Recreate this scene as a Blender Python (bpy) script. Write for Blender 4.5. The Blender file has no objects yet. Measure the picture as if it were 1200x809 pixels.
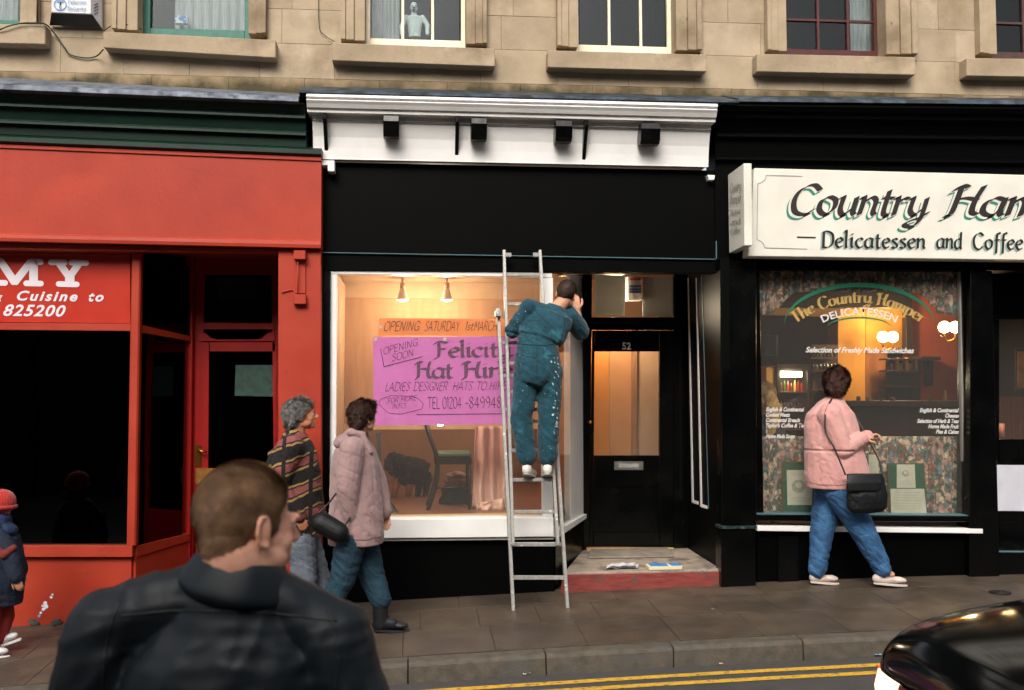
import bpy, bmesh, math, random
from mathutils import Vector, Matrix, noise
random.seed(7)
sc = bpy.context.scene
COL = sc.collection
R = math.radians
# ------------------------------------------------------------------ camera
F = 1167.0                       # focal length in photograph pixels (35 mm on 36 mm film)
YAW, PITCH, ROLL = R(5.5), R(2.6), -0.005
CAM = Vector((0, 0, 1.65))
_f = Vector((math.sin(YAW)*math.cos(PITCH), math.cos(YAW)*math.cos(PITCH), math.sin(PITCH)))
_r = Vector((math.cos(YAW), -math.sin(YAW), 0))
_u = _r.cross(_f)
RT = _r*math.cos(ROLL) + _u*math.sin(ROLL)
UP = _u*math.cos(ROLL) - _r*math.sin(ROLL)
FW = _f
cam_d = bpy.data.cameras.new('camera')
cam = bpy.data.objects.new('camera', cam_d); COL.objects.link(cam)
cam_d.lens = 36.0*F/1200; cam_d.sensor_width = 36; cam_d.clip_start = 0.05; cam_d.clip_end = 600
M = Matrix.Identity(4)
for i in range(3):
    M[i][0] = RT[i]; M[i][1] = UP[i]; M[i][2] = -FW[i]; M[i][3] = CAM[i]
cam.matrix_world = M
cam_d.dof.use_dof = True; cam_d.dof.focus_distance = 7.9; cam_d.dof.aperture_fstop = 4.0
sc.camera = cam
# ------------------------------------------------------------------ sky, sun, exposure
sc.view_settings.view_transform = 'Standard'; sc.view_settings.look = 'None'
sc.view_settings.exposure = 1.05; sc.view_settings.gamma = 1.0
SUN_EL, SUN_AZ = R(40), R(196)          # azimuth clockwise from +Y: behind the photographer's left shoulder
w = bpy.data.worlds.new('World'); sc.world = w; w.use_nodes = True
nt = w.node_tree; nt.nodes.clear()
sky = nt.nodes.new('ShaderNodeTexSky'); sky.sky_type = 'NISHITA'; sky.sun_disc = False
sky.sun_elevation = SUN_EL; sky.sun_rotation = SUN_AZ; sky.dust_density = 6.0; sky.air_density = 1.2; sky.ozone_density = 0.6
hsv = nt.nodes.new('ShaderNodeHueSaturation'); hsv.inputs['Saturation'].default_value = 0.30   # overcast: the blue is veiled
bg = nt.nodes.new('ShaderNodeBackground'); bg.inputs['Strength'].default_value = 0.11
wo = nt.nodes.new('ShaderNodeOutputWorld')
nt.links.new(sky.outputs[0], hsv.inputs['Color']); nt.links.new(hsv.outputs[0], bg.inputs[0]); nt.links.new(bg.outputs[0], wo.inputs[0])
sl = bpy.data.lights.new('sun', 'SUN'); sl.energy = 1.0; sl.angle = R(25); sl.color = (1.0, 0.93, 0.84)
so = bpy.data.objects.new('sun', sl); COL.objects.link(so)
sd = Vector((math.sin(SUN_AZ)*math.cos(SUN_EL), math.cos(SUN_AZ)*math.cos(SUN_EL), math.sin(SUN_EL)))
so.rotation_euler = sd.to_track_quat('Z', 'Y').to_euler(); so.location = (0, -3, 12)
# ------------------------------------------------------------------ projection helpers (photograph pixel -> point in the place)
def ray(px, py): return FW + RT*((px-600)/F) + UP*((404.5-py)/F)
def P(px, py, Y=8.4):
    d = ray(px, py); return CAM + d*(Y/d.y)
def PD(px, py, depth): return CAM + ray(px, py)*depth
def PV(px, py, A, B):            # on the vertical plane through plan points A and B
    n = Vector((B[1]-A[1], -(B[0]-A[0]), 0)); d = ray(px, py)
    return CAM + d*(n.dot(Vector((A[0], A[1], 0))-CAM)/n.dot(d))
def proj(p):
    q = Vector(p)-CAM; z = q.dot(FW); return (600+F*q.dot(RT)/z, 404.5-F*q.dot(UP)/z)
def zrow(X, Y, py):              # height at plan point (X, Y) that shows at picture row py
    lo, hi = -5.0, 9.0
    for _ in range(40):
        m = (lo+hi)/2
        if proj((X, Y, m))[1] > py: lo = m
        else: hi = m
    return (lo+hi)/2
# ------------------------------------------------------------------ materials
def lin(c):
    if isinstance(c, str):
        c = c.lstrip('#'); c = [int(c[i:i+2], 16)/255 for i in (0, 2, 4)]
        c = [x/12.92 if x <= .04045 else ((x+.055)/1.055)**2.4 for x in c]
    return (c[0], c[1], c[2], 1)
MATS = {}
def mat(name, c1, c2=None, rough=.5, scale=6, bump=0.0, bscale=60, spec=.5, coat=0, metal=0, sheen=0, detail=5, stretch=None, spots=None, rvar=0, contrast=(.35,.65)):
    if name in MATS: return MATS[name]
    m = bpy.data.materials.new(name); m.use_nodes = True; n = m.node_tree.nodes; L = m.node_tree.links
    b = n['Principled BSDF']; b.inputs['Roughness'].default_value = rough
    b.inputs['Specular IOR Level'].default_value = spec; b.inputs['Metallic'].default_value = metal
    b.inputs['Coat Weight'].default_value = coat; b.inputs['Coat Roughness'].default_value = .08
    b.inputs['Sheen Weight'].default_value = sheen
    tc = n.new('ShaderNodeTexCoord'); src = tc.outputs['Object']
    if stretch:
        mp = n.new('ShaderNodeMapping'); mp.inputs['Scale'].default_value = stretch
        L.new(src, mp.inputs[0]); src = mp.outputs[0]
    out = None
    if c2 is not None:
        t = n.new('ShaderNodeTexNoise'); t.inputs['Scale'].default_value = scale; t.inputs['Detail'].default_value = detail
        L.new(src, t.inputs['Vector'])
        r = n.new('ShaderNodeValToRGB'); r.color_ramp.elements[0].color = lin(c1); r.color_ramp.elements[1].color = lin(c2)
        r.color_ramp.elements[0].position, r.color_ramp.elements[1].position = contrast
        L.new(t.outputs[0], r.inputs[0]); out = r.outputs[0]
        if rvar:
            mr = n.new('ShaderNodeMapRange'); mr.inputs['To Min'].default_value = rough-rvar; mr.inputs['To Max'].default_value = rough+rvar
            mr.inputs['From Min'].default_value = .3; mr.inputs['From Max'].default_value = .7
            L.new(t.outputs[0], mr.inputs['Value']); L.new(mr.outputs[0], b.inputs['Roughness'])
    else: b.inputs['Base Color'].default_value = lin(c1)
    if spots:                    # (colour, scale, threshold, softness): splashes, moss, grime with a shape of their own
        for (sc_, ss, th, sf) in (spots if isinstance(spots, list) else [spots]):
            t2 = n.new('ShaderNodeTexNoise'); t2.inputs['Scale'].default_value = ss; t2.inputs['Detail'].default_value = 6
            t2.inputs['Roughness'].default_value = .65; L.new(tc.outputs['Object'], t2.inputs['Vector'])
            r2 = n.new('ShaderNodeValToRGB'); r2.color_ramp.elements[0].position = th; r2.color_ramp.elements[1].position = th+sf
            L.new(t2.outputs[0], r2.inputs[0])
            mx = n.new('ShaderNodeMix'); mx.data_type = 'RGBA'; L.new(r2.outputs[0], mx.inputs[0])
            if out is None: mx.inputs[6].default_value = lin(c1)
            else: L.new(out, mx.inputs[6])
            mx.inputs[7].default_value = lin(sc_); out = mx.outputs[2]
    if out is not None: L.new(out, b.inputs['Base Color'])
    if bump:
        t3 = n.new('ShaderNodeTexNoise'); t3.inputs['Scale'].default_value = bscale; t3.inputs['Detail'].default_value = 6
        L.new(src, t3.inputs['Vector'])
        bp = n.new('ShaderNodeBump'); bp.inputs['Strength'].default_value = 1; bp.inputs['Distance'].default_value = bump
        L.new(t3.outputs[0], bp.inputs['Height']); L.new(bp.outputs[0], b.inputs['Normal'])
    MATS[name] = m; return m
def moss(m, z0, z1, col):        # damp growth along the foot of a wall, ragged upper edge
    n = m.node_tree.nodes; L = m.node_tree.links; b = n['Principled BSDF']; src = b.inputs['Base Color'].links[0].from_socket
    tc = n.new('ShaderNodeTexCoord'); sx = n.new('ShaderNodeSeparateXYZ'); L.new(tc.outputs['Object'], sx.inputs[0])
    t = n.new('ShaderNodeTexNoise'); t.inputs['Scale'].default_value = 2.3; t.inputs['Detail'].default_value = 7; t.inputs['Roughness'].default_value = .62; L.new(tc.outputs['Object'], t.inputs['Vector'])
    a = n.new('ShaderNodeMath'); a.operation = 'MULTIPLY_ADD'; a.inputs[1].default_value = (z1-z0)*3.4; L.new(t.outputs[0], a.inputs[0]); a.inputs[2].default_value = z0-(z1-z0)*1.0
    s = n.new('ShaderNodeMath'); s.operation = 'SUBTRACT'; L.new(a.outputs[0], s.inputs[0]); L.new(sx.outputs[2], s.inputs[1])
    r = n.new('ShaderNodeMapRange'); r.inputs['From Min'].default_value = -.03; r.inputs['From Max'].default_value = .09; r.inputs['To Max'].default_value = .88; L.new(s.outputs[0], r.inputs['Value'])
    mx = n.new('ShaderNodeMix'); mx.data_type = 'RGBA'; L.new(r.outputs[0], mx.inputs[0]); L.new(src, mx.inputs[6]); mx.inputs[7].default_value = lin(col); L.new(mx.outputs[2], b.inputs['Base Color'])
def emis(name, c, s):
    if name in MATS: return MATS[name]
    m = bpy.data.materials.new(name); m.use_nodes = True; b = m.node_tree.nodes['Principled BSDF']
    b.inputs['Base Color'].default_value = lin(c); b.inputs['Emission Color'].default_value = lin(c); b.inputs['Emission Strength'].default_value = s
    MATS[name] = m; return m
def glass(name, tint='#ffffff', refl=1.0, rough=0.0, dirt_haze=0.0):
    if name in MATS: return MATS[name]
    m = bpy.data.materials.new(name); m.use_nodes = True; n = m.node_tree.nodes; L = m.node_tree.links
    n.remove(n['Principled BSDF']); o = n['Material Output']
    t = n.new('ShaderNodeBsdfTransparent'); t.inputs[0].default_value = lin(tint)
    g = n.new('ShaderNodeBsdfGlossy'); g.inputs['Roughness'].default_value = rough; g.inputs[0].default_value = (.9, .92, .95, 1)
    lw = n.new('ShaderNodeLayerWeight'); lw.inputs[0].default_value = .5         # Schlick: .04 + .96 * facing^5, the same on both faces of the pane
    pw_ = n.new('ShaderNodeMath'); pw_.operation = 'POWER'; pw_.inputs[1].default_value = 5; L.new(lw.outputs['Facing'], pw_.inputs[0])
    fr = n.new('ShaderNodeMath'); fr.operation = 'MULTIPLY_ADD'; fr.inputs[1].default_value = .92; fr.inputs[2].default_value = .045; L.new(pw_.outputs[0], fr.inputs[0])
    mu = n.new('ShaderNodeMath'); mu.operation = 'MULTIPLY'; mu.inputs[1].default_value = refl; mu.use_clamp = True
    tn = n.new('ShaderNodeTexNoise'); tn.inputs['Scale'].default_value = 1.3; bp = n.new('ShaderNodeBump'); bp.inputs['Distance'].default_value = .004
    tc = n.new('ShaderNodeTexCoord'); L.new(tc.outputs['Object'], tn.inputs['Vector']); L.new(tn.outputs[0], bp.inputs['Height']); L.new(bp.outputs[0], g.inputs['Normal'])
    L.new(fr.outputs[0], mu.inputs[0]); mx = n.new('ShaderNodeMixShader')
    L.new(mu.outputs[0], mx.inputs[0]); L.new(t.outputs[0], mx.inputs[1]); L.new(g.outputs[0], mx.inputs[2])
    last = mx
    if dirt_haze:
        d = n.new('ShaderNodeBsdfDiffuse'); d.inputs[0].default_value = (.6, .58, .55, 1)
        m2 = n.new('ShaderNodeMixShader'); m2.inputs[0].default_value = dirt_haze
        L.new(mx.outputs[0], m2.inputs[1]); L.new(d.outputs[0], m2.inputs[2]); last = m2
    L.new(last.outputs[0], o.inputs[0]); MATS[name] = m; return m
# ------------------------------------------------------------------ objects
def tag(o, label=None, cat=None, group=None, kind=None):
    if label: o['label'] = label
    if cat: o['category'] = cat
    if group: o['group'] = group
    if kind: o['kind'] = kind
    return o
def thing(name, label, cat, loc=(0,0,0), group=None):
    o = bpy.data.objects.new(name, None); COL.objects.link(o); o.location = loc; o.empty_display_size = .1
    return tag(o, label, cat, group)
def link(name, me, m, parent=None):
    o = bpy.data.objects.new(name, me); COL.objects.link(o)
    if m is not None:
        for x in (m if isinstance(m, (list, tuple)) else [m]): me.materials.append(x)
    if parent is not None:
        o.parent = parent; l = parent.location.copy(); q = parent.parent
        while q is not None: l += q.location; q = q.parent
        me.transform(Matrix.Translation(-l))
    return o
def bevel(bm, wd, segs=1):
    es = [e for e in bm.edges if len(e.link_faces) == 2 and e.calc_face_angle(0) > .5]
    if wd and es: bmesh.ops.bevel(bm, geom=es, offset=wd, segments=segs, affect='EDGES', clamp_overlap=True)
def fin(name, bm, m, parent=None, smooth=False, bev=0, segs=1):
    bmesh.ops.recalc_face_normals(bm, faces=bm.faces)
    if bev: bevel(bm, bev, segs)
    me = bpy.data.meshes.new(name); bm.to_mesh(me); bm.free()
    if smooth: me.shade_smooth()
    return link(name, me, m, parent)
def add_prism(bm, front, back):
    a = [bm.verts.new(p) for p in front]; b = [bm.verts.new(p) for p in back]; n = len(a)
    bm.faces.new(a); bm.faces.new(b[::-1])
    for i in range(n): bm.faces.new((a[i], b[i], b[(i+1) % n], a[(i+1) % n]))
def prism(name, front, vec, m, parent=None, bev=.002):
    bm = bmesh.new(); v = Vector(vec); add_prism(bm, [Vector(p) for p in front], [Vector(p)+v for p in front])
    return fin(name, bm, m, parent, bev=bev)
def slab(name, pts, Y, D, m, parent=None, bev=.002):      # pts = outline in photograph pixels, standing at distance Y, D deep
    if len(pts) == 2: (a, b), (c, d) = pts; pts = [(a, b), (c, b), (c, d), (a, d)]
    return prism(name, [P(x, y, Y) for x, y in pts], (0, D, 0), m, parent, bev)
def ring(name, outer, inner, Y, D, m, parent=None, bev=.002):   # a rectangular frame as four butted members in one mesh
    bm = bmesh.new()
    for i in range(4):
        j = (i+1) % 4
        q = [P(*outer[i], Y), P(*outer[j], Y), P(*inner[j], Y), P(*inner[i], Y)]
        add_prism(bm, q, [p+Vector((0, D, 0)) for p in q])
    bmesh.ops.remove_doubles(bm, verts=bm.verts, dist=1e-5)
    seen = {}
    for f in list(bm.faces):
        k = frozenset(v.index for v in f.verts)
    bm.verts.index_update()
    for f in list(bm.faces):
        seen.setdefault(tuple(sorted(v.index for v in f.verts)), []).append(f)
    dead = [f for fs in seen.values() if len(fs) > 1 for f in fs]
    bmesh.ops.delete(bm, geom=dead, context='FACES_ONLY')
    return fin(name, bm, m, parent, bev=bev)
def rect(x0, y0, x1, y1, y0r=None, y1r=None):
    y0r = y0 if y0r is None else y0r; y1r = y1 if y1r is None else y1r
    return [(x0, y0), (x1, y0r), (x1, y1r), (x0, y1)]
def moulding(name, xl, xr, prof, m, parent=None, Yback=8.6, bev=0.0015):
    # prof: (row at left end, row at right end, Y) from top to bottom; a run of moulding with square ends
    XL, XR = P(xl, prof[0][0], prof[0][2]).x, P(xr, prof[0][1], prof[0][2]).x
    L = [Vector((XL, y, zrow(XL, y, a))) for a, b, y in prof]; Rr = [Vector((XR, y, zrow(XR, y, b))) for a, b, y in prof]
    L = [Vector((XL, Yback, L[0].z))]+L+[Vector((XL, Yback, L[-1].z))]; Rr = [Vector((XR, Yback, Rr[0].z))]+Rr+[Vector((XR, Yback, Rr[-1].z))]
    bm = bmesh.new(); add_prism(bm, L, Rr); return fin(name, bm, m, parent, bev=bev)
def box3(name, c, s, m, parent=None, bev=.002, rot=None):
    bm = bmesh.new(); mt = Matrix.Translation(c) @ (rot.to_4x4() if rot else Matrix.Identity(4)) @ Matrix.Diagonal((s[0], s[1], s[2], 1))
    bmesh.ops.create_cube(bm, size=1, matrix=mt); return fin(name, bm, m, parent, bev=bev)
def add_tube(bm, pts, r, seg=8):
    rings = []
    for i, p in enumerate(pts):
        p = Vector(p); t = (Vector(pts[min(i+1, len(pts)-1)])-Vector(pts[max(i-1, 0)])).normalized()
        a = t.orthogonal().normalized() if i == 0 else (a - t*a.dot(t)).normalized()
        b = t.cross(a); rr = r[i] if isinstance(r, (list, tuple)) else r
        rings.append([bm.verts.new(p+a*(rr*math.cos(2*math.pi*k/seg))+b*(rr*math.sin(2*math.pi*k/seg))) for k in range(seg)])
    for A, B in zip(rings, rings[1:]):
        for k in range(seg): bm.faces.new((A[k], A[(k+1) % seg], B[(k+1) % seg], B[k]))
    bm.faces.new(rings[0][::-1]); bm.faces.new(rings[-1])
def tube(name, pts, r, m, parent=None, seg=8):
    bm = bmesh.new(); add_tube(bm, pts, r, seg); return fin(name, bm, m, parent, smooth=True)
def ball(name, c, r, m, parent=None, sub=2):
    bm = bmesh.new(); rr = r if isinstance(r, (tuple, list)) else (r, r, r)
    bmesh.ops.create_icosphere(bm, subdivisions=sub, radius=1, matrix=Matrix.Translation(c) @ Matrix.Diagonal((*rr, 1)))
    return fin(name, bm, m, parent, smooth=True)
def smooth_pts(pts, n=6):
    pts = [Vector(p) for p in pts]; out = []
    if len(pts) < 3: return pts
    for i in range(len(pts)-1):
        p0, p1, p2, p3 = pts[max(i-1, 0)], pts[i], pts[i+1], pts[min(i+2, len(pts)-1)]
        for k in range(n):
            t = k/n; out.append(.5*((2*p1)+(p2-p0)*t+(2*p0-5*p1+4*p2-p3)*t*t+(3*p1-p0-3*p2+p3)*t**3))
    out.append(pts[-1]); return out
# ------------------------------------------------------------------ lettering: pen-stroke letters and the built-in typeface
G = {
'a':(9,'7 9 4 10 1 7 1 2 4 0 7 3 7.5 9','7.5 10 7.3 2 8.6 0'),'b':(9,'1.5 17 1.5 1','1.5 6 4 10 7.5 8 7.5 2 4 0 1.5 1'),
'c':(8,'7.2 8 4.5 10 1.2 7 1.2 3 4 0 7.2 2'),'d':(9,'7 9 4 10 1 7 1 2 4 0 7 3','7.2 17 7.2 2 8.6 0'),
'e':(8,'1.3 5 6.8 6.5 6.5 9 4 10 1.3 7 1.3 3 4 0 7.2 2'),'f':(6,'6.5 16 4.5 17 3 14 2.8 0 2.6 -4','0.6 9.6 6 9.6'),
'g':(9,'7 9 4 10 1 7 1 2 4 0 7 3','7.5 10 7.3 0 6.5 -5 3.5 -6.5 1 -5'),'h':(9,'1.5 17 1.5 0','1.5 6 4.5 10 7.2 8 7 2 8.2 0'),
'i':(4.4,'.6 9 1.8 10 1.8 2 3.2 0','1.6 13.2 2.8 14.4'),'l':(4.4,'.6 16 1.8 17 1.8 2 3.2 0'),
'm':(13,'.4 9 1.5 10 1.5 0','1.5 6 4 10 6.2 8 6.2 0','6.2 6 8.8 10 11 8 11 2 12.2 0'),'n':(9,'.4 9 1.5 10 1.5 0','1.5 6 4.5 10 7 8 7 2 8.2 0'),
'o':(8.6,'4 10 1.2 8 1 3 4 0 7.2 3 7 8 4 10'),'p':(9,'.4 9 1.5 10 1.5 -6','1.5 6 4 10 7.5 8 7.5 2 4 0 1.5 1'),
'r':(6.6,'.4 9 1.5 10 1.5 0','1.5 6 3.6 9.5 6 9.4'),'s':(7,'6.2 8.6 3.6 10 1.4 7.6 5.4 4 5.8 1.4 3.4 0 1 1.4'),
't':(6,'2.6 14 2.6 2 4.2 0 5.6 1','.5 9.6 5.4 9.6'),'u':(9,'.4 9 1.5 10 1.5 3 3.6 0 7 4','7.2 10 7.2 2 8.5 0'),
'y':(9,'.4 9 1.5 10 1.5 3 3.8 0.4 7 4','7.4 10 7.2 -1 5 -6 1.5 -6 1.4 -4 7.6 -.6 9.6 2'),
'A':(11,'0 0 5 16','5 16 10 0','2 5.5 8 5.5'),'C':(12,'11 13.5 7.5 16.5 3 14 1.2 8 3 1.4 7.4 -.2 11 3'),
'D':(12,'2 16 2 0','.4 15.4 5 16.4 10.4 13 10.6 4 6 0 .8 .4'),'E':(9,'1.5 16 1.5 0','1.5 16 8 16','1.5 8.4 7 8.4','1.5 0 8 0'),
'F':(10,'3.6 15.6 3.4 1 .4 -1.4','.4 13.4 3 16.4 9.6 15.2','3.4 8.6 8 8.6'),'G':(11,'10 13 6 16.4 1.6 12 1.6 4 5.6 0 9.4 3','6 7 9.6 7','9.6 7 9.6 0'),
'H':(12.5,'2.6 15.6 2.4 1 .2 -1','.2 13 2.6 16.4 5 15.4','2.6 8.4 6 9.4 10 8.2','10.6 16.6 9.2 8 9.6 1.6 12 .4'),
'h0':(11,'1.5 16 1.5 0','9 16 9 0','1.5 8 9 8'),
'I':(4,'1.8 16 1.8 0'),'L':(8,'1.5 16 1.5 0','1.5 0 7.5 0'),'M':(12,'1.2 0 1.6 16','1.6 16 5.6 6','5.6 6 9.8 16','9.8 16 10.2 0'),
'N':(11,'1.5 0 1.5 16','1.5 16 8.6 0','8.6 0 8.6 16'),'O':(11,'5.4 16.2 1.4 13 1.4 3 5.4 0 9.4 3 9.4 13 5.4 16.2'),
'P':(9,'1.5 16 1.5 0','1.5 16 6 16 8.4 12.4 6 8 1.5 8'),'R':(10,'1.5 16 1.5 0','1.5 16 6 16 8.4 12.4 6 8.4 1.5 8','4.4 8 8.8 0'),
'S':(9,'8 14 4.6 16.4 1.6 13 4.6 8.6 7.6 4.4 4.6 0 1 2'),'T':(10,'5 16 5 0','.4 16 9.4 16'),'U':(11,'1.5 16 1.5 4 5 0 8.8 4 8.8 16'),
'Y':(10,'.6 16 5 8','9.4 16 5 8','5 8 5 0'),'J':(7,'5.6 16 5.6 3 3 0 .6 2'),'W':(14,'.6 16 3.8 0','3.8 0 7 14','7 14 10.2 0','10.2 0 13.4 16'),
'0':(9.4,'4.6 16.2 1.2 13 1.2 3 4.6 0 8 3 8 13 4.6 16.2'),'1':(5,'.8 13 2.8 16 2.8 0'),'2':(9,'1 13 4.4 16.2 7.6 12.6 1 .2','1 .2 8 .2'),
'4':(9.4,'6 0 6 16','6 16 .8 5','.8 5 8.6 5'),'8':(9.4,'4.6 8.6 1.6 12.4 4.6 16.2 7.6 12.4 4.6 8.6 1.2 4 4.6 0 8 4 4.6 8.6'),
'9':(9.4,'7.8 12 4.6 16.2 1.2 12 4.4 7.6 7.8 11','7.8 12 7.6 5 5 0'),'-':(6,'1 7 5 7'),'.':(3.4,'1 .2 1.9 .9'),' ':(5.4,),"'":(3,'1.6 17 1.1 13.4'),
'&':(10,'8.4 0 2 11 4.4 15.6 6.4 12 1.2 4 4 0 8.6 6'),
}
def pen_text(txt, nib=1.6, ang=40, thin=.3, slant=0, track=0, caps_plain=False):
    """strokes swept by a broad nib; returns (strips, width) in tenths of x-height"""
    strips = []; x = 0; nv = Vector((math.cos(R(ang)), math.sin(R(ang))))*nib/2
    for ch in txt:
        g = G.get('h0' if (ch == 'H' and caps_plain) else ch) or G[' ']
        for s in g[1:]:
            v = [float(a) for a in s.split()]; pts = [Vector((v[i], v[i+1], 0)) for i in range(0, len(v), 2)]
            pts = smooth_pts(pts, 5) if len(pts) > 2 else pts
            st = []
            for i, p in enumerate(pts):
                t = (pts[min(i+1, len(pts)-1)]-pts[max(i-1, 0)]); t = t.normalized() if t.length > 0 else Vector((1, 0, 0))
                pe = Vector((-t.y, t.x)); n = nv.copy()
                if n.dot(pe) < 0: pe = -pe
                n = n+pe*thin; q = Vector((p.x+x+p.y*slant, p.y))
                st.append((q+n, q-n))
            strips.append(st)
        x += g[0]+track
    return strips, x-track
def strips_mesh(name, strips, fn, m, parent=None, lift=.0003):
    bm = bmesh.new()
    for k, st in enumerate(strips):
        d = (k % 5)*lift
        vs = [(bm.verts.new(fn(a, d)), bm.verts.new(fn(b, d))) for a, b in st]
        for (a, b), (c, e) in zip(vs, vs[1:]):
            try: bm.faces.new((a, b, e, c))
            except ValueError: pass
    me = bpy.data.meshes.new(name); bm.to_mesh(me); bm.free(); return link(name, me, m, parent)
def line_fn(p0, p1, w, h, off=.003):      # 2-D text space (w wide, h = unit height) -> plane through the two points
    U = (p1-p0); V = Vector((0, 0, 1)); N = U.cross(V).normalized(); V = N.cross(U).normalized()
    if (CAM-p0).dot(N) < 0: N = -N
    if V.z < 0: V = -V
    def fn(q, d=0): return p0+U*(q[0]/w)+V*(q[1]*h)+N*(off+d)
    return fn
def pen_line(name, txt, a, b, xh, Y, m, parent, off=.004, pos=P, **k):    # a, b: pixel ends of the baseline, xh: x-height in pixels
    s, wd = pen_text(txt, **k); p0, p1 = pos(*a, Y), pos(*b, Y)
    h = (pos(a[0], a[1]-xh, Y)-p0).length/10
    return strips_mesh(name, s, line_fn(p0, p1, wd, h, off), m, parent)
def type_mesh(txt, shear=0, bold=0, space=1.0, ext=0):
    c = bpy.data.curves.new('t', 'FONT'); c.body = txt; c.size = 1; c.shear = shear; c.offset = bold; c.space_character = space; c.resolution_u = 3; c.extrude = ext
    o = bpy.data.objects.new('t', c); COL.objects.link(o); dg = bpy.context.evaluated_depsgraph_get(); dg.update()
    me = bpy.data.meshes.new_from_object(o.evaluated_get(dg)); bpy.data.objects.remove(o); bpy.data.curves.remove(c); return me
def type_line(name, txt, a, b, cap, Y, m, parent, off=.004, pos=P, **k):
    me = type_mesh(txt, **k); xs = [v.co.x for v in me.vertices]; x0, x1 = min(xs), max(xs)
    p0, p1 = pos(*a, Y), pos(*b, Y); h = (pos(a[0], a[1]-cap, Y)-p0).length/.7
    fn = line_fn(p0, p1, x1-x0, h, off)
    for v in me.vertices: v.co = fn((v.co.x-x0, v.co.y), v.co.z*h)
    return link(name, me, m, parent)
# =================================================================== GROUND
def gz(x, y):
    u = max(-4.0, min(5.5, x)); base = -.00315*u*u+.0346*u-.0797+(.0598*(x+4) if x < -4 else 0)     # the street climbs to the right and levels off
    if y >= KY: return base+.036*(y-8.42)
    return base+.036*(KY-8.42)-.135+.0072*min(KY-y, 3.0)-.004*max(0, KY-y-3.0)
KY = 6.70
m_slab = mat('flagstone', '#443a30', '#53483c', rough=.48, scale=5, bump=.003, bscale=70, spots=[('#352d27', 1.4, .48, .18), ('#7a6f62', 45, .66, .04), ('#26211d', 19, .69, .02)], spec=.35)
m_joint = mat('joint_dirt', '#372f28', '#433a32', rough=.95, scale=30)
m_kerb = mat('kerb_granite', '#474036', '#585044', rough=.75, scale=14, bump=.004, bscale=60, spots=[('#4e4a45', 5, .52, .12)])
m_road = mat('road_asphalt', '#3a3836', '#514e4a', rough=.8, scale=160, bump=.004, bscale=140, spots=[('#3f3d3c', 2, .5, .2)], spec=.3)
m_yellow = mat('road_paint', '#d0a52c', '#bd9226', rough=.7, scale=20, bump=.002, bscale=150, spots=[('#5d5648', 26, .56, .06)])
def sheet(name, xs, ys, zf, m, thick=.0, parent=None):
    bm = bmesh.new(); g = [[bm.verts.new((x, y, zf(x, y))) for x in xs] for y in ys]
    for j in range(len(ys)-1):
        for i in range(len(xs)-1): bm.faces.new((g[j][i], g[j][i+1], g[j+1][i+1], g[j+1][i]))
    return fin(name, bm, m, parent)
road = sheet('road', [-60, -20, -8]+[-6+i*.5 for i in range(27)]+[20, 60], [-60, -9, -4, -2, 0, 2, KY-3, KY-2, KY-1, KY-.02], gz, m_road); tag(road, kind='structure')
for k, (ry0, ry1, wd) in enumerate([(783.5, 0, .06), (792.5, 0, .06)]):
    # double yellow line hugging the gutter
    yy = KY-.22-.17*k
    def fy(x, y): return gz(x, y)+.004
    xs = [-9+i*.25 for i in range(75)]
    bm = bmesh.new(); top = []; bot = []
    for i, x in enumerate(xs):
        j = noise.noise(Vector((x*1.7, k*9, 0)))*.008
        top.append(bm.verts.new((x, yy+.036+j, fy(x, yy)))); bot.append(bm.verts.new((x, yy-.036+j, fy(x, yy))))
    for i in range(len(xs)-1): bm.faces.new((bot[i], bot[i+1], top[i+1], top[i]))
    o = fin('yellow_line', bm, m_yellow); o.parent = road
pav = thing('pavement', None, None); pav['kind'] = 'structure'; 
o = sheet('joint_bed', [-9+i for i in range(21)], [KY+.1, 8, 9.0], lambda x, y: gz(x, y)-.012, m_joint, parent=pav)
rnd = random.Random(3)
slab_cache = []
def stone_piece(name, c, s, m, parent, bev=.004, jit=0):      # c centre of top face following the ground slope
    bm = bmesh.new(); x, y = c; hx, hy = s[0]/2, s[1]/2; dz = rnd.uniform(-jit, jit); tl = rnd.uniform(-jit, jit)
    pts = [(x-hx, y-hy), (x+hx, y-hy), (x+hx, y+hy), (x-hx, y+hy)]
    f = [Vector((a, b, gz(a, max(b, KY))+dz+(tl if a > x else -tl)*.5)) for a, b in pts]
    add_prism(bm, f, [p-Vector((0, 0, s[2])) for p in f]); return fin(name, bm, m, parent, bev=bev)
x0 = -6.2; rows = [(KY+.145, .60), (KY+.755, .56), (KY+1.325, .44)]
for ri, (ya, dp) in enumerate(rows):
    x = -6.2+ri*.21
    while x < 7.6:
        wd = .62 if ri != 1 else .46; wd += rnd.uniform(-.03, .03)
        stone_piece('paving_slab', (x+wd/2, ya+dp/2), (wd-.004, dp-.004, .05), m_slab, pav, jit=.0006, bev=.0012); x += wd
x = -6.4
while x < 7.8:
    wd = .9+rnd.uniform(-.03, .03); bm = bmesh.new()
    xa, xb = x+.004, x+wd-.004
    prof = [(KY+.14, 0), (KY+.03, -.002), (KY+.008, -.012), (KY, -.03), (KY-.012, -.22), (KY+.14, -.22)]
    f = [Vector((xa, y, gz(xa, KY)+dz)) for y, dz in prof]; b = [Vector((xb, y, gz(xb, KY)+dz)) for y, dz in prof]
    add_prism(bm, f, b); fin('kerbstone', bm, m_kerb, pav, bev=.003); x += wd
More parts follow.
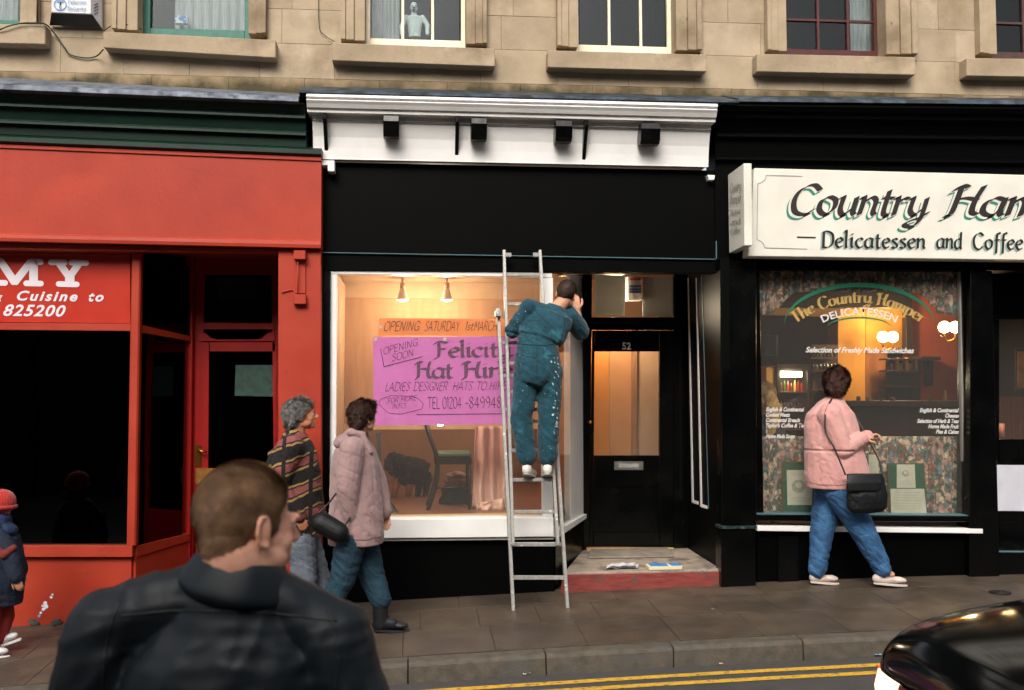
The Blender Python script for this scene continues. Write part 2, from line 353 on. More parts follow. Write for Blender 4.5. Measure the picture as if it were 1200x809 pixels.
# litter, drain cover
m_iron = mat('cast_iron', '#1c1a19', '#2b2725', rough=.5, scale=30, metal=.4)
pc = P(1172, 695, 7.9); pc.z = 0
def on_ground(px, py):
    lo, hi = 1.0, 9.5
    for _ in range(40):
        m_ = (lo+hi)/2; p = P(px, py, m_)
        if p.z > gz(p.x, p.y): lo = m_
        else: hi = m_
    p = P(px, py, lo); p.z = gz(p.x, p.y); return p
c = on_ground(1172, 695); bm = bmesh.new()
bmesh.ops.create_cone(bm, cap_ends=True, segments=24, radius1=.085, radius2=.083, depth=.006, matrix=Matrix.Translation(c+Vector((0, 0, .006))))
bmesh.ops.create_cone(bm, cap_ends=True, segments=12, radius1=.03, radius2=.028, depth=.006, matrix=Matrix.Translation(c+Vector((0, 0, .011))))
tag(fin('stopcock_cover', bm, m_iron, bev=.001), 'small round dark iron cover let into the pavement at the right', 'cover')
def litter(px, py, s, col, label, cat='litter', name='paper_scrap'):
    c = on_ground(px, py); r2 = random.Random(px); bm = bmesh.new(); n = 9
    g = [[bm.verts.new(c+Vector(((i-1.5)*s*.5+r2.uniform(-.2, .2)*s*.4, (j-1)*s*.4+r2.uniform(-.2, .2)*s*.4, .012+r2.uniform(0, .02)*s*15))) for i in range(4)] for j in range(3)]
    for j in range(2):
        for i in range(3): bm.faces.new((g[j][i], g[j][i+1], g[j+1][i+1], g[j+1][i]))
    o = fin(name, bm, mat('litter_'+col, col, rough=.8), smooth=True); tag(o, label, cat); return o
litter(617, 792, .035, '#d8d2c6', 'crumpled white paper scrap in the gutter below the ladder')
litter(776, 779, .022, '#b06a48', 'small reddish scrap in the gutter at the kerb joint')
litter(845, 780, .018, '#c9b48c', 'tiny straw coloured scrap by the double yellow lines')
litter(492, 798, .022, '#b3a48e', 'dull fawn scrap in the gutter near the leather jacket')
litter(835, 716, .018, '#c8c0b4', 'tiny pale scrap lying on the flagstones right of the ladder')
litter(1029, 770, .03, '#7fa6b8', 'pale blue crumpled scrap in the gutter beside the black car')
# =================================================================== UPPER STONE WALL
YW = 8.56
m_stone = [mat('sandstone_%d' % i, a, b, rough=.88, scale=4, bump=.003, bscale=55, spec=.2, spots=[('#82725a', 1.7, .50, .22), ('#6e614b', 16, .68, .08)]) for i, (a, b) in
           enumerate([('#97876f', '#a8977f'), ('#9a8a74', '#ab9b83'), ('#93836d', '#a3927b'), ('#9d8d77', '#ae9d86')])]
m_stone_dirty = mat('sandstone_mossy', '#8c795f', '#998569', rough=.9, scale=4, bump=.003, bscale=55, spec=.2, spots=[('#7d6b55', 5, .5, .2)])
moss(m_stone_dirty, 2.215, 2.37, '#34321f')
m_sill = mat('sandstone_sill', '#988870', '#a8967e', rough=.85, scale=6, bump=.002, bscale=60, spec=.2, spots=[('#7a6a55', 1.6, .5, .22), ('#5a4f3e', 12, .66, .08)])
m_mort = mat('mortar', '#8c7c64', '#98876f', rough=.95, scale=20)
terr = thing('stone_terrace', 'honey coloured sandstone upper storey with sash windows running above all three shops', 'building', (0, YW, 2.0))
# openings in world x / z: (px left, px right, row of the sill top at left / right)
WIN = [(-60, 26, 28, 30), (163, 292, 37, 43), (428, 546, 49, 55), (676, 791, 58, 61), (920, 1036, 63, 65), (1165, 1280, 67, 68)]
ARC = [(-85, 47), (134, 313), (400, 570), (652, 820), (896, 1071), (1143, 1310)]
SIL = [(-110, 53, 27, 29, 48, 52), (121, 323, 37, 47, 56, 68), (389, 580, 50, 57, 71, 78), (642, 828, 59, 64, 79, 84), (887, 1073, 63, 67, 84, 88), (1133, 1330, 68, 71, 89, 92)]
zs = []; xr = []
for i, (a, b, r1, r2) in enumerate(WIN):
    A, B = P(a, r1, YW), P(b, r2, YW); xr.append((P(ARC[i][0], r1, YW).x, P(ARC[i][1], r2, YW).x)); zs.append((A.z+B.z)/2)
ZTOP = 6.9; H_WIN = 1.75
ZB = 4.0
course = [4.0, 4.33, 4.63, 4.93, 5.22, 5.52, 5.83, 6.13, 6.43, 6.74]
XL, XR = P(-260, 100, YW).x, P(1420, 100, YW).x
box3('mortar_backing', ((XL+XR)/2, YW+.215, 6.9), (XR-XL, .30, .9), m_mort, terr)       # above the window heads
box3('mortar_backing', ((XL+XR)/2, YW+.215, 4.08), (XR-XL, .30, .64), m_mort, terr)      # below the sills
xs_ = [XL]+[v for a in xr for v in a]+[XR]
for a, b in zip(xs_[0::2], xs_[1::2]):
    if b-a > .02: box3('mortar_backing', ((a+b)/2, YW+.215, 5.425), (b-a+.1, .30, 2.05), m_mort, terr)
jx = {0: [P(v, 95, YW).x for v in (-200, -95, 0, 88, 178, 268, 357, 445, 524, 610, 694, 776, 857, 937, 1020, 1102, 1182, 1265, 1350)]}
def stone_block(x0, x1, z0, z1, ri):
    g = .0010; m_ = m_stone_dirty if ri == 0 else m_stone[rnd.randrange(4)]
    d = rnd.uniform(-.003, .003)
    box3('stone', ((x0+x1)/2, YW+.033+d*.5, (z0+z1)/2), (x1-x0-2*g, .07, z1-z0-2*g), m_, terr, bev=.0015)
for ri in range(len(course)-1):
    z0, z1 = course[ri], course[ri+1]
    if ri == 0: js = sorted([XL]+jx[0]+[XR])
    else:
        js = [XL]; x = XL+.35*(ri % 2)
        while x < XR-.4: x += rnd.uniform(.5, .72); js.append(min(x, XR))
        if js[-1] < XR: js.append(XR)
    for a, b in zip(js, js[1:]):
        segs = [(a, b)]
        if z1 > min(zs)+.02 and z0 < max(zs)+H_WIN+.1 and ri >= 1:
            for (wa, wb) in xr:
                new = []
                for (p, q) in segs:
                    if q <= wa or p >= wb: new.append((p, q))
                    else:
                        if p < wa-.0: new.append((p, wa))
                        if q > wb+.0: new.append((wb, q))
                segs = new
        for p, q in segs:
            if q-p > .03: stone_block(p, q, z0, z1, ri)
m_cream = mat('cream_sash_paint', '#e8dcc0', '#d8cbb0', rough=.45, scale=8)
m_teal = mat('teal_window_paint', '#0c5547', '#136252', rough=.5, scale=20, spots=('#a89a84', 24, .70, .03))
m_oxblood = mat('oxblood_window_paint', '#3e1412', '#4c1a17', rough=.45, scale=10)
m_brownw = mat('brown_window_paint', '#3c2522', '#4c302b', rough=.5, scale=10)
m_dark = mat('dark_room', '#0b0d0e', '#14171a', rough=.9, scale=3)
m_net = mat('net_curtain', '#a3a1a6', '#bab8bc', rough=.9, scale=9, stretch=(14, 1, .6), bump=.01, bscale=10)
g_up = glass('upstairs_glass', '#e6ecea', refl=.45)
def sash(i, frame_m, vb, hb, inner=None, curtain=None, wdt=7):
    a, b, r1, r2 = WIN[i]; xa, xb = P(a, r1, YW).x, P(b, r2, YW).x; z = zs[i]; top = z+H_WIN
    aa, ab = xr[i]; wn = bpy.data.objects.new('window', None); COL.objects.link(wn); wn.parent = terr; wn.location = Vector((xa, YW, z))-terr.location
    # moulded architrave: three steps
    for (u0, u1, yf) in ((0, .45, .0), (.45, .8, -.02), (.8, 1, -.035)):
        for s in (0, 1):
            e0, e1 = (aa, xa) if s == 0 else (xb, ab)
            if s == 0: p, q = e1+(e0-e1)*u0, e1+(e0-e1)*u1
            else: p, q = e0+(e1-e0)*u0, e0+(e1-e0)*u1
            box3('architrave', ((p+q)/2, YW+.02+yf/2, (z+top)/2), (abs(q-p)-.001, .14-yf, top-z), m_sill, wn, bev=.003)
    box3('lintel', ((aa+ab)/2, YW+.01, top+.1), (ab-aa, .16, .197), m_sill, wn, bev=.003)
    l, r_, t1, t2, b1, b2 = SIL[i]
    yf = YW-.13; f = [P(l, t1, yf), P(r_, t2, yf), P(r_, b2, yf), P(l, b1, yf)]
    prism('sill', f, (0, .30, 0), m_sill, wn, bev=.005)
    # reveal
    box3('reveal', (xa-.008, YW+.17, (z+top)/2), (.016, .17, top-z), m_sill, wn); box3('reveal', (xb+.008, YW+.17, (z+top)/2), (.016, .17, top-z), m_sill, wn)
    yfm = YW+.12; t = wdt/137
    fr = bmesh.new()
    def bx(x0, x1, z0, z1, y0=yfm, d=.05):
        add_prism(fr, [Vector((x0, y0, z0)), Vector((x1, y0, z0)), Vector((x1, y0, z1)), Vector((x0, y0, z1))], [Vector((x0, y0+d, z0)), Vector((x1, y0+d, z0)), Vector((x1, y0+d, z1)), Vector((x0, y0+d, z1))])
    bx(xa, xa+t, z, top); bx(xb-t, xb, z, top); bx(xa+t, xb-t, z, z+.085); bx(xa+t, xb-t, top-.06, top); bx(xa+t, xb-t, z+H_WIN*.5, z+H_WIN*.5+.05, yfm-.01)
    frame = fin('frame', fr, frame_m, wn, bev=.003)
    xs = [xa+t]+[P(v, 20, yfm).x for v in vb]+[xb-t]; zz = [z+.085]+[P((a+b)/2, v, yfm).z for v in hb]+[z+H_WIN*.5]
    for v in xs[1:-1]: box3('glazing_bar', (v, yfm+.02, (z+.085+top-.06)/2), (.024, .03, top-z-.145), frame_m, wn)
    for h in zz[1:-1]: box3('glazing_bar', ((xa+xb)/2, yfm+.0225, h), (xb-xa-2*t, .026, .022), frame_m, wn)
    for p, q in zip(xs, xs[1:]):
        for u, v in zip(zz, zz[1:]+[top-.06]):
            box3('pane', ((p+q)/2, yfm+.03, (u+v)/2), (q-p-.025, .004, v-u-.02), g_up, wn, bev=0)
        box3('pane', ((p+q)/2, yfm+.03, z+H_WIN*.75), (q-p-.025, .004, H_WIN*.5-.12), g_up, wn, bev=0) if len(zz) > 2 else None
    if curtain:
        for (c0, c1) in curtain:
            cx0, cx1 = P(c0, 20, YW+.3).x, P(c1, 20, YW+.3).x; bm = bmesh.new(); n = 40
            pr_ = None
            for k in range(n+1):
                x = cx0+(cx1-cx0)*k/n; y = YW+.3+.02*math.sin(k*1.3)+.008*math.sin(k*3.1)
                q = (bm.verts.new((x, y, z-.02)), bm.verts.new((x, y, top)))
                if pr_: bm.faces.new((pr_[0], q[0], q[1], pr_[1]))
                pr_ = q
            fin('curtain', bm, m_net, wn, smooth=True)
    # the room behind
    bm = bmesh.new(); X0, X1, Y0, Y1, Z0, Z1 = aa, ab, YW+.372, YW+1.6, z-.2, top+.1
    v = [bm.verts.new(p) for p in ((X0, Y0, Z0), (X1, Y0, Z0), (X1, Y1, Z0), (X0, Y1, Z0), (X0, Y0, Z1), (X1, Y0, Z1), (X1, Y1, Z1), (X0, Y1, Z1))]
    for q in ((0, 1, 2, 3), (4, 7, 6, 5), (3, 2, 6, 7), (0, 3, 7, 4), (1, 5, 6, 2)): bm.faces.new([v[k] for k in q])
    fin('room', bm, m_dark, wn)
    return wn
sash(0, m_teal, [], [], curtain=[(-60, 20)])
sash(1, m_teal, [], [], curtain=[(205, 292)], wdt=8)
sash(2, m_cream, [472, 507], [], curtain=[(430, 468)], wdt=5)
sash(3, m_cream, [714, 751], [], wdt=5)
sash(4, m_oxblood, [959, 994], [24], curtain=[(996, 1036)], wdt=4)
sash(5, m_brownw, [1200, 1236], [28], wdt=4)
# little things in the upstairs windows
m_bluebox = mat('blue_white_box', '#d6dae2', '#4c74b8', rough=.6, scale=25, contrast=(.45, .5))
tag(box3('box', P(213, 24, YW+.22)+Vector((0, 0, 0)), (.11, .05, .07), m_bluebox, bev=.004), 'small blue and white box on the ledge of the teal window', 'box')
# alarm box with circled T
m_alarm = mat('alarm_white', '#c9c6c8', '#b5b2b2', rough=.5, scale=8); m_blue = mat('alarm_blue', '#5f86ae', rough=.6); m_blk = mat('black_plastic', '#0c0c0c', rough=.5)
al = thing('alarm_box', 'white burglar alarm box with circled T fixed to the stone between the teal windows', 'alarm box', P(90, 0, YW-.05))
prism('casing', [P(60, -45, YW-.16), P(107, -44, YW-.16), P(107, 17, YW-.16), P(60, 15, YW-.16)], (0, .15, 0), m_alarm, al, bev=.006)
prism('casing', [P(108, -44, YW-.158), P(119, -38, YW-.06), P(119, 33, YW-.06), P(108, 17, YW-.158)], (0, .05, 0), m_alarm, al, bev=.002)
bm = bmesh.new(); q = [P(60, 16, YW-.155), P(107, 18, YW-.155), P(118, 32, YW-.045), P(58, 30, YW-.045)]
add_prism(bm, q, [p+Vector((0, .03, .02)) for p in q]); fin('underside', bm, m_blk, al)
for k in range(4):
    x = 109.5+k*.3; yy = 5+k*3.6
    bm = bmesh.new(); add_tube(bm, [PV(110.5, yy+1.5, (P(108, 0, YW-.16).x, YW-.16), (P(119, 0, YW-.065).x, YW-.065))+Vector((-.002, -.004, 0)), PV(115.5, yy-1, (P(108, 0, YW-.16).x, YW-.16), (P(119, 0, YW-.065).x, YW-.065))+Vector((-.002, -.004, 0))], .0025, 6)
    fin('vent_slot', bm, m_blk, al)
cpt = P(70.5, 5.5, YW-.164); bm = bmesh.new()
bmesh.ops.create_circle(bm, segments=28, radius=.052, matrix=Matrix.Translation(cpt) @ Matrix.Rotation(R(90), 4, 'X'))
bmesh.ops.create_circle(bm, segments=28, radius=.042, matrix=Matrix.Translation(cpt) @ Matrix.Rotation(R(90), 4, 'X'))
bmesh.ops.bridge_loops(bm, edges=bm.edges); fin('emblem', bm, m_blue, al)
type_line('emblem', 'T', (66.5, 10), (74.5, 10.2), 9, YW-.164, m_blue, al, bold=.03)
type_line('lettering', 'Telecom', (79, 5), (101, 5.5), 5.5, YW-.164, m_blue, al)
type_line('lettering', 'Security', (79, 12.5), (101, 13), 5.5, YW-.164, m_blue, al)
# cables
m_cable = mat('black_cable', '#15120f', rough=.6)
def cable(name, pts, label, Y=YW-.02, r=.006):
    tag(tube(name, smooth_pts([P(x, y, Y+dy) for x, y, dy in pts], 8), r, m_cable, seg=6), label, 'cable')
cable('cable', [(-30, 55, -.02), (0, 35, -.13), (22, 28, -.135), (40, 27, -.135), (52, 28, -.13), (62, 37, -.02), (75, 55, -.01), (82, 64, 0), (100, 68, 0), (113, 66, -.01), (121, 58, -.14)], 'black cable looping down from the alarm box and along under the teal windows')
cable('cable', [(122, 36, -.12), (132, 30, -.05), (145, 29, -.04), (158, 30, 0), (166, 35, .05)], 'short black cable arching over the sill into the teal window', r=.004)
cable('cable', [(44, -30, -.04), (44, 27, -.05)], 'straight black cable running down beside the leftmost window')
cable('cable', [(373, -20, 0), (374, 30, 0), (380, 41, 0), (392, 49, -.02)], 'thin brown cable curling onto the sill of the cream window', r=.003)
# statue-like grey figure behind the cream sash
# =================================================================== PAINTS
m_red = mat('red_shop_paint', '#962c19', '#a2351f', rough=.55, spec=.3, scale=2.2, bump=.0012, bscale=30, spots=[('#8d2513', 1.6, .5, .25), ('#7a2415', 9, .66, .06), ('#c2604a', 60, .74, .03)], rvar=.06)
m_red_d = mat('red_door_paint', '#8a0f0b', '#94150f', rough=.4, spec=.35, scale=3, bump=.0006, bscale=30)
m_green = mat('green_cornice_paint', '#041d14', '#06251a', rough=.45, spec=.3, scale=4, bump=.001, bscale=25)
m_lead = mat('lead_flashing', '#4c525c', '#737983', rough=.55, scale=9, bump=.006, bscale=12, metal=.3, spots=('#2f3338', 7, .55, .1))
m_lead_d = mat('dark_lead_flashing', '#151a1f', '#3b4a58', rough=.5, scale=9, bump=.006, bscale=12, spots=('#11161a', 6, .5, .1))
m_white = mat('white_gloss_paint', '#e2e0dd', '#d6d4d1', rough=.35, scale=3, bump=.0008, bscale=30)
m_black = mat('black_gloss_paint', '#020303', '#040404', rough=.24, spec=.3, scale=4, bump=.0016, bscale=18, rvar=.06, spots=('#060708', 30, .66, .04))
m_black_m = mat('black_satin_paint', '#020202', '#030303', rough=.5, spec=.05, scale=4, bump=.001, bscale=18, spots=('#565b5c', 60, .735, .015))
m_tealline = mat('teal_edge_line', '#4a686c', rough=.4)
m_cream_w = mat('interior_cream', '#b89a78', '#a98b6a', rough=.8, scale=4)
m_hess = mat('orange_hessian', '#a07c5a', '#ac8662', rough=.9, scale=3, stretch=(8, 1, 1), bump=.001, bscale=200)
m_orange = mat('orange_wall', '#8a6244', '#966c4e', rough=.7, scale=2)
m_tan = mat('tan_wall', '#ad7a4e', '#b88458', rough=.7, scale=3)
m_wood = mat('reddish_floor', '#64402e', '#754c38', rough=.4, scale=6, stretch=(1, 12, 1))
m_pale = mat('pale_board', '#c6a67c', '#b5936a', rough=.6, scale=6, stretch=(1, 10, 1))
m_darkwood = mat('dark_wood', '#1b1210', '#271a15', rough=.4, scale=10)
m_brass = mat('brass', '#b8893a', '#a2742c', rough=.3, metal=1, scale=10)
m_steel = mat('aluminium', '#a2a09b', '#908e89', rough=.45, metal=.3, scale=40, spots=('#d5d3cc', 18, .62, .05), bump=.0004, bscale=80)
g_shop = glass('shop_glass', '#f6f6f3', refl=1.0, dirt_haze=.026)  # film of dirt, thickened to put the window's haze into the glass
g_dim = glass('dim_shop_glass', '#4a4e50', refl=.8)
def dk(name, x0, y0, x1, y1, Y, D=.05, m=None, par=None, **k): return slab(name, [(x0, y0), (x1, y1)], Y, D, m, par, **k)
# =================================================================== RED RESTAURANT FRONT (left)
red = thing('shopfront', 'red painted restaurant front with recessed doorway and deep red fascia under green cornice', 'shopfront', (P(160, 700, 8.4).x, 8.4, gz(-2, 8.4)))
moulding('lead_flashing', -300, 357.5, [(75, 110, 8.55), (85, 113, 8.1), (90, 119, 8.07), (92, 121, 8.09)], m_lead, red)
moulding('cornice', -300, 357, [(92.5, 121.5, 8.12), (98, 126, 8.16), (108, 135, 8.20), (109, 136, 8.17), (112, 139, 8.17), (113, 140, 8.21), (128, 155, 8.24), (129, 156, 8.205), (132, 159, 8.205), (133, 160, 8.25), (145, 173, 8.26)], m_green, red)
moulding('cornice_bead', -300, 377, [(145.5, 174, 8.2), (148, 176, 8.17), (153, 181, 8.17), (156, 184, 8.2)], m_green, red)
moulding('fascia', -300, 376.5, [(157, 184.5, 8.20), (161, 188.6, 8.20), (162, 189.4, 8.215), (267, 282, 8.215), (268, 283, 8.19), (272, 287, 8.185), (276, 291, 8.19), (277, 292, 8.24)], m_red, red)
# window bay
gl = gz(-2.5, 8.4)
def grd(px, Y): # picture row of the ground at that column and distance
    p = P(px, 700, Y); return proj((p.x, Y, gz(p.x, Y)))[1]
Yr = 8.4
XA = P(157, 640, Yr).x; CA = (XA, Yr+.03); CB = (P(223, 620, 9.15).x, 9.15)
slab('head_rail', [(-300, 278), (326, 292.5), (326, 297), (-300, 288)], 8.27, .12, m_red, red)
slab('sign_rail', [(-300, 376), (153, 379.5), (153, 388), (-300, 384)], Yr, .06, m_red, red)
slab('sign_frame', [(-300, 288.5), (152.5, 294), (152.5, 300), (-300, 295)], Yr, .05, m_red, red)
slab('corner_post', [(154, 293), (165, 293), (159, 641), (148, 641)], 8.385, .09, m_red, red, bev=.012)
slab('window_glass', [(-300, 385), (153, 389), (149, 640), (-300, 641)], 8.44, .006, g_dim, red, bev=0)
slab('sill_rail', [(-300, 640), (155, 640), (155, 653), (-300, 653)], 8.37, .12, m_red, red)
slab('base_panel', [(-300, 653.5), (154, 653.5), (154, grd(154, 8.42)+4), (-300, grd(-300, 8.42)+6)], 8.42, .08, m_red, red)
def pv(name, pts, m, th=.04, bev=.002, A=CA, B=CB, off=0, par=None):
    n = Vector((B[1]-A[1], -(B[0]-A[0]), 0)).normalized()
    if n.x*1 < 0: n = -n
    f = [PV(x, y, A, B)+n*off for x, y in pts]; return prism(name, f, -n*th, m, par or red, bev)
pv('sill_rail', [(159, 640), (221, 625), (221, 634), (159, 653)], m_red, off=.01)
pv('base_panel', [(159, 653.5), (221, 634.5), (221, 690), (159, 733)], m_red)
pv('transom_rail', [(165, 381), (222, 394), (222, 400), (165, 390)], m_red, off=.005)
pv('side_glass', [(164, 390.5), (217, 400.5), (213, 627), (160, 640)], g_dim, th=.005, bev=0)
pv('side_glass', [(166, 296), (222, 312), (222, 394), (166, 381)], g_dim, th=.005, bev=0)
slab('back_post', [(217, 300), (227, 300), (222, 700), (211, 700)], 9.13, .08, m_red_d, red, bev=.006)
# fascia sign lettering in the upper light
sg = thing('restaurant_sign', 'red window sign lettered MY, Cuisine to and 825200 in white', 'sign', P(60, 340, Yr+.03))
m_sign_red = mat('sign_red', '#a12c20', '#ac3426', rough=.25, scale=3); m_letter = mat('white_lettering', '#cfc6cc', rough=.5)
slab('panel', [(-300, 296), (152.5, 300.5), (152.5, 379), (-300, 375)], Yr+.03, .01, m_sign_red, sg, bev=0)
SY = Yr+.03
def rod2(a, b, r): return [(a, b, r)]
def slab_strokes(name, strokes, m, par, Y, r):
    bm = bmesh.new()
    for k, (a, b) in enumerate(strokes):
        p, q = P(*a, Y), P(*b, Y); t = (q-p).normalized(); n = Vector((0, -1, 0)); s = t.cross(n); rr = r*(p-CAM).length/F
        o = n*(.003+.0004*(k % 7)); L = []
        for i in range(9): L.append(q+o+(t*math.sin(i*math.pi/8)+s*math.cos(i*math.pi/8))*rr)
        for i in range(9): L.append(p+o+(-t*math.sin(i*math.pi/8)-s*math.cos(i*math.pi/8))*rr)
        bm.faces.new([bm.verts.new(v) for v in L])
    return fin(name, bm, m, par)
slab_strokes('letter', [((60, 307.5), (76, 308)), ((84, 308), (101, 308.5)), ((68, 308), (79, 323)), ((70, 308), (81, 323)), ((92, 309), (82, 323)), ((94, 309), (84, 323)), ((80, 322), (80, 332)), ((84, 322), (84, 332)), ((69, 333), (90, 333.5))], m_letter, sg, SY, 3.0)
slab_strokes('letter', [((36, 307), (48, 307.3)), ((-6, 306), (2, 306.3)), ((0, 306.5), (16, 331)), ((2, 306.5), (19, 331)), ((37, 307.5), (19, 331)), ((35, 307.5), (16, 331)), ((38, 308), (38, 331)), ((41, 308), (41, 331)), ((31, 332.2), (48, 332.6)), ((-4, 308), (-4, 331)), ((-12, 331.5), (6, 331.8))], m_letter, sg, SY, 3.0)
type_line('lettering', 'Cuisine', (20, 352), (91, 353), 11, SY, m_letter, sg, shear=.3, bold=.03, space=1.25)
type_line('lettering', 'to', (104, 353), (121.5, 353.4), 11, SY, m_letter, sg, shear=.3, bold=.03, space=1.25)
type_line('lettering', 'g', (-4, 351.5), (3, 351.7), 8, SY, m_letter, sg, shear=.3, bold=.03)
type_line('lettering', '825200', (4, 370), (77, 371), 13, SY, m_letter, sg, shear=.3, bold=.022, space=1.12)
# recessed doorway
Yd = 9.2
slab('door_frame_head', [(222, 294), (330, 294), (330, 322), (222, 322)], Yd, .06, m_red_d, red)
slab('jamb', [(223, 322), (240, 322), (231, 720), (218, 720)], Yd-.0, .07, m_red_d, red)
slab('jamb', [(318, 322), (330, 322), (330, 700), (323, 700)], Yd-.0, .07, m_red_d, red)
slab('transom_bar', [(238, 378), (322, 379), (322, 386), (238, 386)], Yd-.01, .07, m_red_d, red)
slab('transom_glass', [(240, 322), (318, 322), (318, 378), (240, 378)], Yd+.03, .005, g_dim, red, bev=0)
slab('carved_head', [(232, 400), (322, 400), (322, 388), (313, 391), (306, 397), (300, 398), (254, 398), (247, 396), (240, 390), (236, 391), (233, 389)], Yd-.012, .05, m_red_d, red)
door = bpy.data.objects.new('door', None); COL.objects.link(door); door.parent = red; door.location = P(280, 700, Yd)-red.location
for nm, pts in (('stile', [(229, 401), (245, 401), (243, 688), (226, 690)]), ('stile', [(323, 401), (329, 401), (327, 680), (321, 680)]), ('top_rail', [(245.5, 401), (322.5, 401), (322.5, 412), (245.5, 412)]), ('bottom_rail', [(243.5, 600), (320.5, 600), (320.5, 682), (243.5, 686)])):
    slab(nm, pts, Yd, .045, m_red_d, door)
slab('door_glass', [(244, 411), (324, 411), (322, 601), (243, 601)], Yd+.02, .005, g_dim, door, bev=0)
m_poster_g = mat('green_picture', '#0f2a22', '#1a4036', rough=.6, scale=20); 
slab('poster', [(276, 428), (322, 428), (322, 465), (275, 464)], Yd+.012, .006, m_poster_g, door, bev=0)
slab('lock_plate', [(228.5, 522), (235.5, 522), (235.5, 547), (228.5, 547)], Yd-.01, .009, m_brass, door)
tube('handle', [P(232, 528, Yd-.01), P(232, 528, Yd-.05), P(242, 530, Yd-.055)], .009, m_brass, door)
slab('letter_plate', [(229, 549), (253, 549), (253, 568), (229, 568)], Yd-.012, .011, mat('worn_brass', '#a8763a', '#8e5f2c', rough=.45, metal=.6, scale=15), door)
slab('pilaster', [(326, 292.5), (376, 293), (377, grd(377, 8.3)+2), (326, grd(326, 8.3)+2)], 8.25, .33, m_red, red, bev=.004)
slab('porch_floor', [(150, 742), (330, 722), (330, 716), (150, 735)], 8.42, .9, m_slab, red)
prism('porch_ceiling', [(CA[0], 8.3, 2.86), (P(326, 300, 8.3).x, 8.3, 2.86), (P(330, 300, 9.2).x, 9.25, 2.86), (CB[0]-.2, 9.25, 2.86)], (0, 0, .03), m_red, red)
cf = thing('alarm_bracket', 'red painted fitting and conduit on the pilaster between red and black shops', 'fitting', P(350, 320, 8.24))
slab('top_box', [(344, 293.5), (358, 293.5), (358, 304), (344, 304)], 8.17, .078, m_red, cf, bev=.004)
slab('back_plate', [(345, 304.5), (358, 304.5), (358, 344), (345, 344)], 8.235, .013, m_red, cf)
slab('junction_box', [(343.5, 345), (358.5, 345), (358.5, 356.5), (343.5, 356.5)], 8.19, .058, m_red, cf, bev=.004)
tube('conduit', smooth_pts([P(330, 343, 8.24), P(337, 341, 8.24), P(344, 340, 8.24), P(346, 346, 8.22)]), .005, m_red, cf)
tube('rod', [P(349, 304, 8.2), P(349, 345, 8.2)], .005, m_red, cf)
# dark dining room behind
def room(par, x0, x1, y0, y1, z0, z1, m, name='room', open_top=False, mats=None):
    bm = bmesh.new(); v = [bm.verts.new(p) for p in ((x0, y0, z0), (x1, y0, z0), (x1, y1, z0), (x0, y1, z0), (x0, y0, z1), (x1, y0, z1), (x1, y1, z1), (x0, y1, z1))]
    for q in ((0, 1, 2, 3), (4, 7, 6, 5), (3, 2, 6, 7), (0, 3, 7, 4), (1, 5, 6, 2)): bm.faces.new([v[k] for k in q])
    return fin(name, bm, m, par)
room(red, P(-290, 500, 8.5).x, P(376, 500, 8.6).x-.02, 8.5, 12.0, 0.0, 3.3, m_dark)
# debris at the base of the red panel
m_rub = mat('rubble', '#a39b8e', '#5f564c', rough=.95, scale=20, bump=.004, bscale=60)
for k, (px, py, s, lb) in enumerate([(42, 727, .05, 'dark lump of rubble at the foot of the red panel, nearest the bird streak'), (68, 727, .045, 'dark lump of rubble at the foot of the red panel, right of its twin')]):
    c = on_ground(px, py+4); bm = bmesh.new(); bmesh.ops.create_icosphere(bm, subdivisions=2, radius=s)
    for v in bm.verts: v.co = v.co*(1+.5*noise.noise(v.co*20+Vector((k*7, 0, 0)))); v.co.z *= .7; v.co += c+Vector((0, -.03, s*.45))
    tag(fin('rubble_lump', bm, mat('rubble_dark', '#2f2b27', '#4a443d', rough=.95, scale=20), smooth=False), lb, 'rubble')
streak = mat('bird_dropping', '#d5d8e0', '#6f8ab5', rough=.8, scale=40, contrast=(.5, .6))
bm = bmesh.new()
for (x, y, r_) in [(60, 700, 1.6), (61.5, 697, 1.2), (53, 707, 2.2), (54, 711, 2.6), (51, 714, 2), (48, 718, 1.5), (46, 722, 1.7), (50, 710, 1.4)]:
    p = P(x, y, 8.418); n = 9; vs = [bm.verts.new(p+Vector((math.cos(i*2*math.pi/n), 0, math.sin(i*2*math.pi/n)))*(r_/140*(1+.4*noise.noise(Vector((x+i, y, 0)))))+Vector((0, -.0004*len(bm.faces), 0))) for i in range(n)]; bm.faces.new(vs)
o = fin('paint_streak', bm, streak, red)
# =================================================================== BLACK AND WHITE HAT SHOP FRONT (middle)
hat = thing('shopfront', 'black shop front with white cornice and white framed window, being painted', 'shopfront', (P(600, 700, 8.4).x, 8.4, gz(.8, 8.4)))
moulding('lead_flashing', 358, 845, [(101.5, 113, 8.55), (105, 117.5, 8.08), (108.5, 120.5, 8.05), (109.5, 121.5, 8.07)], m_lead_d, hat)
moulding('cornice', 359, 841, [(109.8, 121.8, 8.06), (113, 125, 8.05), (115.5, 127.5, 8.075), (117, 129, 8.06), (121, 133, 8.08), (126, 138, 8.10), (127, 139, 8.12), (131.5, 143.5, 8.125)], m_white, hat, bev=.002)
moulding('cove', 366, 833, [(132, 144, 8.20), (141, 153, 8.205), (142, 154, 8.215), (150, 162, 8.235), (160, 172, 8.26), (172, 183, 8.275), (184, 194, 8.285), (186.5, 196, 8.285), (187, 196.5, 8.38)], m_white, hat)
slab('groove_line', [(370, 140), (834, 152.4), (834, 153.2), (370, 140.8)], 8.196, .004, m_blk, hat, bev=0)
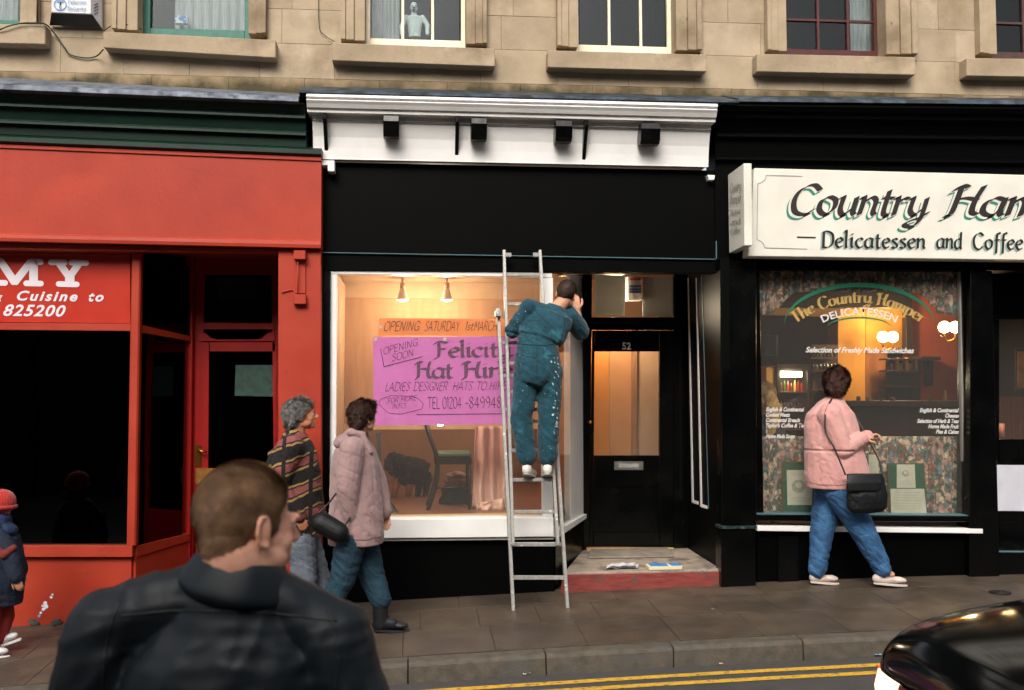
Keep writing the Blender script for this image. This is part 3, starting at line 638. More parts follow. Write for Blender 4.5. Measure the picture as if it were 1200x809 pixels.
for (x0, y0, x1, y1) in ((449, 135, 469, 159), (552, 138, 572, 162.5), (651, 141, 672, 164.5), (751, 144, 775, 167.5)):
    YA = 8.10; a, b = P(x0, y0, YA).x, P(x1, y0, YA).x-.01; z0, z1 = P(x0, y1, YA).z, P(x0, y0, YA).z
    pr_ = [(8.10, z1), (8.09, z1-.05), (8.105, z0+.03), (8.13, z0), (8.2, z0-.005), (8.25, z0+.01), (8.25, z1)]
    bm = bmesh.new(); add_prism(bm, [Vector((a, y, z)) for y, z in pr_], [Vector((b, y, z)) for y, z in pr_]); fin('bracket', bm, m_black, hat, bev=.004)
for (x0, y0, y1) in ((378, 132, 178), (534, 136, 183), (686, 140, 188)):
    a = P(x0, y0, 8.1).x; zt, zb = P(x0, y0, 8.12).z, P(x0, y1, 8.25).z
    pr_ = [(8.12, zt), (8.12, zt-.05), (8.17, zt-.12), (8.25, zb+.06), (8.29, zb), (8.34, zb), (8.34, zt)]
    bm = bmesh.new(); add_prism(bm, [Vector((a, y, z)) for y, z in pr_], [Vector((a+.03, y, z)) for y, z in pr_]); fin('bracket_fin', bm, m_black, hat, bev=.002)
slab('cornice_return', [(377, 188), (392, 188.2), (392, 201), (384, 201), (384, 194), (377, 194)], 8.25, .12, m_white, hat, bev=.004)
slab('cornice_return', [(829, 205), (838, 205.5), (837, 211), (831, 211)], 8.3, .08, m_white, hat)
slab('fascia', [(377, 190), (838, 200), (839, 303), (377, 295)], 8.37, .10, m_black_m, hat)
slab('fascia_bead', [(377, 295.5), (839, 303.5), (839, 304.4), (377, 296.4)], 8.355, .1, m_tealline, hat, bev=.0005)
slab('fascia_bead', [(838, 213), (839.2, 213), (840.2, 303), (839, 303)], 8.355, .03, m_tealline, hat, bev=.0005)
slab('lintel', [(377, 297.5), (845, 305.5), (845, 320), (377, 316.5)], 8.38, .14, m_black_m, hat)
slab('pilaster', [(377.5, 317), (387, 317.2), (386, grd(386, 8.4)+2), (377.5, grd(377, 8.4)+2)], 8.36, .16, m_black, hat)
# window frame (front)
YG = 8.43
slab('window_head', [(387.5, 317.4), (647, 320), (647, 325), (387.5, 321)], YG-.03, .10, m_white, hat)
slab('window_jamb', [(387.5, 321.5), (395, 321.5), (393, 606), (385.5, 606)], YG-.03, .10, m_white, hat)
slab('window_post', [(634, 325.5), (648, 325.5), (648, 606), (636, 606)], YG-.03, .09, m_white, hat)
slab('window_sill', [(384, 609), (649, 606.5), (649, 629.5), (384, 632)], YG-.11, .19, m_white, hat, bev=.006)
slab('sill_edge', [(384, 632.5), (649, 630), (649, 632.5), (384, 635)], YG-.09, .17, mat('grey_undercoat', '#8d8a84', rough=.6), hat)
glp = slab('window_glass', [(394, 321), (635, 325), (637, 607), (392, 608)], YG, .006, g_shop, hat, bev=0)
slab('stall_riser', [(386, 635.5), (648, 633), (650, grd(650, 8.42)+3), (386, grd(386, 8.42)+3)], 8.40, .10, m_black_m, hat)
# splayed return beside the doorway
A2 = (P(650, 600, YG).x, YG); B2 = (P(684, 600, 9.5).x, 9.5)
def pv2(name, pts, m, th=.04, off=0, bev=.002): return pv(name, pts, m, th, bev, A2, B2, off, hat)
pv2('return_post', [(668, 322), (684.5, 325), (684.5, 605.5), (669, 615)], m_white, th=.06)
pv2('return_glass', [(650, 322), (668, 324), (669, 614), (650, 625)], g_shop, th=.006, bev=0)
pv2('return_sill', [(650.5, 621), (684.5, 602), (684.5, 607), (650.5, 630)], m_white, th=.1, off=.03)
pv2('return_head', [(649.5, 306), (684, 312), (684, 324), (649.5, 320)], m_black, th=.06)
pv2('return_riser', [(650.5, 630.5), (684.5, 607.5), (684.5, 646), (650.5, 688)], m_black, th=.06, off=.005)
YD = 9.5
slab('door_head', [(680, 303), (850, 303), (850, 321), (680, 321)], YD, .1, m_black, hat)
slab('transom_bar', [(692, 372), (792, 372), (792, 387), (692, 387)], YD-.01, .09, m_black, hat)
slab('door_jamb', [(683, 321.5), (694, 321.5), (690.5, 648), (684, 648)], YD-.015, .1, m_black, hat)
slab('door_jamb', [(790, 321.5), (808, 321.5), (808, 648), (790, 648)], YD-.015, .1, m_black, hat)
slab('transom_glass', [(693, 321), (791, 321), (791, 372), (693, 372)], YD+.03, .005, g_shop, hat, bev=0)
m_paper = mat('pasted_paper', '#e2e0dc', '#e8e6e2', rough=.9, scale=12); pb_ = m_paper.node_tree.nodes['Principled BSDF']; pb_.inputs['Transmission Weight'].default_value = 0
tr_ = m_paper.node_tree.nodes.new('ShaderNodeBsdfTranslucent'); tr_.inputs[0].default_value = (.75, .73, .68, 1); mx_ = m_paper.node_tree.nodes.new('ShaderNodeMixShader'); mx_.inputs[0].default_value = .10
m_paper.node_tree.links.new(pb_.outputs[0], mx_.inputs[1]); m_paper.node_tree.links.new(tr_.outputs[0], mx_.inputs[2]); m_paper.node_tree.links.new(mx_.outputs[0], m_paper.node_tree.nodes['Material Output'].inputs[0])
slab('pasted_paper', [(697, 322), (733, 323), (732, 370), (697, 369)], YD+.037, .003, m_paper, hat, bev=0)
slab('pasted_paper', [(753, 325), (789, 325.5), (789, 371), (753, 371)], YD+.037, .003, m_paper, hat, bev=0)
d2 = bpy.data.objects.new('door', None); COL.objects.link(d2); d2.parent = hat; d2.location = P(740, 640, YD)-hat.location
for nm, pts in (('stile', [(694.5, 387.5), (697, 387.5), (695, 641), (691, 641)]), ('stile', [(773, 387.5), (789.5, 387.5), (789.5, 641), (773, 641)]), ('top_rail', [(697.5, 387.5), (772.5, 387.5), (772.5, 412), (697, 412)]), ('lock_rail', [(696.5, 534), (772.5, 534), (772.5, 570), (696, 570)]), ('bottom_rail', [(695.5, 624), (772.5, 624), (772.5, 641), (695, 641)])):
    slab(nm, pts, YD-.005, .05, m_black, d2, bev=.004)
slab('door_panel', [(695, 569), (773, 569), (773, 625), (695, 625)], YD+.015, .02, m_black, d2, bev=0)
slab('door_glass', [(695, 411), (774, 411), (774, 535), (695, 535)], YD+.02, .005, g_shop, d2, bev=0)
type_line('door_number', '52', (729, 409.5), (739.5, 409.7), 8, YD-.008, m_letter, d2, bold=.03)
m_chrome = mat('chrome', '#c9c5ba', '#b0aca2', rough=.3, metal=.9, scale=20)
slab('letter_plate', [(720, 541), (754, 541), (754, 551), (720, 551)], YD-.018, .012, m_chrome, d2)
slab('letter_flap', [(725, 543.5), (749, 543.5), (749, 548.5), (725, 548.5)], YD-.022, .004, m_steel, d2)
ball('knob', P(691.8, 495, YD-.05), .018, m_brass, d2)
slab('threshold', [(688, 642.5), (790, 642.5), (790, 646), (688, 646)], YD-.06, .05, mat('pale_timber', '#b59a6a', '#9f8458', rough=.7, scale=20), hat)
# right return of the doorway
A3 = (P(843, 600, 8.4).x, 8.4); B3 = (P(806, 600, 9.5).x, 9.5)
def pv3(name, pts, m, th=.04, off=0, bev=.002):
    n = Vector((B3[1]-A3[1], -(B3[0]-A3[0]), 0)).normalized()
    if n.x > 0: n = -n
    return prism(name, [PV(x, y, A3, B3)+n*off for x, y in pts], -n*th, m, hat, bev)
pv3('return_panel', [(806, 303), (844, 303), (845, 668), (806, 650)], mat('black_eggshell_paint', '#020303', '#040404', rough=.5, spec=.08, scale=4, bump=.001, bscale=18), th=.08)
for (xa, xb, yt, yb, dx) in ((806.5, 811.5, 326, 590, 5.5), (816, 821.5, 326, 595, 6.0)):
    w1, w2 = 1.2, 2.0
    pv3('return_glazing_frame', [(xa, yt), (xa+w1, yt), (xb+w2, yb), (xb, yb-1)], m_white, th=.006, off=.008)
    pv3('return_glazing_frame', [(xb+w2, yb-4), (xb+w2+dx, yb-2.0), (xb+w2+dx, yb+1.6), (xb+w2, yb)], m_white, th=.006, off=.008)
pv3('return_bead', [(822.5, 324), (823.2, 324), (831, 596), (830.4, 596)], m_tealline, th=.004, off=.005)
# step
m_step = mat('worn_step', '#7c7266', '#978b7c', rough=.85, scale=7, bump=.003, bscale=50, spots=[('#5a5149', 5, .5, .12)])
m_stepred = mat('red_step_paint', '#6e2a24', '#84362e', rough=.7, scale=8, bump=.004, bscale=25, stretch=(1, 1, 5), spots=[('#574038', 9, .55, .1)])
zS = P(760, 669, 8.35).z; 
sl_, sr_ = P(664, 672, 8.35).x, P(846, 669, 8.35).x
step = thing('doorstep', 'worn stone doorstep with dull red painted riser in the black doorway', 'step', ((sl_+sr_)/2, 8.8, gz(1.5, 8.5)))
bm = bmesh.new(); f = [Vector((sl_-.03, 8.35, zS)), Vector((sr_, 8.35, zS)), Vector((B3[0], 9.5, zS+.0)), Vector((B2[0]-.02, 9.5, zS))]
add_prism(bm, f, [p-Vector((0, 0, .3)) for p in f]); fin('tread', bm, m_step, step, bev=.01)
slab('riser', [(660, 674), (846, 670), (848, 690), (656, 697)], 8.335, .013, m_stepred, step, bev=.003)
bm = bmesh.new(); f = [PD(0, 0, 1)]*0
f = [Vector((P(688, 655, 9.0).x, 8.98, zS+.001)), Vector((P(790, 655, 8.95).x, 8.95, zS+.001)), Vector((P(783, 650, 9.4).x, 9.42, zS+.001)), Vector((P(693, 648, 9.4).x, 9.42, zS+.001))]
add_prism(bm, f, [p+Vector((0, 0, .02)) for p in f]); fin('upper_stone', bm, mat('grey_step_stone', '#6d665c', '#857c70', rough=.85, scale=9, bump=.003, bscale=50), step, bev=.006)
def flat_item(name, px, py, s, h, col, label, cat, rot=0, c2=None):
    Y = 8.6; p = P(px, py, Y); lo, hi = 8.3, 9.5
    for _ in range(30):
        mm = (lo+hi)/2; p = P(px, py, mm)
        if p.z > zS+.0: lo = mm
        else: hi = mm
    p.z = zS+h/2+.001; return p
p = flat_item('x', 727, 666, 0, .02, '', '', ''); nw = thing('newspaper', 'crumpled white newspaper left on the doorstep', 'newspaper', p)
for k in range(3):
    bm = bmesh.new(); n = 6; w_, d_ = .27-.03*k, .13; r4 = random.Random(k)
    g = [[bm.verts.new(p+Vector(((i/n-.5)*w_+j*.02, (j/2-.5)*d_, .004+k*.008+.012*noise.noise(Vector((i*.8, j*1.3, k*5)))))) for i in range(n+1)] for j in range(3)]
    for j in range(2):
        for i in range(n): bm.faces.new((g[j][i], g[j][i+1], g[j+1][i+1], g[j+1][i]))
    fin('sheet', bm, mat('newsprint', '#c9c6c8', '#8f93a6', rough=.8, scale=60, contrast=(.45, .7)), nw)
p = flat_item('x', 778, 667, 0, .035, '', '', ''); bk = thing('booklet', 'blue and white tray of paint filler lying on the doorstep', 'packet', p)
box3('tray', p, (.29, .12, .03), mat('pale_card', '#d0c8a4', rough=.7), bk)
box3('wrapper', p+Vector((-.05, 0, .019)), (.15, .11, .008), mat('blue_card', '#2b6cad', '#3b7dbb', rough=.5, scale=20), bk)
box3('wrapper', p+Vector((.095, 0, .019)), (.08, .11, .008), mat('blue_card', '#2b6cad'), bk)
# ---------------- shop window display and room
zP = P(500, 606, 8.6).z                       # window platform level
XLm, XRm = P(390, 500, 8.5).x, P(846, 500, 9.6).x+.15
slab('side_wall', [(389, 321), (395.5, 321), (392, 608), (384, 608)], 8.54, 1.4, m_cream_w, hat, bev=0)
prism('display_ceiling', [(XLm-.05, 8.52, 2.68), (A2[0], 8.52, 2.68), (B2[0]-.05, 9.6, 2.68), (XLm-.05, 9.6, 2.68)], (0, 0, .05), m_cream_w, hat, bev=0)
prism('display_floor', [(XLm-.05, 8.5, zP), (A2[0]-.02, 8.5, zP), (B2[0]-.05, 9.55, zP), (B2[0]-.05, 11.8, zP), (XLm-.05, 11.8, zP)], (0, 0, -.06), m_wood, hat, bev=0)
prism('window_board', [(XLm-.02, 8.50, zP+.003), (A2[0]-.04, 8.50, zP+.003), (A2[0]-.04, 8.66, zP+.003), (XLm-.02, 8.66, zP+.003)], (0, 0, .014), m_pale, hat)
prism('display_partition', [P(404, 349, 9.5), P(652, 352, 9.5), P(652, 497, 9.5), P(404, 497, 9.5)], (0, .03, 0), m_hess, hat)
prism('partition_rail', [P(396, 497.5, 9.47), P(654, 496.5, 9.47), P(654, 503, 9.47), P(396, 504, 9.47)], (0, .05, 0), m_pale, hat)
prism('partition_head', [P(390, 330, 9.51), P(654, 331, 9.51), P(654, 352, 9.51), P(390, 349, 9.51)], (0, .02, 0), m_cream_w, hat)
room(hat, XLm-.06, XRm, 9.62, 12.0, zS, 3.0, m_orange)
# vertical coloured wall bands seen through the door glass
for (x0, x1, mm, yy) in ((690, 714, 'orange_bright', 10.3), (714, 741, 'tan_wall', 10.4), (741, 747, 'orange_wall', 10.3), (747, 785, 'greige', 10.35)):
    m_ = {'orange_bright': mat('orange_bright', '#b8752c', '#c07e34', rough=.6, scale=3), 'tan_wall': m_tan, 'orange_wall': m_orange, 'greige': mat('greige_wall', '#a88668', '#b29072', rough=.7, scale=3)}[mm]
    prism('wall_board', [P(x0, 395, yy), P(x1-.3, 395, yy), P(x1-.3, 660, yy), P(x0, 660, yy)], (0, .05, 0), m_, hat)
prism('return_lining', [P(651, 345, 9.62), P(690, 345, 9.62), P(690, 610, 9.62), P(651, 610, 9.62)], (0, .02, 0), mat('orange_bright', '#b8752c'), hat)
# carton in the fanlight
ct = thing('carton', 'white carton with red and blue print standing in the fanlight over door 52', 'carton', P(743, 352, YD+.12))
slab('box', [(736, 324), (752, 324.5), (752, 352), (736, 352)], YD+.07, .12, mat('carton_white', '#b9b4ac', rough=.7), ct)
slab('print', [(738, 326), (751, 326.3), (751, 329), (738, 328.7)], YD+.068, .001, mat('print_red', '#a02c28', rough=.7), ct, bev=0)
for a_, b_ in ((334.5, 337), (338, 340.5), (341, 343.5)): slab('print', [(737.5, a_), (751.5, a_), (751.5, b_), (737.5, b_)], YD+.068, .001, mat('print_blue', '#27406e', rough=.7), ct, bev=0)
# spot lamps
def point(name, loc, e, col=(1, .80, .58), r=.05, par=None, spot=None):
    l = bpy.data.lights.new(name, 'SPOT' if spot else 'POINT'); l.energy = e; l.color = col; l.shadow_soft_size = r
    if spot: l.spot_size = spot; l.spot_blend = .6
    o = bpy.data.objects.new(name, l); COL.objects.link(o)
    if par is not None: o.parent = par; o.location = Vector(loc)-par.location
    else: o.location = loc
    return o
m_lampw = mat('lamp_white', '#d8cfc0', rough=.4); m_bulb = emis('warm_bulb', '#ffd9a0', 14)
for px, lb in ((472, 'left spot lamp hanging from the display ceiling above the orange banner'), (523.5, 'right spot lamp hanging from the display ceiling above the orange banner')):
    p = P(px, 351, 9.1); sp = thing('spot_lamp', lb, 'lamp', p, 'spot lamps in the hat shop window')
    tube('stem', [p+Vector((0, 0, .09)), Vector((p.x, p.y, 2.68))], .012, m_lampw, sp)
    bm = bmesh.new(); bmesh.ops.create_cone(bm, segments=20, cap_ends=False, radius1=.055, radius2=.022, depth=.11, matrix=Matrix.Translation(p+Vector((0, 0, .05)))); fin('shade', bm, m_lampw, sp, smooth=True)
    tube('holder', [p+Vector((0, 0, .10)), p+Vector((0, 0, .15))], .026, mat('holder_cream', '#d8b48a', rough=.4), sp, 12)
    ball('bulb', p+Vector((0, 0, .0)), (.05, .05, .02), m_bulb, sp)
    point('lamp_light', p+Vector((0, 0, -.06)), 12, par=sp)
gp = P(516, 494, 8.9); gb = thing('flash_glare', 'added glowing ball standing in for flash glare on the glass just below the pink poster', 'lamp', gp)  # glare of a camera flash on the pane, put in as a glowing ball
ball('bulb', gp, .042, emis('flash_glare_glow', '#fff2e0', 30), gb); tube('stem', [gp+Vector((0, .02, .03)), P(516, 485, 9.1)], .008, m_lampw, gb)  # glowing ball and stem added for the glare, no bulb hangs here
rm_l = thing('added_room_light', 'unseen lamp added to light the room behind the black door', 'lamp', (2.0, 9.85, 2.8)); ball('globe', (2.0, 9.85, 2.75), .09, emis('added_globe', '#ffcf90', 6), rm_l); point('lamp_light', (2.0, 9.9, 2.5), 36, par=rm_l, r=.1)  # added lamp, out of sight, to brighten what shows through the door glass
rm_2 = thing('added_room_light', 'unseen lamp added to light the room behind the window display', 'lamp', (.2, 10.7, 2.75)); ball('globe', (.2, 10.7, 2.7), .09, emis('added_globe', '#ffcf90', 6), rm_2); point('lamp_light', (.2, 10.7, 2.4), 22, par=rm_2, r=.1)  # second added lamp, unseen, lifting the light behind the display
# posters
YPo = 8.44
m_or = mat('orange_card', '#f88a44', '#fa9450', rough=.7, scale=5); m_pk = mat('pink_card', '#d670c4', '#dc7acc', rough=.7, scale=5)
m_ink = mat('purple_ink', '#6a2c5c', rough=.8); m_ink2 = mat('dark_ink', '#7a4470', '#5a3454', rough=.8, scale=60); m_ink3 = mat('brown_ink', '#6b3038', rough=.8)
m_tape = mat('sticky_tape', '#cfc4c4', rough=.4)
b1 = thing('banner', 'orange paper banner reading OPENING SATURDAY 1st MARCH above the pink poster', 'banner', P(520, 384, YPo))
slab('card', [(444, 373), (606, 374), (606, 394), (443, 393.5)], YPo+.02, .002, m_or, b1, bev=0)
K = dict(nib=.9, ang=50, thin=.35, slant=.28, caps_plain=True)
pen_line('lettering', 'OPENING', (449, 388), (491, 387.6), 6.8, YPo+.02, m_ink3, b1, **K)
pen_line('lettering', 'SATURDAY', (497, 388), (538, 387.6), 6.8, YPo+.02, m_ink3, b1, **K)
pen_line('lettering', '1st', (544, 387), (554, 387), 6, YPo+.02, m_ink3, b1, **K)
pen_line('lettering', 'MARCH', (555, 387.5), (582, 387.3), 6.6, YPo+.02, m_ink3, b1, **K)
slab('tape', [(444.5, 381), (448, 381), (448, 385), (444.5, 385)], YPo+.018, .001, m_tape, b1, bev=0)
b2 = thing('poster', 'large pink poster advertising Felicity Hat Hire in black letter', 'poster', P(520, 450, YPo))
slab('card', [(437, 395), (606, 394.5), (606, 497), (438, 499)], YPo+.021, .002, m_pk, b2, bev=0)
Y2 = YPo+.021
B_ = dict(nib=2.5, ang=42, thin=.2, slant=.0, track=-.3)
pen_line('lettering', 'Felicity', (508, 419), (599, 418), 11.2, Y2, m_ink2, b2, **B_)
pen_line('lettering', 'Hat', (486, 443), (531, 443), 11.5, Y2, m_ink2, b2, **B_)
pen_line('lettering', 'Hire', (541, 443), (600, 442.5), 11.5, Y2, m_ink2, b2, **B_)
K2 = dict(nib=.8, ang=50, thin=.3, slant=.25, caps_plain=True)
pen_line('lettering', 'LADIES', (451, 458.5), (480, 458), 6.2, Y2, m_ink, b2, **K2)
pen_line('lettering', 'DESIGNER', (484, 458), (524, 457.6), 6.2, Y2, m_ink, b2, **K2)
pen_line('lettering', 'HATS', (530, 457.6), (553, 457.3), 6.2, Y2, m_ink, b2, **K2)
pen_line('lettering', 'TO HIRE', (557, 457.3), (593, 457), 6.2, Y2, m_ink, b2, **K2)
K3 = dict(nib=.8, ang=50, thin=.35, slant=.0, caps_plain=True)
pen_line('lettering', 'TEL 01204', (501, 479), (541, 478.6), 8.2, Y2, m_ink, b2, **K3)
pen_line('lettering', '-849948', (545, 478.6), (588, 478.2), 8.2, Y2, m_ink, b2, **K3)
pen_line('lettering', 'OPENING', (449, 416), (490, 405), 5.0, Y2, m_ink, b2, **K2)
pen_line('lettering', 'SOON', (459, 424), (485, 417), 5.0, Y2, m_ink, b2, **K2)
pen_line('lettering', 'FOR MORE', (453, 473), (488, 469), 3.6, Y2, m_ink, b2, **K2)
pen_line('lettering', 'INFO...', (459, 479.5), (479, 478), 3.6, Y2, m_ink, b2, **K2)
def ink_path(pts, r, par, Y, m, name='ink_line'):
    bm = bmesh.new(); pts = [P(x, y, Y-.004) for x, y in pts]
    for a, b in zip(pts, pts[1:]):
        t = (b-a).normalized(); s = Vector((-t.z, 0, t.x))*r; bm.faces.new([bm.verts.new(v) for v in (a+s, b+s, b-s, a-s)])
    return fin(name, bm, m, par)
ink_path([(446, 409), (450, 430), (495, 418)], .003, b2, Y2, m_ink)
ink_path([(488, 486), (588, 485)], .003, b2, Y2, m_ink)
cl = [(470+26*math.cos(t/12*2*math.pi)*(1+.08*math.sin(t*2.1)), 474+11*math.sin(t/12*2*math.pi)*(1+.12*math.cos(t*1.7))) for t in range(13)]
ink_path(cl, .002, b2, Y2, m_ink)
for px in (440, 521): slab('tape', [(px-1.5, 395.5), (px+2, 395.5), (px+2, 400), (px-1.5, 400)], YPo+.018, .001, m_tape, b2, bev=0)
# chair
def chair_hat():
    c = P(530, 608, 9.25); t = thing('chair', 'dark wooden chair with green seat standing in the shop window', 'chair', (c.x, 9.25, zP))
    z = zP; x0, x1 = P(509, 600, 9.2).x, P(552, 600, 9.2).x; y0, y1 = 9.08, 9.44; zs_ = zP+.47
    m_gs = mat('green_seat', '#4a6652', '#3b5544', rough=.8, scale=20)
    prism('seat', [(x0, y0, zs_), (x1, y0-.02, zs_), (x1, y1+.02, zs_), (x0, y1, zs_)], (0, 0, .045), m_gs, t, bev=.012)
    bm = bmesh.new()
    for a, b in (((x0, y0), (x1, y0-.02)), ((x0, y1), (x1, y1+.02))): add_prism(bm, [Vector((a[0], a[1]-.01, zs_-.06)), Vector((b[0], b[1]-.01, zs_-.06)), Vector((b[0], b[1]-.01, zs_-.001)), Vector((a[0], a[1]-.01, zs_-.001))], [Vector((a[0], a[1]+.01, zs_-.06)), Vector((b[0], b[1]+.01, zs_-.06)), Vector((b[0], b[1]+.01, zs_-.001)), Vector((a[0], a[1]+.01, zs_-.001))])
    fin('seat_rail', bm, m_darkwood, t)
    for (x, y, dx) in ((x1-.02, y0, .0), (x1-.02, y1, .0)): tube('leg', [(x, y, zs_-.002), (x+dx, y, z+.0)], [.018, .013], m_darkwood, t)
    for y in (y0, y1): tube('leg', smooth_pts([(x0-.10, y, zs_+.42), (x0-.05, y, zs_+.22), (x0+.02, y, zs_), (x0+.02, y, zs_-.2), (x0-.06, y, z)]), .02, m_darkwood, t)
    for k in range(2): tube('back_rail', [(x0-.10+k*.045, y0, zs_+.40-k*.17), (x0-.10+k*.045, y1, zs_+.40-k*.17)], .02, m_darkwood, t)
    tube('stretcher', [(x0, y0, z+.2), (x1-.02, y0, z+.2)], .009, m_darkwood, t)
chair_hat()
def drape(name, pts_top, pts_bot, Y, m, label, cat, amp=.03, n=60, rows=24, fr=5.5):
    bm = bmesh.new(); g = []
    for j in range(rows+1):
        v = j/rows; row = []
        for i in range(n+1):
            u = i/n; a = P(pts_top[0][0]+(pts_top[1][0]-pts_top[0][0])*u, pts_top[0][1]+(pts_top[1][1]-pts_top[0][1])*u, Y)
            b = P(pts_bot[0][0]+(pts_bot[1][0]-pts_bot[0][0])*u, pts_bot[0][1]+(pts_bot[1][1]-pts_bot[0][1])*u, Y); p = a.lerp(b, v)
            p.y += amp*math.sin(u*fr*2*math.pi+noise.noise(Vector((u*3, v*2, 1)))*2)*(.4+.8*v)+.03*noise.noise(Vector((u*4, v*4, 3)))
            row.append(bm.verts.new(p))
        g.append(row)
    for j in range(rows):
        for i in range(n): bm.faces.new((g[j][i], g[j][i+1], g[j+1][i+1], g[j+1][i]))
    o = fin(name, bm, m, smooth=True); sm = o.modifiers.new('s', 'SOLIDIFY'); sm.thickness = .004
    tag(o, label, cat); return o
drape('cloth', [(557, 500), (592, 500)], [(553, 596), (597, 600)], 9.15, mat('pink_cloth', '#cfa898', '#dab6a6', rough=.9, scale=6, sheen=.3), 'length of pale pink cloth hanging from the rail beside the chair', 'cloth', fr=3)
drape('cloth', [(560, 590), (590, 584)], [(556, 608), (590, 609)], 9.05, mat('pink_cloth', '#b98a78'), 'fallen fold of the pale pink cloth on the window floor', 'cloth', fr=2)
def lump(name, c, rad, m, label, cat, seed=0, amp=.35, fr=9, sub=4):
    bm = bmesh.new(); bmesh.ops.create_icosphere(bm, subdivisions=sub, radius=1)
    for v in bm.verts:
        d = 1+amp*noise.noise(v.co*fr*.25+Vector((seed, 0, 0)))+amp*.3*noise.noise(v.co*fr); v.co = Vector((v.co.x*rad[0], v.co.y*rad[1], v.co.z*rad[2]))*d+Vector(c)
    o = fin(name, bm, m, smooth=True); tag(o, label, cat); return o
lump('bag', P(534, 588, 9.6)+Vector((0, 0, .02)), (.15, .12, .17), mat('dark_cloth_bag', '#101416', '#1a2022', rough=.8, scale=9), 'dark cloth bag slumped under the green seated chair', 'bag', 3, .2)
lump('bundle', P(536, 562, 9.55), (.11, .08, .07), mat('mauve_bundle', '#70504a', '#8c6a60', rough=.8, scale=9), 'small mauve bundle lying on top of the dark bag', 'bundle', 6, .4)
# shaggy toy animal
dg_ = thing('toy_dog', 'dark shaggy toy dog on pale legs standing behind the glass under the poster', 'toy dog', (P(478, 585, 10.3).x, 10.3, zP))
m_fur = mat('shaggy_fur', '#1c1512', '#31241c', rough=.95, scale=30, bump=.02, bscale=60)
def lump_p(name, c, rad, seed, par, m): 
    o = lump(name, c, rad, m, None, None, seed, .3, 14, 4); o.parent = par; o.data.transform(Matrix.Translation(-par.location)); return o
lump_p('body', P(481, 552, 10.3), (.2, .12, .14), 1, dg_, m_fur); lump_p('head', P(463, 542, 10.25), (.10, .09, .10), 2, dg_, m_fur)
lump_p('muzzle', P(456, 548, 10.2), (.05, .05, .04), 4, dg_, m_fur)
for px, py in ((462, 586), (478, 590), (489, 586), (498, 584)): tube('leg', [P(px+4, 558, 10.3), Vector((P(px, py, 10.3).x, 10.3, zP))], [.05, .026], mat('pale_leg', '#a5612c', rough=.7) if px in (462, 478) else m_fur, dg_)
slab_b = thing('dark_panel', 'dark diagonal panel at the left end of the shop window', 'board', (P(455, 600, 9.2).x, 9.2, zP))  # thin dark panel bent into a diagonal
prism('panel', [P(441, 508, 9.2), P(446, 506, 9.2), P(447, 570, 9.15), P(469, 604, 8.9), P(456, 605, 8.9), P(445, 580, 9.15)], (0, .02, 0), mat('dark_panel_tone', '#141a1a', '#1f2624', rough=.6, scale=9), slab_b)
# =================================================================== DELICATESSEN FRONT (right)
dl = thing('shopfront', 'black delicatessen front with white lettered board and warmly lit café window', 'shopfront', (P(1010, 680, 8.4).x, 8.4, gz(3.6, 8.4)))
dl['label'] = 'black delicatessen front with white lettered board and warmly lit window'
moulding('lead_flashing', 845.5, 1500, [(112, 118, 8.55), (115, 122, 8.12), (119, 126, 8.1), (120, 127, 8.12)], m_lead_d, dl)
moulding('cornice', 845.5, 1500, [(120.5, 127.5, 8.13), (124, 131, 8.12), (130, 137, 8.15), (131, 138, 8.18), (138, 145, 8.19), (139, 146, 8.24), (156, 163, 8.29), (157, 164, 8.26), (160, 167, 8.26), (161, 168, 8.31), (183, 191, 8.33), (184, 192, 8.29), (187, 195, 8.29), (188, 196, 8.34), (314, 320, 8.36)], m_black_m, dl)
slab('pilaster', [(846, 305), (886.5, 305.5), (887, 616), (846, 616)], 8.30, .14, m_black, dl, bev=.006)
slab('plinth', [(845, 620), (886, 620), (886, grd(886, 8.3)+3), (845.5, grd(845, 8.3)+3)], 8.27, .16, m_black, dl, bev=.006)
slab('plinth_bead', [(844.5, 617), (886.5, 617), (886.5, 620), (844.5, 620)], 8.255, .16, mat('worn_teal_paint', '#14201f', '#41595a', rough=.4, scale=30, contrast=(.5, .7)), dl)
YL = 8.44
slab('window_head', [(887, 311), (1130, 314), (1130, 318), (887, 317)], YL-.04, .1, m_black, dl)
slab('window_jamb', [(887.2, 317.5), (890, 317.5), (895, 603), (887.5, 603)], YL-.04, .1, m_black, dl)
slab('window_jamb', [(1127, 318.5), (1137, 318.5), (1145, 603), (1134, 603)], YL-.04, .1, m_black, dl)
slab('jamb_glint', [(1124.5, 318.5), (1126.8, 318.5), (1133.8, 602), (1130, 602)], YL-.02, .05, mat('jamb_glint_grey', '#7a7470', '#8b8580', rough=.4, scale=10), dl)  # light reflecting along the jamb, painted as a thin grey strip
slab('window_glass', [(890, 316), (1126, 317), (1132, 604), (894, 604)], YL, .006, g_shop, dl, bev=0)
slab('window_sill', [(886, 603.5), (1150, 605.5), (1150, 612), (886, 611)], YL-.12, .2, m_black, dl, bev=.005)
slab('sill_edge', [(886, 602), (1150, 604), (1150, 605), (886, 603.2)], YL-.1, .16, m_tealline, dl, bev=.001)
slab('white_ledge', [(887.5, 616.5), (1152, 620), (1152, 625.5), (887.5, 622.5)], YL-.14, .2, m_white, dl, bev=.003)
slab('stall_riser', [(887, 623), (1136, 626), (1136, grd(1136, 8.4)+3), (887, grd(887, 8.4)+3)], 8.39, .1, m_black_m, dl)
slab('plinth', [(912, 628), (936, 628), (936, grd(936, 8.36)+3), (912, grd(912, 8.36)+3)], 8.365, .024, m_black, dl)
slab('pilaster', [(1137.5, 317), (1163, 317.5), (1172, grd(1170, 8.3)+3), (1136.5, grd(1136, 8.3)+3)], 8.31, .22, m_black, dl, bev=.006)
YE = 8.95
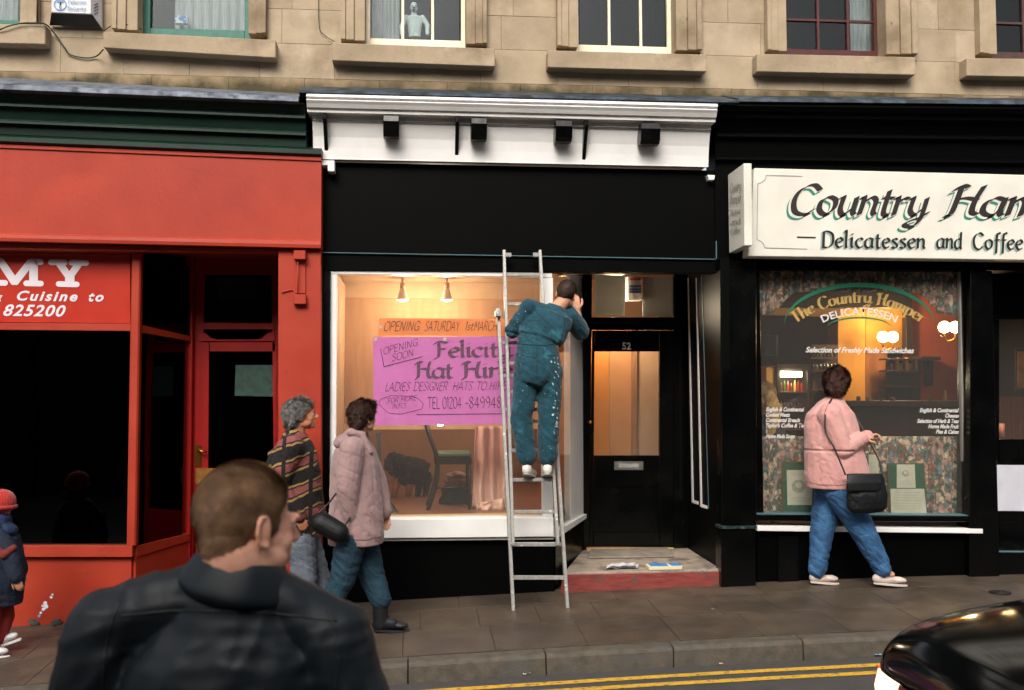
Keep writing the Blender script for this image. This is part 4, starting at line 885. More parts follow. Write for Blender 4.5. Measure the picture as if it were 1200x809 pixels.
slab('door_head', [(1150, 315), (1500, 320), (1500, 376), (1150, 374)], YE, .1, m_black, dl)
slab('door_jamb', [(1156, 374.5), (1171, 374.5), (1171, 668), (1156, 668)], YE-.01, .1, m_black, dl)
d3 = bpy.data.objects.new('door', None); COL.objects.link(d3); d3.parent = dl; d3.location = P(1230, 660, YE)-dl.location
slab('lock_rail', [(1171.5, 515), (1290, 515), (1290, 612), (1171.5, 612)], YE, .05, m_black, d3)
slab('bottom_rail', [(1171.5, 612.5), (1290, 612.5), (1290, 660), (1171.5, 660)], YE+.01, .05, m_black, d3)
slab('door_glass', [(1171, 375), (1290, 377), (1290, 515), (1171, 515)], YE+.02, .005, g_shop, d3, bev=0)
slab('white_panel', [(1164, 545), (1290, 546), (1290, 600), (1166, 599)], YE-.03, .012, mat('white_notice', '#c4c3cc', '#b8b7c0', rough=.5, scale=5), d3)
slab('door_jamb', [(1290, 374.5), (1310, 374.5), (1310, 668), (1290, 668)], YE-.01, .1, m_black, dl)
slab('doorstep', [(1152, 645), (1500, 647), (1500, 690), (1152, 690)], 8.36, .7, m_black, dl, bev=.006)
slab('threshold_edge', [(1152, 645.5), (1500, 647.5), (1500, 649.5), (1152, 647.5)], 8.352, .01, m_tealline, dl)
# board
bd = thing('shop_sign', 'long white signboard reading Country Hamper, Delicatessen and Coffee', 'sign', P(1040, 250, 8.15))
m_board = mat('sign_white', '#d6d2c6', '#cbc7bb', rough=.35, scale=3)
m_sgreen = mat('sign_green', '#1f7a62', rough=.5); m_sblack = mat('sign_black', '#1c1512', rough=.5); m_sgrey = mat('sign_grey', '#8fa39c', rough=.5)
YB_ = 8.12
slab('board', [(884, 197), (1335, 208.5), (1335, 307), (877, 300.5)], YB_, .16, m_board, bd, bev=.006)
C_ = dict(nib=2.7, ang=35, thin=.16, slant=.26, track=.0)
for mm, dx, dy, off in ((m_sgreen, -4.2, 4.2, .003), (m_board, -1.6, 1.6, .0055), (m_sblack, 0, 0, .008)):
    kk = dict(C_); 
    if mm is m_board: kk['nib'] = 3.2; kk['thin'] = .4
    if mm is m_sgreen: kk['nib'] = 3.2
    pen_line('lettering', 'Country', (922+dx, 251+dy), (1084+dx, 253+dy), 21, YB_, mm, bd, off=off, **kk)
    pen_line('lettering', 'Hamper', (1106+dx, 251.5+dy), (1290+dx, 256+dy), 21, YB_, mm, bd, off=off, **kk)
D_ = dict(nib=2.2, ang=25, thin=.28, slant=.06, track=.9)
for mm, dx, dy, off in ((m_sgrey, -1.8, 1.6, .003), (m_sblack, 0, 0, .006)):
    for t_, a, b in (('Delicatessen', (962, 290), (1084, 291.5)), ('and', (1097, 291), (1127, 291.8)), ('Coffee', (1139, 292), (1198, 293))):
        pen_line('lettering', t_, (a[0]+dx, a[1]+dy), (b[0]+dx, b[1]+dy), 11.5, YB_, mm, bd, off=off, **D_)
ink_path([(934, 278), (956, 278.6)], .006, bd, YB_, m_sblack, 'dash')
m_fine = mat('fine_line', '#5f6a62', rough=.6)
arc1 = [(897-9*math.cos(t*math.pi/12)+1, 214-9+9*1-8+9*math.sin(t*math.pi/12)) for t in range(0)]
ink_path([(940, 206.6), (898, 205.6), (897, 210), (893, 214), (888, 215.5), (887, 281), (892, 283), (895, 286), (896, 290.6), (946, 292)], .0022, bd, YB_, m_fine, 'border_line')
# projecting sign
xw, xn = P(853, 250, 8.33), P(871.5, 240, 7.93); ps = thing('projecting_sign', 'small white box sign jutting out from the facade at the left end of the board', 'sign', (xw.x, 8.1, xw.z))
fa = [PV(853, 205, (xw.x, 8.33), (xn.x, 7.93)), PV(871.5, 191.5, (xw.x, 8.33), (xn.x, 7.93)), PV(872.5, 288, (xw.x, 8.33), (xn.x, 7.93)), PV(854.5, 297, (xw.x, 8.33), (xn.x, 7.93))]
prism('box', fa, (.068, 0, 0), m_board, ps, bev=.004)
def psf(x, y, Y): return PV(x, y, (xw.x-.004, 8.33), (xn.x-.004, 7.93))
for t_, y0, y1, h in (('Country', 226, 222, 6), ('Hamper', 240, 236, 6)):
    pen_line('lettering', t_, (855.5, y0), (868.5, y1), h, 0, mat('faded_ink', '#8d8a86', rough=.6), ps, off=.002, pos=psf, nib=2, ang=35, thin=.3, slant=.2)
for t_, y0, y1 in (('Delicatessen', 253, 250), ('and', 264, 261.5), ('Coffee', 275, 272)):
    pen_line('lettering', t_, (856, y0), (868, y1), 4, 0, mat('faded_ink', '#8d8a86'), ps, off=.002, pos=psf, nib=2, ang=35, thin=.3)
# window lettering
wl = thing('window_lettering', 'gilt, green and white lettering on the delicatessen window glass', 'lettering', P(1003, 380, YL-.01))
m_gold = mat('gold_leaf', '#a98a4a', '#b5975a', rough=.5, scale=30); m_wt = mat('white_leaf', '#c8c4c0', rough=.6); m_gr = mat('green_leaf', '#14684c', rough=.5)
def arc_text(strips, wd, cx, cy, rx, ry, t0, t1, h, m, name='lettering', nh=10.):
    def fn(q, d=0):
        a = t0+(t1-t0)*(q[0]/wd); r = 1+q[1]*h/nh/rx
        return P(cx+rx*math.sin(a)*(1+q[1]*h/nh/rx), cy-ry*math.cos(a)-q[1]*h/nh*math.cos(a), YL-.006)+Vector((0, -d, 0))
    return strips_mesh(name, strips, fn, m, wl)
s_, w_ = pen_text('The Country Hamper', nib=2.7, ang=8, thin=.25, track=.5)
arc_text(s_, w_, 1006, 478, 123, 123, -.64, .64, 8.6, m_gold)
def arc_band(cx, cy, rx, ry, t0, t1, w0, m, n=40, name='arc'):
    bm = bmesh.new(); pr_ = None
    for i in range(n+1):
        a = t0+(t1-t0)*i/n; w = w0*(.45+.55*math.sin(math.pi*i/n)) 
        q = (bm.verts.new(P(cx+rx*math.sin(a), cy-ry*math.cos(a)-w/2, YL-.007)), bm.verts.new(P(cx+rx*math.sin(a), cy-ry*math.cos(a)+w/2, YL-.007)))
        if pr_: bm.faces.new((pr_[0], q[0], q[1], pr_[1]))
        pr_ = q
    return fin(name, bm, m, wl)
arc_band(1007, 382, 88, 48, -1.55, 1.55, 5.5, m_gr)
arc_band(1007, 385, 38, 12.5, -1.35, 1.35, 2.4, m_gr)
me = type_mesh('DELICATESSEN', bold=.02); xs = [v.co.x for v in me.vertices]; x0, x1 = min(xs), max(xs)
for v in me.vertices:
    a = -.43+.86*(v.co.x-x0)/(x1-x0); hh = v.co.y/.7*8.5
    v.co = P(1007+(102+hh)*math.sin(a), 471-(102+hh)*math.cos(a), YL-.009)
link('lettering', me, m_wt, wl)
type_line('lettering', 'Selection of Freshly Made Sandwiches', (944, 413), (1071, 414), 6.2, YL-.006, m_wt, wl, shear=.35, bold=.03)
for i, t_ in enumerate(('English & Continental', 'Cooked Meats', 'Continental Breads', "Taylor's Coffee & Teas", 'Quiches', 'Home Made Soups')):
    ww = [45, 28, 40, 48, 17, 34][i]; type_line('lettering', t_, (897.5, 482+i*6.3), (897.5+ww, 482.2+i*6.3), 4.6, YL-.006, m_wt, wl, shear=.35, bold=.03)
for i, t_ in enumerate(('English & Continental', 'Cheeses', 'Selection of Herb & Teas', 'Home Made Fruit', 'Pies & Cakes')):
    ww = [46, 16, 49, 36, 27][i]; type_line('lettering', t_, (1123.5-ww, 483+i*6.3), (1123.5, 483.3+i*6.3), 4.6, YL-.006, m_wt, wl, shear=.35, bold=.03)
# ---------------- interior
dX0, dX1 = P(880, 500, 8.6).x, P(1500, 500, 12).x
zF = .12
room(dl, dX0+.02, dX1, 8.62, 12.6, zF, 3.05, mat('brown_cafe_wall', '#4a3020', '#5a3a26', rough=.8, scale=3))
m_ochre = mat('ochre_wall_and_glow', '#b8862e', '#c49238', rough=.7, scale=3); m_terra = mat('terracotta_wall', '#8a3c1e', '#9a4826', rough=.7, scale=3)
dlr = lambda n, pts, Y, D, m, par=None, **k: slab(n, pts, Y, D, m, par or dl, **k)
dlr('ochre_pier_and_glow', [(982, 360), (1014, 360), (1014, 600), (982, 600)], 11.2, .3, m_ochre)
dlr('ochre_pier_and_glow', [(1014.5, 360), (1066, 360), (1066, 407), (1030, 412), (1014.5, 412)], 11.3, .2, m_ochre)  # lamp glow in the alcove, painted as an ochre patch
dlr('brown_wall', [(1014.5, 412.5), (1040, 412.5), (1040, 600), (1014.5, 600)], 11.3, .2, mat('warm_tan_wall', '#8a5a34', '#96643c', rough=.8, scale=3))
dlr('terracotta_wall', [(1066.5, 340), (1150, 340), (1150, 520), (1066.5, 520)], 11.25, .2, m_terra)
dlr('ceiling_beam', [(897, 361), (985, 361), (985, 370), (897, 368)], 10.5, .2, mat('pale_beam', '#b8955c', rough=.7))
dlr('dark_bulkhead', [(889, 330), (1066, 330), (1066, 360.5), (889, 360.5)], 10.55, .2, m_darkwood)
dlr('timber_post', [(1062, 350), (1069, 350), (1069, 412), (1062, 412)], 11.1, .1, m_darkwood)
# cabinets and counter
cb = thing('cabinet', 'dark wooden cabinet with shelves below the middle wall lamp', 'cabinet', P(1058, 500, 11))
dlr('back', [(1040, 421), (1079, 421), (1079, 560), (1040, 560)], 11.1, .05, m_darkwood, cb)
for y in (420, 434, 452, 470): dlr('shelf', [(1039, y), (1080, y), (1080, y+2), (1039, y+2)], 10.9, .2, m_darkwood, cb)
for i in range(9): 
    p = P(1045+i*3.6, 434, 10.98); tube('jar', [p, p+Vector((0, 0, .08+.03*(i % 3)))], .014+.003*(i % 2), mat('jar_%d' % (i % 3), ['#8a7a5a', '#5a3020', '#a89060'][i % 3], rough=.4), cb)
ms = thing('mantel', 'dark mantelshelf on the terracotta wall in the delicatessen', 'mantelshelf', P(1088, 420, 11))
dlr('shelf', [(1079, 418), (1103, 418), (1103, 422), (1079, 422)], 10.95, .28, m_darkwood, ms); dlr('support', [(1089, 422.5), (1094, 422.5), (1094, 452), (1089, 452)], 11.1, .13, m_darkwood, ms)
cn = thing('counter', 'long dark wooden counter across the back of the delicatessen', 'counter', P(1070, 520, 10.3))
dlr('top', [(998, 470), (1150, 470), (1150, 476), (998, 476)], 9.9, .6, m_darkwood, cn); dlr('front', [(1000, 476.5), (1148, 476.5), (1148, 640), (1000, 640)], 9.98, .5, m_darkwood, cn)
for i, (px, w_, h_) in enumerate([(1006, 6, 5), (1018, 8, 4), (1033, 5, 6), (1046, 7, 4), (1108, 4, 12), (1090, 6, 4)]):
    p = P(px, 470, 10.0); bm = bmesh.new(); bmesh.ops.create_cone(bm, cap_ends=True, segments=12, radius1=w_/240, radius2=w_/300, depth=h_/110, matrix=Matrix.Translation(p+Vector((0, 0, h_/220+.002))))
    tag(fin('dish' if h_ < 8 else 'bottle', bm, mat('dish_%d' % (i % 3), ['#3a2418', '#5a4028', '#241a14'][i % 3], rough=.4)), ['low brown basket at the left end of the dark counter', 'wide tan dish second along the dark counter', 'dark dish third along the dark counter', 'brown basket right of the middle of the counter', 'dark bottle standing on the counter under the right lamp', 'tan dish on the counter beside the dark bottle'][i], 'dish' if h_ < 8 else 'bottle')
# fridge
fr = thing('drinks_fridge', 'drinks fridge with glowing header panel behind the delicatessen window', 'fridge', P(928, 520, 10.4))
YFr = 10.3
dlr('side', [(898, 431), (911, 428), (911, 560), (898, 560)], YFr+.02, .5, m_ochre, fr); dlr('top', [(910, 426), (949, 427), (949, 433), (910, 433)], YFr-.01, .5, m_darkwood, fr)
dlr('back', [(911, 433), (948, 433), (948, 560), (911, 560)], YFr+.3, .05, mat('fridge_back', '#3a3226', rough=.6), fr)
dlr('light_panel', [(915, 435), (940, 435.5), (940, 442), (915, 442)], YFr+.05, .02, emis('fridge_light', '#ffe9b8', 7), fr)
dlr('jamb', [(910.2, 433.5), (913, 433.5), (913, 560), (910.2, 560)], YFr, .3, m_darkwood, fr); dlr('jamb', [(946, 433.5), (949, 433.5), (949, 560), (946, 560)], YFr, .3, m_darkwood, fr)
for y in (459, 482, 503, 524): dlr('shelf', [(913.5, y), (945.5, y), (945.5, y+1.4), (913.5, y+1.4)], YFr+.02, .27, mat('wire_shelf', '#4a4438', rough=.4), fr)
ORD = ['first from the left', 'second from the left', 'third from the left', 'fourth from the left', 'fourth from the right', 'third from the right', 'second from the right', 'last']
cols = ['#9a5a1c', '#8a2414', '#3a5a20', '#b88a3a', '#5a3018', '#a03018']
r5 = random.Random(5)
for row, (yb, hh) in enumerate([(459, 15), (482, 14), (503, 12), (524, 12)]):
    for i in range(8):
        p = P(915.5+i*4, yb, YFr+.14); col = cols[r5.randrange(6)] if row < 2 else '#a02c18'; hh2 = hh*r5.uniform(.7, 1)/114
        bm = bmesh.new()
        bmesh.ops.create_cone(bm, cap_ends=True, segments=10, radius1=.015, radius2=.015, depth=hh2*.65, matrix=Matrix.Translation(p+Vector((0, 0, hh2*.325))))
        bmesh.ops.create_cone(bm, cap_ends=True, segments=10, radius1=.014, radius2=.006, depth=hh2*.35, matrix=Matrix.Translation(p+Vector((0, 0, hh2*.825))))
        o = fin('bottle', bm, mat('drink_'+col, col, rough=.3), smooth=False)
        tag(o, '%s drink bottle %s along the %s shelf of the lit fridge' % ({'#9a5a1c': 'amber', '#8a2414': 'dark red', '#3a5a20': 'green', '#b88a3a': 'golden', '#5a3018': 'brown', '#a03018': 'red', '#a02c18': 'red'}[col], ORD[i], ['top', 'second', 'third', 'lowest'][row]), 'bottle', ['bottles on the top fridge shelf', 'bottles on the second fridge shelf', 'bottles on the third fridge shelf', 'bottles on the lowest fridge shelf'][row])
point('lamp_light', P(928, 441, YFr-.05), 3, (1, .9, .65), par=fr)
su = thing('shelf_unit', 'dark shelf unit of bottles between the fridge and the ochre pier', 'shelves', P(965, 520, 10.9))
dlr('back', [(951, 404), (982, 404), (982, 560), (951, 560)], 11.2, .04, m_darkwood, su)
for y in (407, 419, 434, 456, 480): dlr('shelf', [(950, y), (982, y), (982, y+1.8), (950, y+1.8)], 11.0, .2, mat('shelf_wood', '#5a3a20', rough=.6), su)
for row, (yb, hh) in enumerate([(419, 9), (434, 9), (456, 17), (480, 17)]):
    for i in range(7):
        p = P(953+i*4.2, yb, 11.06); hh2 = hh*r5.uniform(.75, 1)/106; bm = bmesh.new()
        bmesh.ops.create_cone(bm, cap_ends=True, segments=10, radius1=.015, radius2=.015, depth=hh2*.65, matrix=Matrix.Translation(p+Vector((0, 0, hh2*.325))))
        bmesh.ops.create_cone(bm, cap_ends=True, segments=10, radius1=.013, radius2=.005, depth=hh2*.35, matrix=Matrix.Translation(p+Vector((0, 0, hh2*.825))))
        tag(fin('bottle', bm, mat('wine_%d' % ((i+row) % 3), ['#10180c', '#2a1a10', '#6a5a30'][(i+row) % 3], rough=.25)), '%s %s along the %s shelf beside the ochre pier' % (['small jar', 'small jar', 'dark wine bottle', 'dark wine bottle'][row], ORD[i], ['top', 'second', 'third', 'fourth'][row]), 'bottle', 'bottles on shelf row %s of the dark unit' % ['one', 'two', 'three', 'four'][row])
spk = thing('loudspeaker', 'black loudspeaker fixed high on the wall left of the fridge', 'speaker', P(902, 405, 10.9))
dlr('cabinet', [(894, 392), (911, 392.5), (911, 418), (894, 417.5)], 10.8, .15, m_blk, spk, bev=.006); dlr('grille', [(895.5, 394), (909.5, 394.4), (909.5, 416), (895.5, 415.5)], 10.79, .01, mat('grille_cloth', '#0e0c0b', rough=.9), spk)
pf = thing('picture', 'small framed picture on the brown wall seen through the delicatessen door', 'picture', P(1196, 430, 11))
dlr('frame', [(1190, 409), (1240, 409), (1240, 458), (1190, 458)], 10.8, .03, m_darkwood, pf); dlr('print', [(1193, 412), (1237, 412), (1237, 455), (1193, 455)], 10.79, .012, mat('sepia_print', '#9a7448', '#7a5832', rough=.7, scale=9), pf)
dlr('panelling', [(1150, 465), (1500, 465), (1500, 640), (1150, 640)], 10.95, .05, mat('striped_panel', '#5a2c1c', '#6e3a24', rough=.6, scale=4, stretch=(9, 1, .3)))
cdl = P(1174, 512, 9.4); cd = thing('candle', 'fat pink candle standing behind the delicatessen door glass', 'candle', cdl)
tube('wax', [cdl, cdl+Vector((0, 0, .13))], .03, mat('pink_wax', '#b0705a', rough=.5), cd, 12); tube('wick', [cdl+Vector((0, 0, .13)), cdl+Vector((0, 0, .145))], .003, m_blk, cd)
# wall lamps
m_globe = emis('lamp_globe', '#ffd08a', 26)
for (cx_, cy_, yy, lb, rr) in ((1040.5, 395, 10.9, 'twin globe brass wall lamp glowing in the middle of the delicatessen window', .062), (1113, 383.5, 9.6, 'twin globe brass wall lamp glowing at the right edge of the delicatessen window', .058)):
    p = P(cx_, cy_, yy); lt = thing('wall_lamp', lb, 'lamp', p, 'twin globe wall lamps')
    for s in (-1, 1):
        ball('globe', p+Vector((s*.058, 0, 0)), rr, m_globe, lt, 3)
        tube('arm', smooth_pts([p+Vector((s*.058, 0, -rr)), p+Vector((s*.05, .01, -rr-.06)), p+Vector((0, .06, -rr-.08)), p+Vector((0, .16, -rr-.02))]), .009, m_brass, lt)
    point('lamp_light', p+Vector((0, -.12, .02)), 26, (1, .66, .34), par=lt)
# floral curtains
def floral():
    m = bpy.data.materials.new('floral_chintz'); m.use_nodes = True; n = m.node_tree.nodes; L = m.node_tree.links; b = n['Principled BSDF']; b.inputs['Roughness'].default_value = .9
    tc = n.new('ShaderNodeTexCoord'); ns = n.new('ShaderNodeTexNoise'); ns.inputs['Scale'].default_value = 14
    mxv = n.new('ShaderNodeMix'); mxv.data_type = 'VECTOR'; mxv.inputs[0].default_value = .09; L.new(tc.outputs['Object'], mxv.inputs[4]); L.new(tc.outputs['Object'], ns.inputs['Vector']); L.new(ns.outputs['Color'], mxv.inputs[5])
    v = n.new('ShaderNodeTexVoronoi'); v.inputs['Scale'].default_value = 28; L.new(mxv.outputs[1], v.inputs['Vector'])
    sp = n.new('ShaderNodeSeparateColor'); L.new(v.outputs['Color'], sp.inputs[0]); r = n.new('ShaderNodeValToRGB'); r.color_ramp.interpolation = 'CONSTANT'
    el = r.color_ramp.elements; el[0].position = 0; el[0].color = lin('#6c7466'); el[1].position = .22; el[1].color = lin('#c49a90')
    for p_, c_ in ((.4, '#dcb8a6'), (.52, '#7c9096'), (.66, '#dccdb4'), (.80, '#9c6c66'), (.88, '#566a56')): e = el.new(p_); e.color = lin(c_)
    L.new(sp.outputs[0], r.inputs[0]); r2 = n.new('ShaderNodeValToRGB'); r2.color_ramp.elements[0].position = .1; r2.color_ramp.elements[1].position = .6; r2.color_ramp.elements[0].color = (1, 1, 1, 1); r2.color_ramp.elements[1].color = (.58, .57, .55, 1)
    L.new(v.outputs['Distance'], r2.inputs[0]); mm = n.new('ShaderNodeMix'); mm.data_type = 'RGBA'; mm.blend_type = 'MULTIPLY'; mm.inputs[0].default_value = 1
    L.new(r.outputs[0], mm.inputs[6]); L.new(r2.outputs[0], mm.inputs[7]); L.new(mm.outputs[2], b.inputs['Base Color']); MATS['floral'] = m; return m
m_fl = floral()
def hanging(name, x0, x1, top, bot, Y, n, folds, amp, m, label, cat, rows=14):
    bm = bmesh.new(); g = []
    for i in range(n+1):
        u = i/n; x = x0+(x1-x0)*u; yt = top(u); yb = bot(u); ph = u*folds*2*math.pi+1.5*noise.noise(Vector((u*6, 0, 0)))
        a = amp*(math.sin(ph)+.4*math.sin(ph*2.3+1)); col = []
        for j in range(rows+1):
            v = j/rows; p = P(x+1.2*noise.noise(Vector((u*9, v*3, 2))), yt+(yb-yt)*v, Y); p.y += a*(.6+.5*v); col.append(bm.verts.new(p))
        g.append(col)
    for i in range(n):
        for j in range(rows): bm.faces.new((g[i][j], g[i+1][j], g[i+1][j+1], g[i][j+1]))
    o = fin(name, bm, m, smooth=True); sm = o.modifiers.new('s', 'SOLIDIFY'); sm.thickness = .003; tag(o, label, cat); return o
def val_bot(u):
    if u < .08: return 371-u*60
    if u < .17: return 366-(u-.08)*240
    if u < .5: return 344.5-4*math.sin((u-.17)/.33*math.pi)
    if u < .80: return 344.5-4*math.sin((u-.5)/.30*math.pi)
    if u < .89: return 345+(u-.80)*250
    return 367+(u-.89)*40
hanging('curtain_valance', 888, 1127, lambda u: 314, val_bot, 8.485, 260, 24, .020, m_fl, 'scalloped floral valance across the top of the delicatessen window', 'valance')
hanging('cafe_curtain', 893, 1134, lambda u: 511.5, lambda u: 606, 8.60, 260, 26, .026, m_fl, 'floral half curtain behind the lower part of the delicatessen window', 'curtain')
tag(tube('curtain_rail', [P(889, 512, 8.62), P(1133, 513.5, 8.62)], .006, m_brass), 'thin rail carrying the floral half curtain', 'rail')
# framed certificates
m_mt = mat('green_mount', '#1f4a34', '#24543c', rough=.8, scale=20); m_fm = mat('thin_wood_frame', '#5c4a24', rough=.4); m_pp = mat('cream_paper', '#b9b8a8', '#c3c2b4', rough=.9, scale=12); m_il = mat('engraving', '#86877a', '#a6a797', rough=.9, scale=60)
def cert(ox, label, pts, inner, art, lines):
    c = P(*pts[0], 8.5); t = thing('framed_certificate', label, 'certificate', c)
    slab('frame', pts, 8.50, .02, m_fm, t); sh = [(pts[0][0]+1.3, pts[0][1]+1.3), (pts[1][0]-1.3, pts[1][1]+1.3), (pts[2][0]-1.3, pts[2][1]-1.3), (pts[3][0]+1.3, pts[3][1]-1.3)]
    slab('mount', sh, 8.498, .003, m_mt, t, bev=0); slab('paper', inner, 8.495, .003, m_pp, t, bev=0)
    if art:
        x, y, r_ = art; bm = bmesh.new(); vs = [bm.verts.new(P(x+r_*math.cos(k*math.pi/4+.3)*1.1, y+r_*math.sin(k*math.pi/4+.3), 8.494)) for k in range(8)]; bm.faces.new(vs); fin('engraving', bm, m_il, t)
        bm = bmesh.new(); vs = [bm.verts.new(P(x+r_*.5*math.cos(k*math.pi/4), y-1+r_*.45*math.sin(k*math.pi/4), 8.4935)) for k in range(8)]; bm.faces.new(vs); fin('engraving', bm, m_pp, t)
    for (x0, x1, y) in lines: ink_path([(x0, y), (x1, y+.3)], .0016, t, 8.4955, m_il, 'text_line')
cert(0, 'larger green mounted certificate at the left of the delicatessen window', [(916, 541), (956, 541), (956, 602), (917, 602)], [(922, 551), (952, 551), (952, 592), (923, 592)], (936, 570, 8), [(927, 950, 584), (929, 948, 587), (928, 949, 556)])
cert(1, 'green mounted certificate with a letter propped below at the right of the window', [(1040, 543), (1083, 543), (1087, 603), (1042, 603)], [(1051, 544.5), (1072, 544.5), (1073, 572), (1051, 572)], (1061, 555, 4), [(1055, 1068, 564), (1055, 1068, 567)])
ltr = thing('letter', 'white letter propped in front of the right hand certificate', 'letter', P(1065, 602, 8.46))
slab('sheet', [(1043.5, 573), (1083, 573), (1086, 602.5), (1044.5, 602)], 8.475, .003, m_pp, ltr, bev=0)
for k in range(7): ink_path([(1048, 577+k*3.2), (1079-(k % 3)*3, 577.3+k*3.2)], .0013, ltr, 8.4745, m_il, 'text_line')
tag(slab('paper_sheet', [(1018, 533), (1029, 533), (1030, 559), (1018, 559)], 8.5, .002, m_pp, bev=0), 'plain white sheet leaning on the floral curtain behind the shoulder bag', 'paper')
# =================================================================== OPPOSITE TERRACE (behind the photographer; seen only in the glass)
op = thing('opposite_terrace', 'dark stone terrace on the far side of the street behind the photographer', 'building', (0, -7.5, 0))
m_op = mat('sooty_stone', '#1d1a17', '#2b2621', rough=.9, scale=5); m_opg = mat('dull_window', '#15181a', rough=.2)
for a, b in ((-24, -9), (-8.9, 6), (6.1, 24)):
    bm = bmesh.new()
    add_prism(bm, [Vector((a, -7.5, -1)), Vector((b, -7.5, -1)), Vector((b, -7.5, 9.6)), Vector((a, -7.5, 9.6))], [Vector((a, -13, -1)), Vector((b, -13, -1)), Vector((b, -13, 9.6)), Vector((a, -13, 9.6))])
    fin('wall', bm, m_op, op)
    bm = bmesh.new(); add_prism(bm, [Vector((a, -7.4, 9.61)), Vector((a, -10.2, 11.2)), Vector((a, -13, 9.61))], [Vector((b, -7.4, 9.61)), Vector((b, -10.2, 11.2)), Vector((b, -13, 9.61))]); fin('roof', bm, mat('slate', '#15171a', rough=.7), op)
    x = a+1.2
    while x < b-1.5:
        for z0, z1 in ((.4, 2.6), (4.0, 5.8), (6.9, 8.5)):
            bm = bmesh.new(); add_prism(bm, [Vector((x, -7.44, z0)), Vector((x+1.1, -7.44, z0)), Vector((x+1.1, -7.44, z1)), Vector((x, -7.44, z1))], [Vector((x, -7.52, z0)), Vector((x+1.1, -7.52, z0)), Vector((x+1.1, -7.52, z1)), Vector((x, -7.52, z1))]); fin('window', bm, m_opg, op)
        x += 2.6
# =================================================================== LADDER
LB = on_ground(633, 715).y
def ladY(py): return LB+(716-py)/(716-295)*(8.30-LB)
ld = thing('ladder', 'aluminium two section ladder leaning on the black fascia with a painter on it', 'ladder', P(633, 716, LB))
def lp(px, py, off=0): return P(px, py, ladY(py)+off)
def bar(name, a, b, w_, d_, m, par):
    a, b = Vector(a), Vector(b); t = (b-a).normalized(); s = Vector((1, 0, 0)); s = (s-t*s.dot(t)).normalized(); n = t.cross(s)
    bm = bmesh.new(); f = [a+s*(i*w_/2)+n*(j*d_/2) for i, j in ((-1, -1), (1, -1), (1, 1), (-1, 1))]
    add_prism(bm, f, [p+(b-a) for p in f]); return fin(name, bm, m, par, bev=.002)
def lerp(a, b, t): return a+(b-a)*t
# lower section A (further from the camera), upper section B in front
def secA(s, y): 
    t = (y-716)/(362-716); return (lerp(601.5, 583.5, t), lerp(665, 642, t))[s]
def secB(s, y):
    t = (y-636)/(295-636); return (lerp(601, 590.5, t), lerp(653.5, 632.5, t))[s]
for s in (0, 1):
    bar('stile', lp(secA(s, 716), 716, .035), lp(secA(s, 362), 362, .035), .026, .055, m_steel, ld)
    bar('stile', lp(secB(s, 636), 636, -.025), lp(secB(s, 294), 294, -.025), .024, .055, m_steel, ld)
    a = lp(secA(s, 716), 716, .035); box3('foot', a+Vector((0, 0, -.012)), (.032, .06, .03), m_blk, ld, bev=.005)
    a = lp(secB(s, 637), 637, -.025); box3('foot', a, (.03, .06, .024), m_steel, ld)
    a = lp(secA(s, 368), 368, .0); box3('bracket', a, (.05, .12, .045), m_steel, ld)
    a = lp(secB(s, 299), 299, -.025); box3('top_bracket', a+Vector((.035 if s == 0 else -.035, 0, 0)), (.05, .04, .035), m_steel, ld)
for y in (402, 441, 480, 519, 557, 598, 638, 677): 
    if y > 545 or y < 0: 
        bar('rung', lp(secA(0, y)+1.5, y, .035), lp(secA(1, y)-1.5, y, .035), .03, .03, m_steel, ld) if y > 610 else None
def rung(y, sec, off):
    a, b = lp(sec(0, y)+1.5, y, off), lp(sec(1, y)-1.5, y, off); b.z = a.z+(b.z-a.z)*.6
    t = Vector((0, 0, 1)); bm = bmesh.new(); h = .014; d = .017
    f = [a+Vector((0, -d, -h)), a+Vector((0, d, -h)), a+Vector((0, d, h)), a+Vector((0, -d, h))]; add_prism(bm, f, [p+(b-a) for p in f]); return fin('rung', bm, m_steel, ld, bev=.003)
for y in (322, 356.5, 391, 426, 460, 494, 528, 562.5, 600): rung(y, secB, -.025)
for y in (402, 441, 480): rung(y, secA, .035)
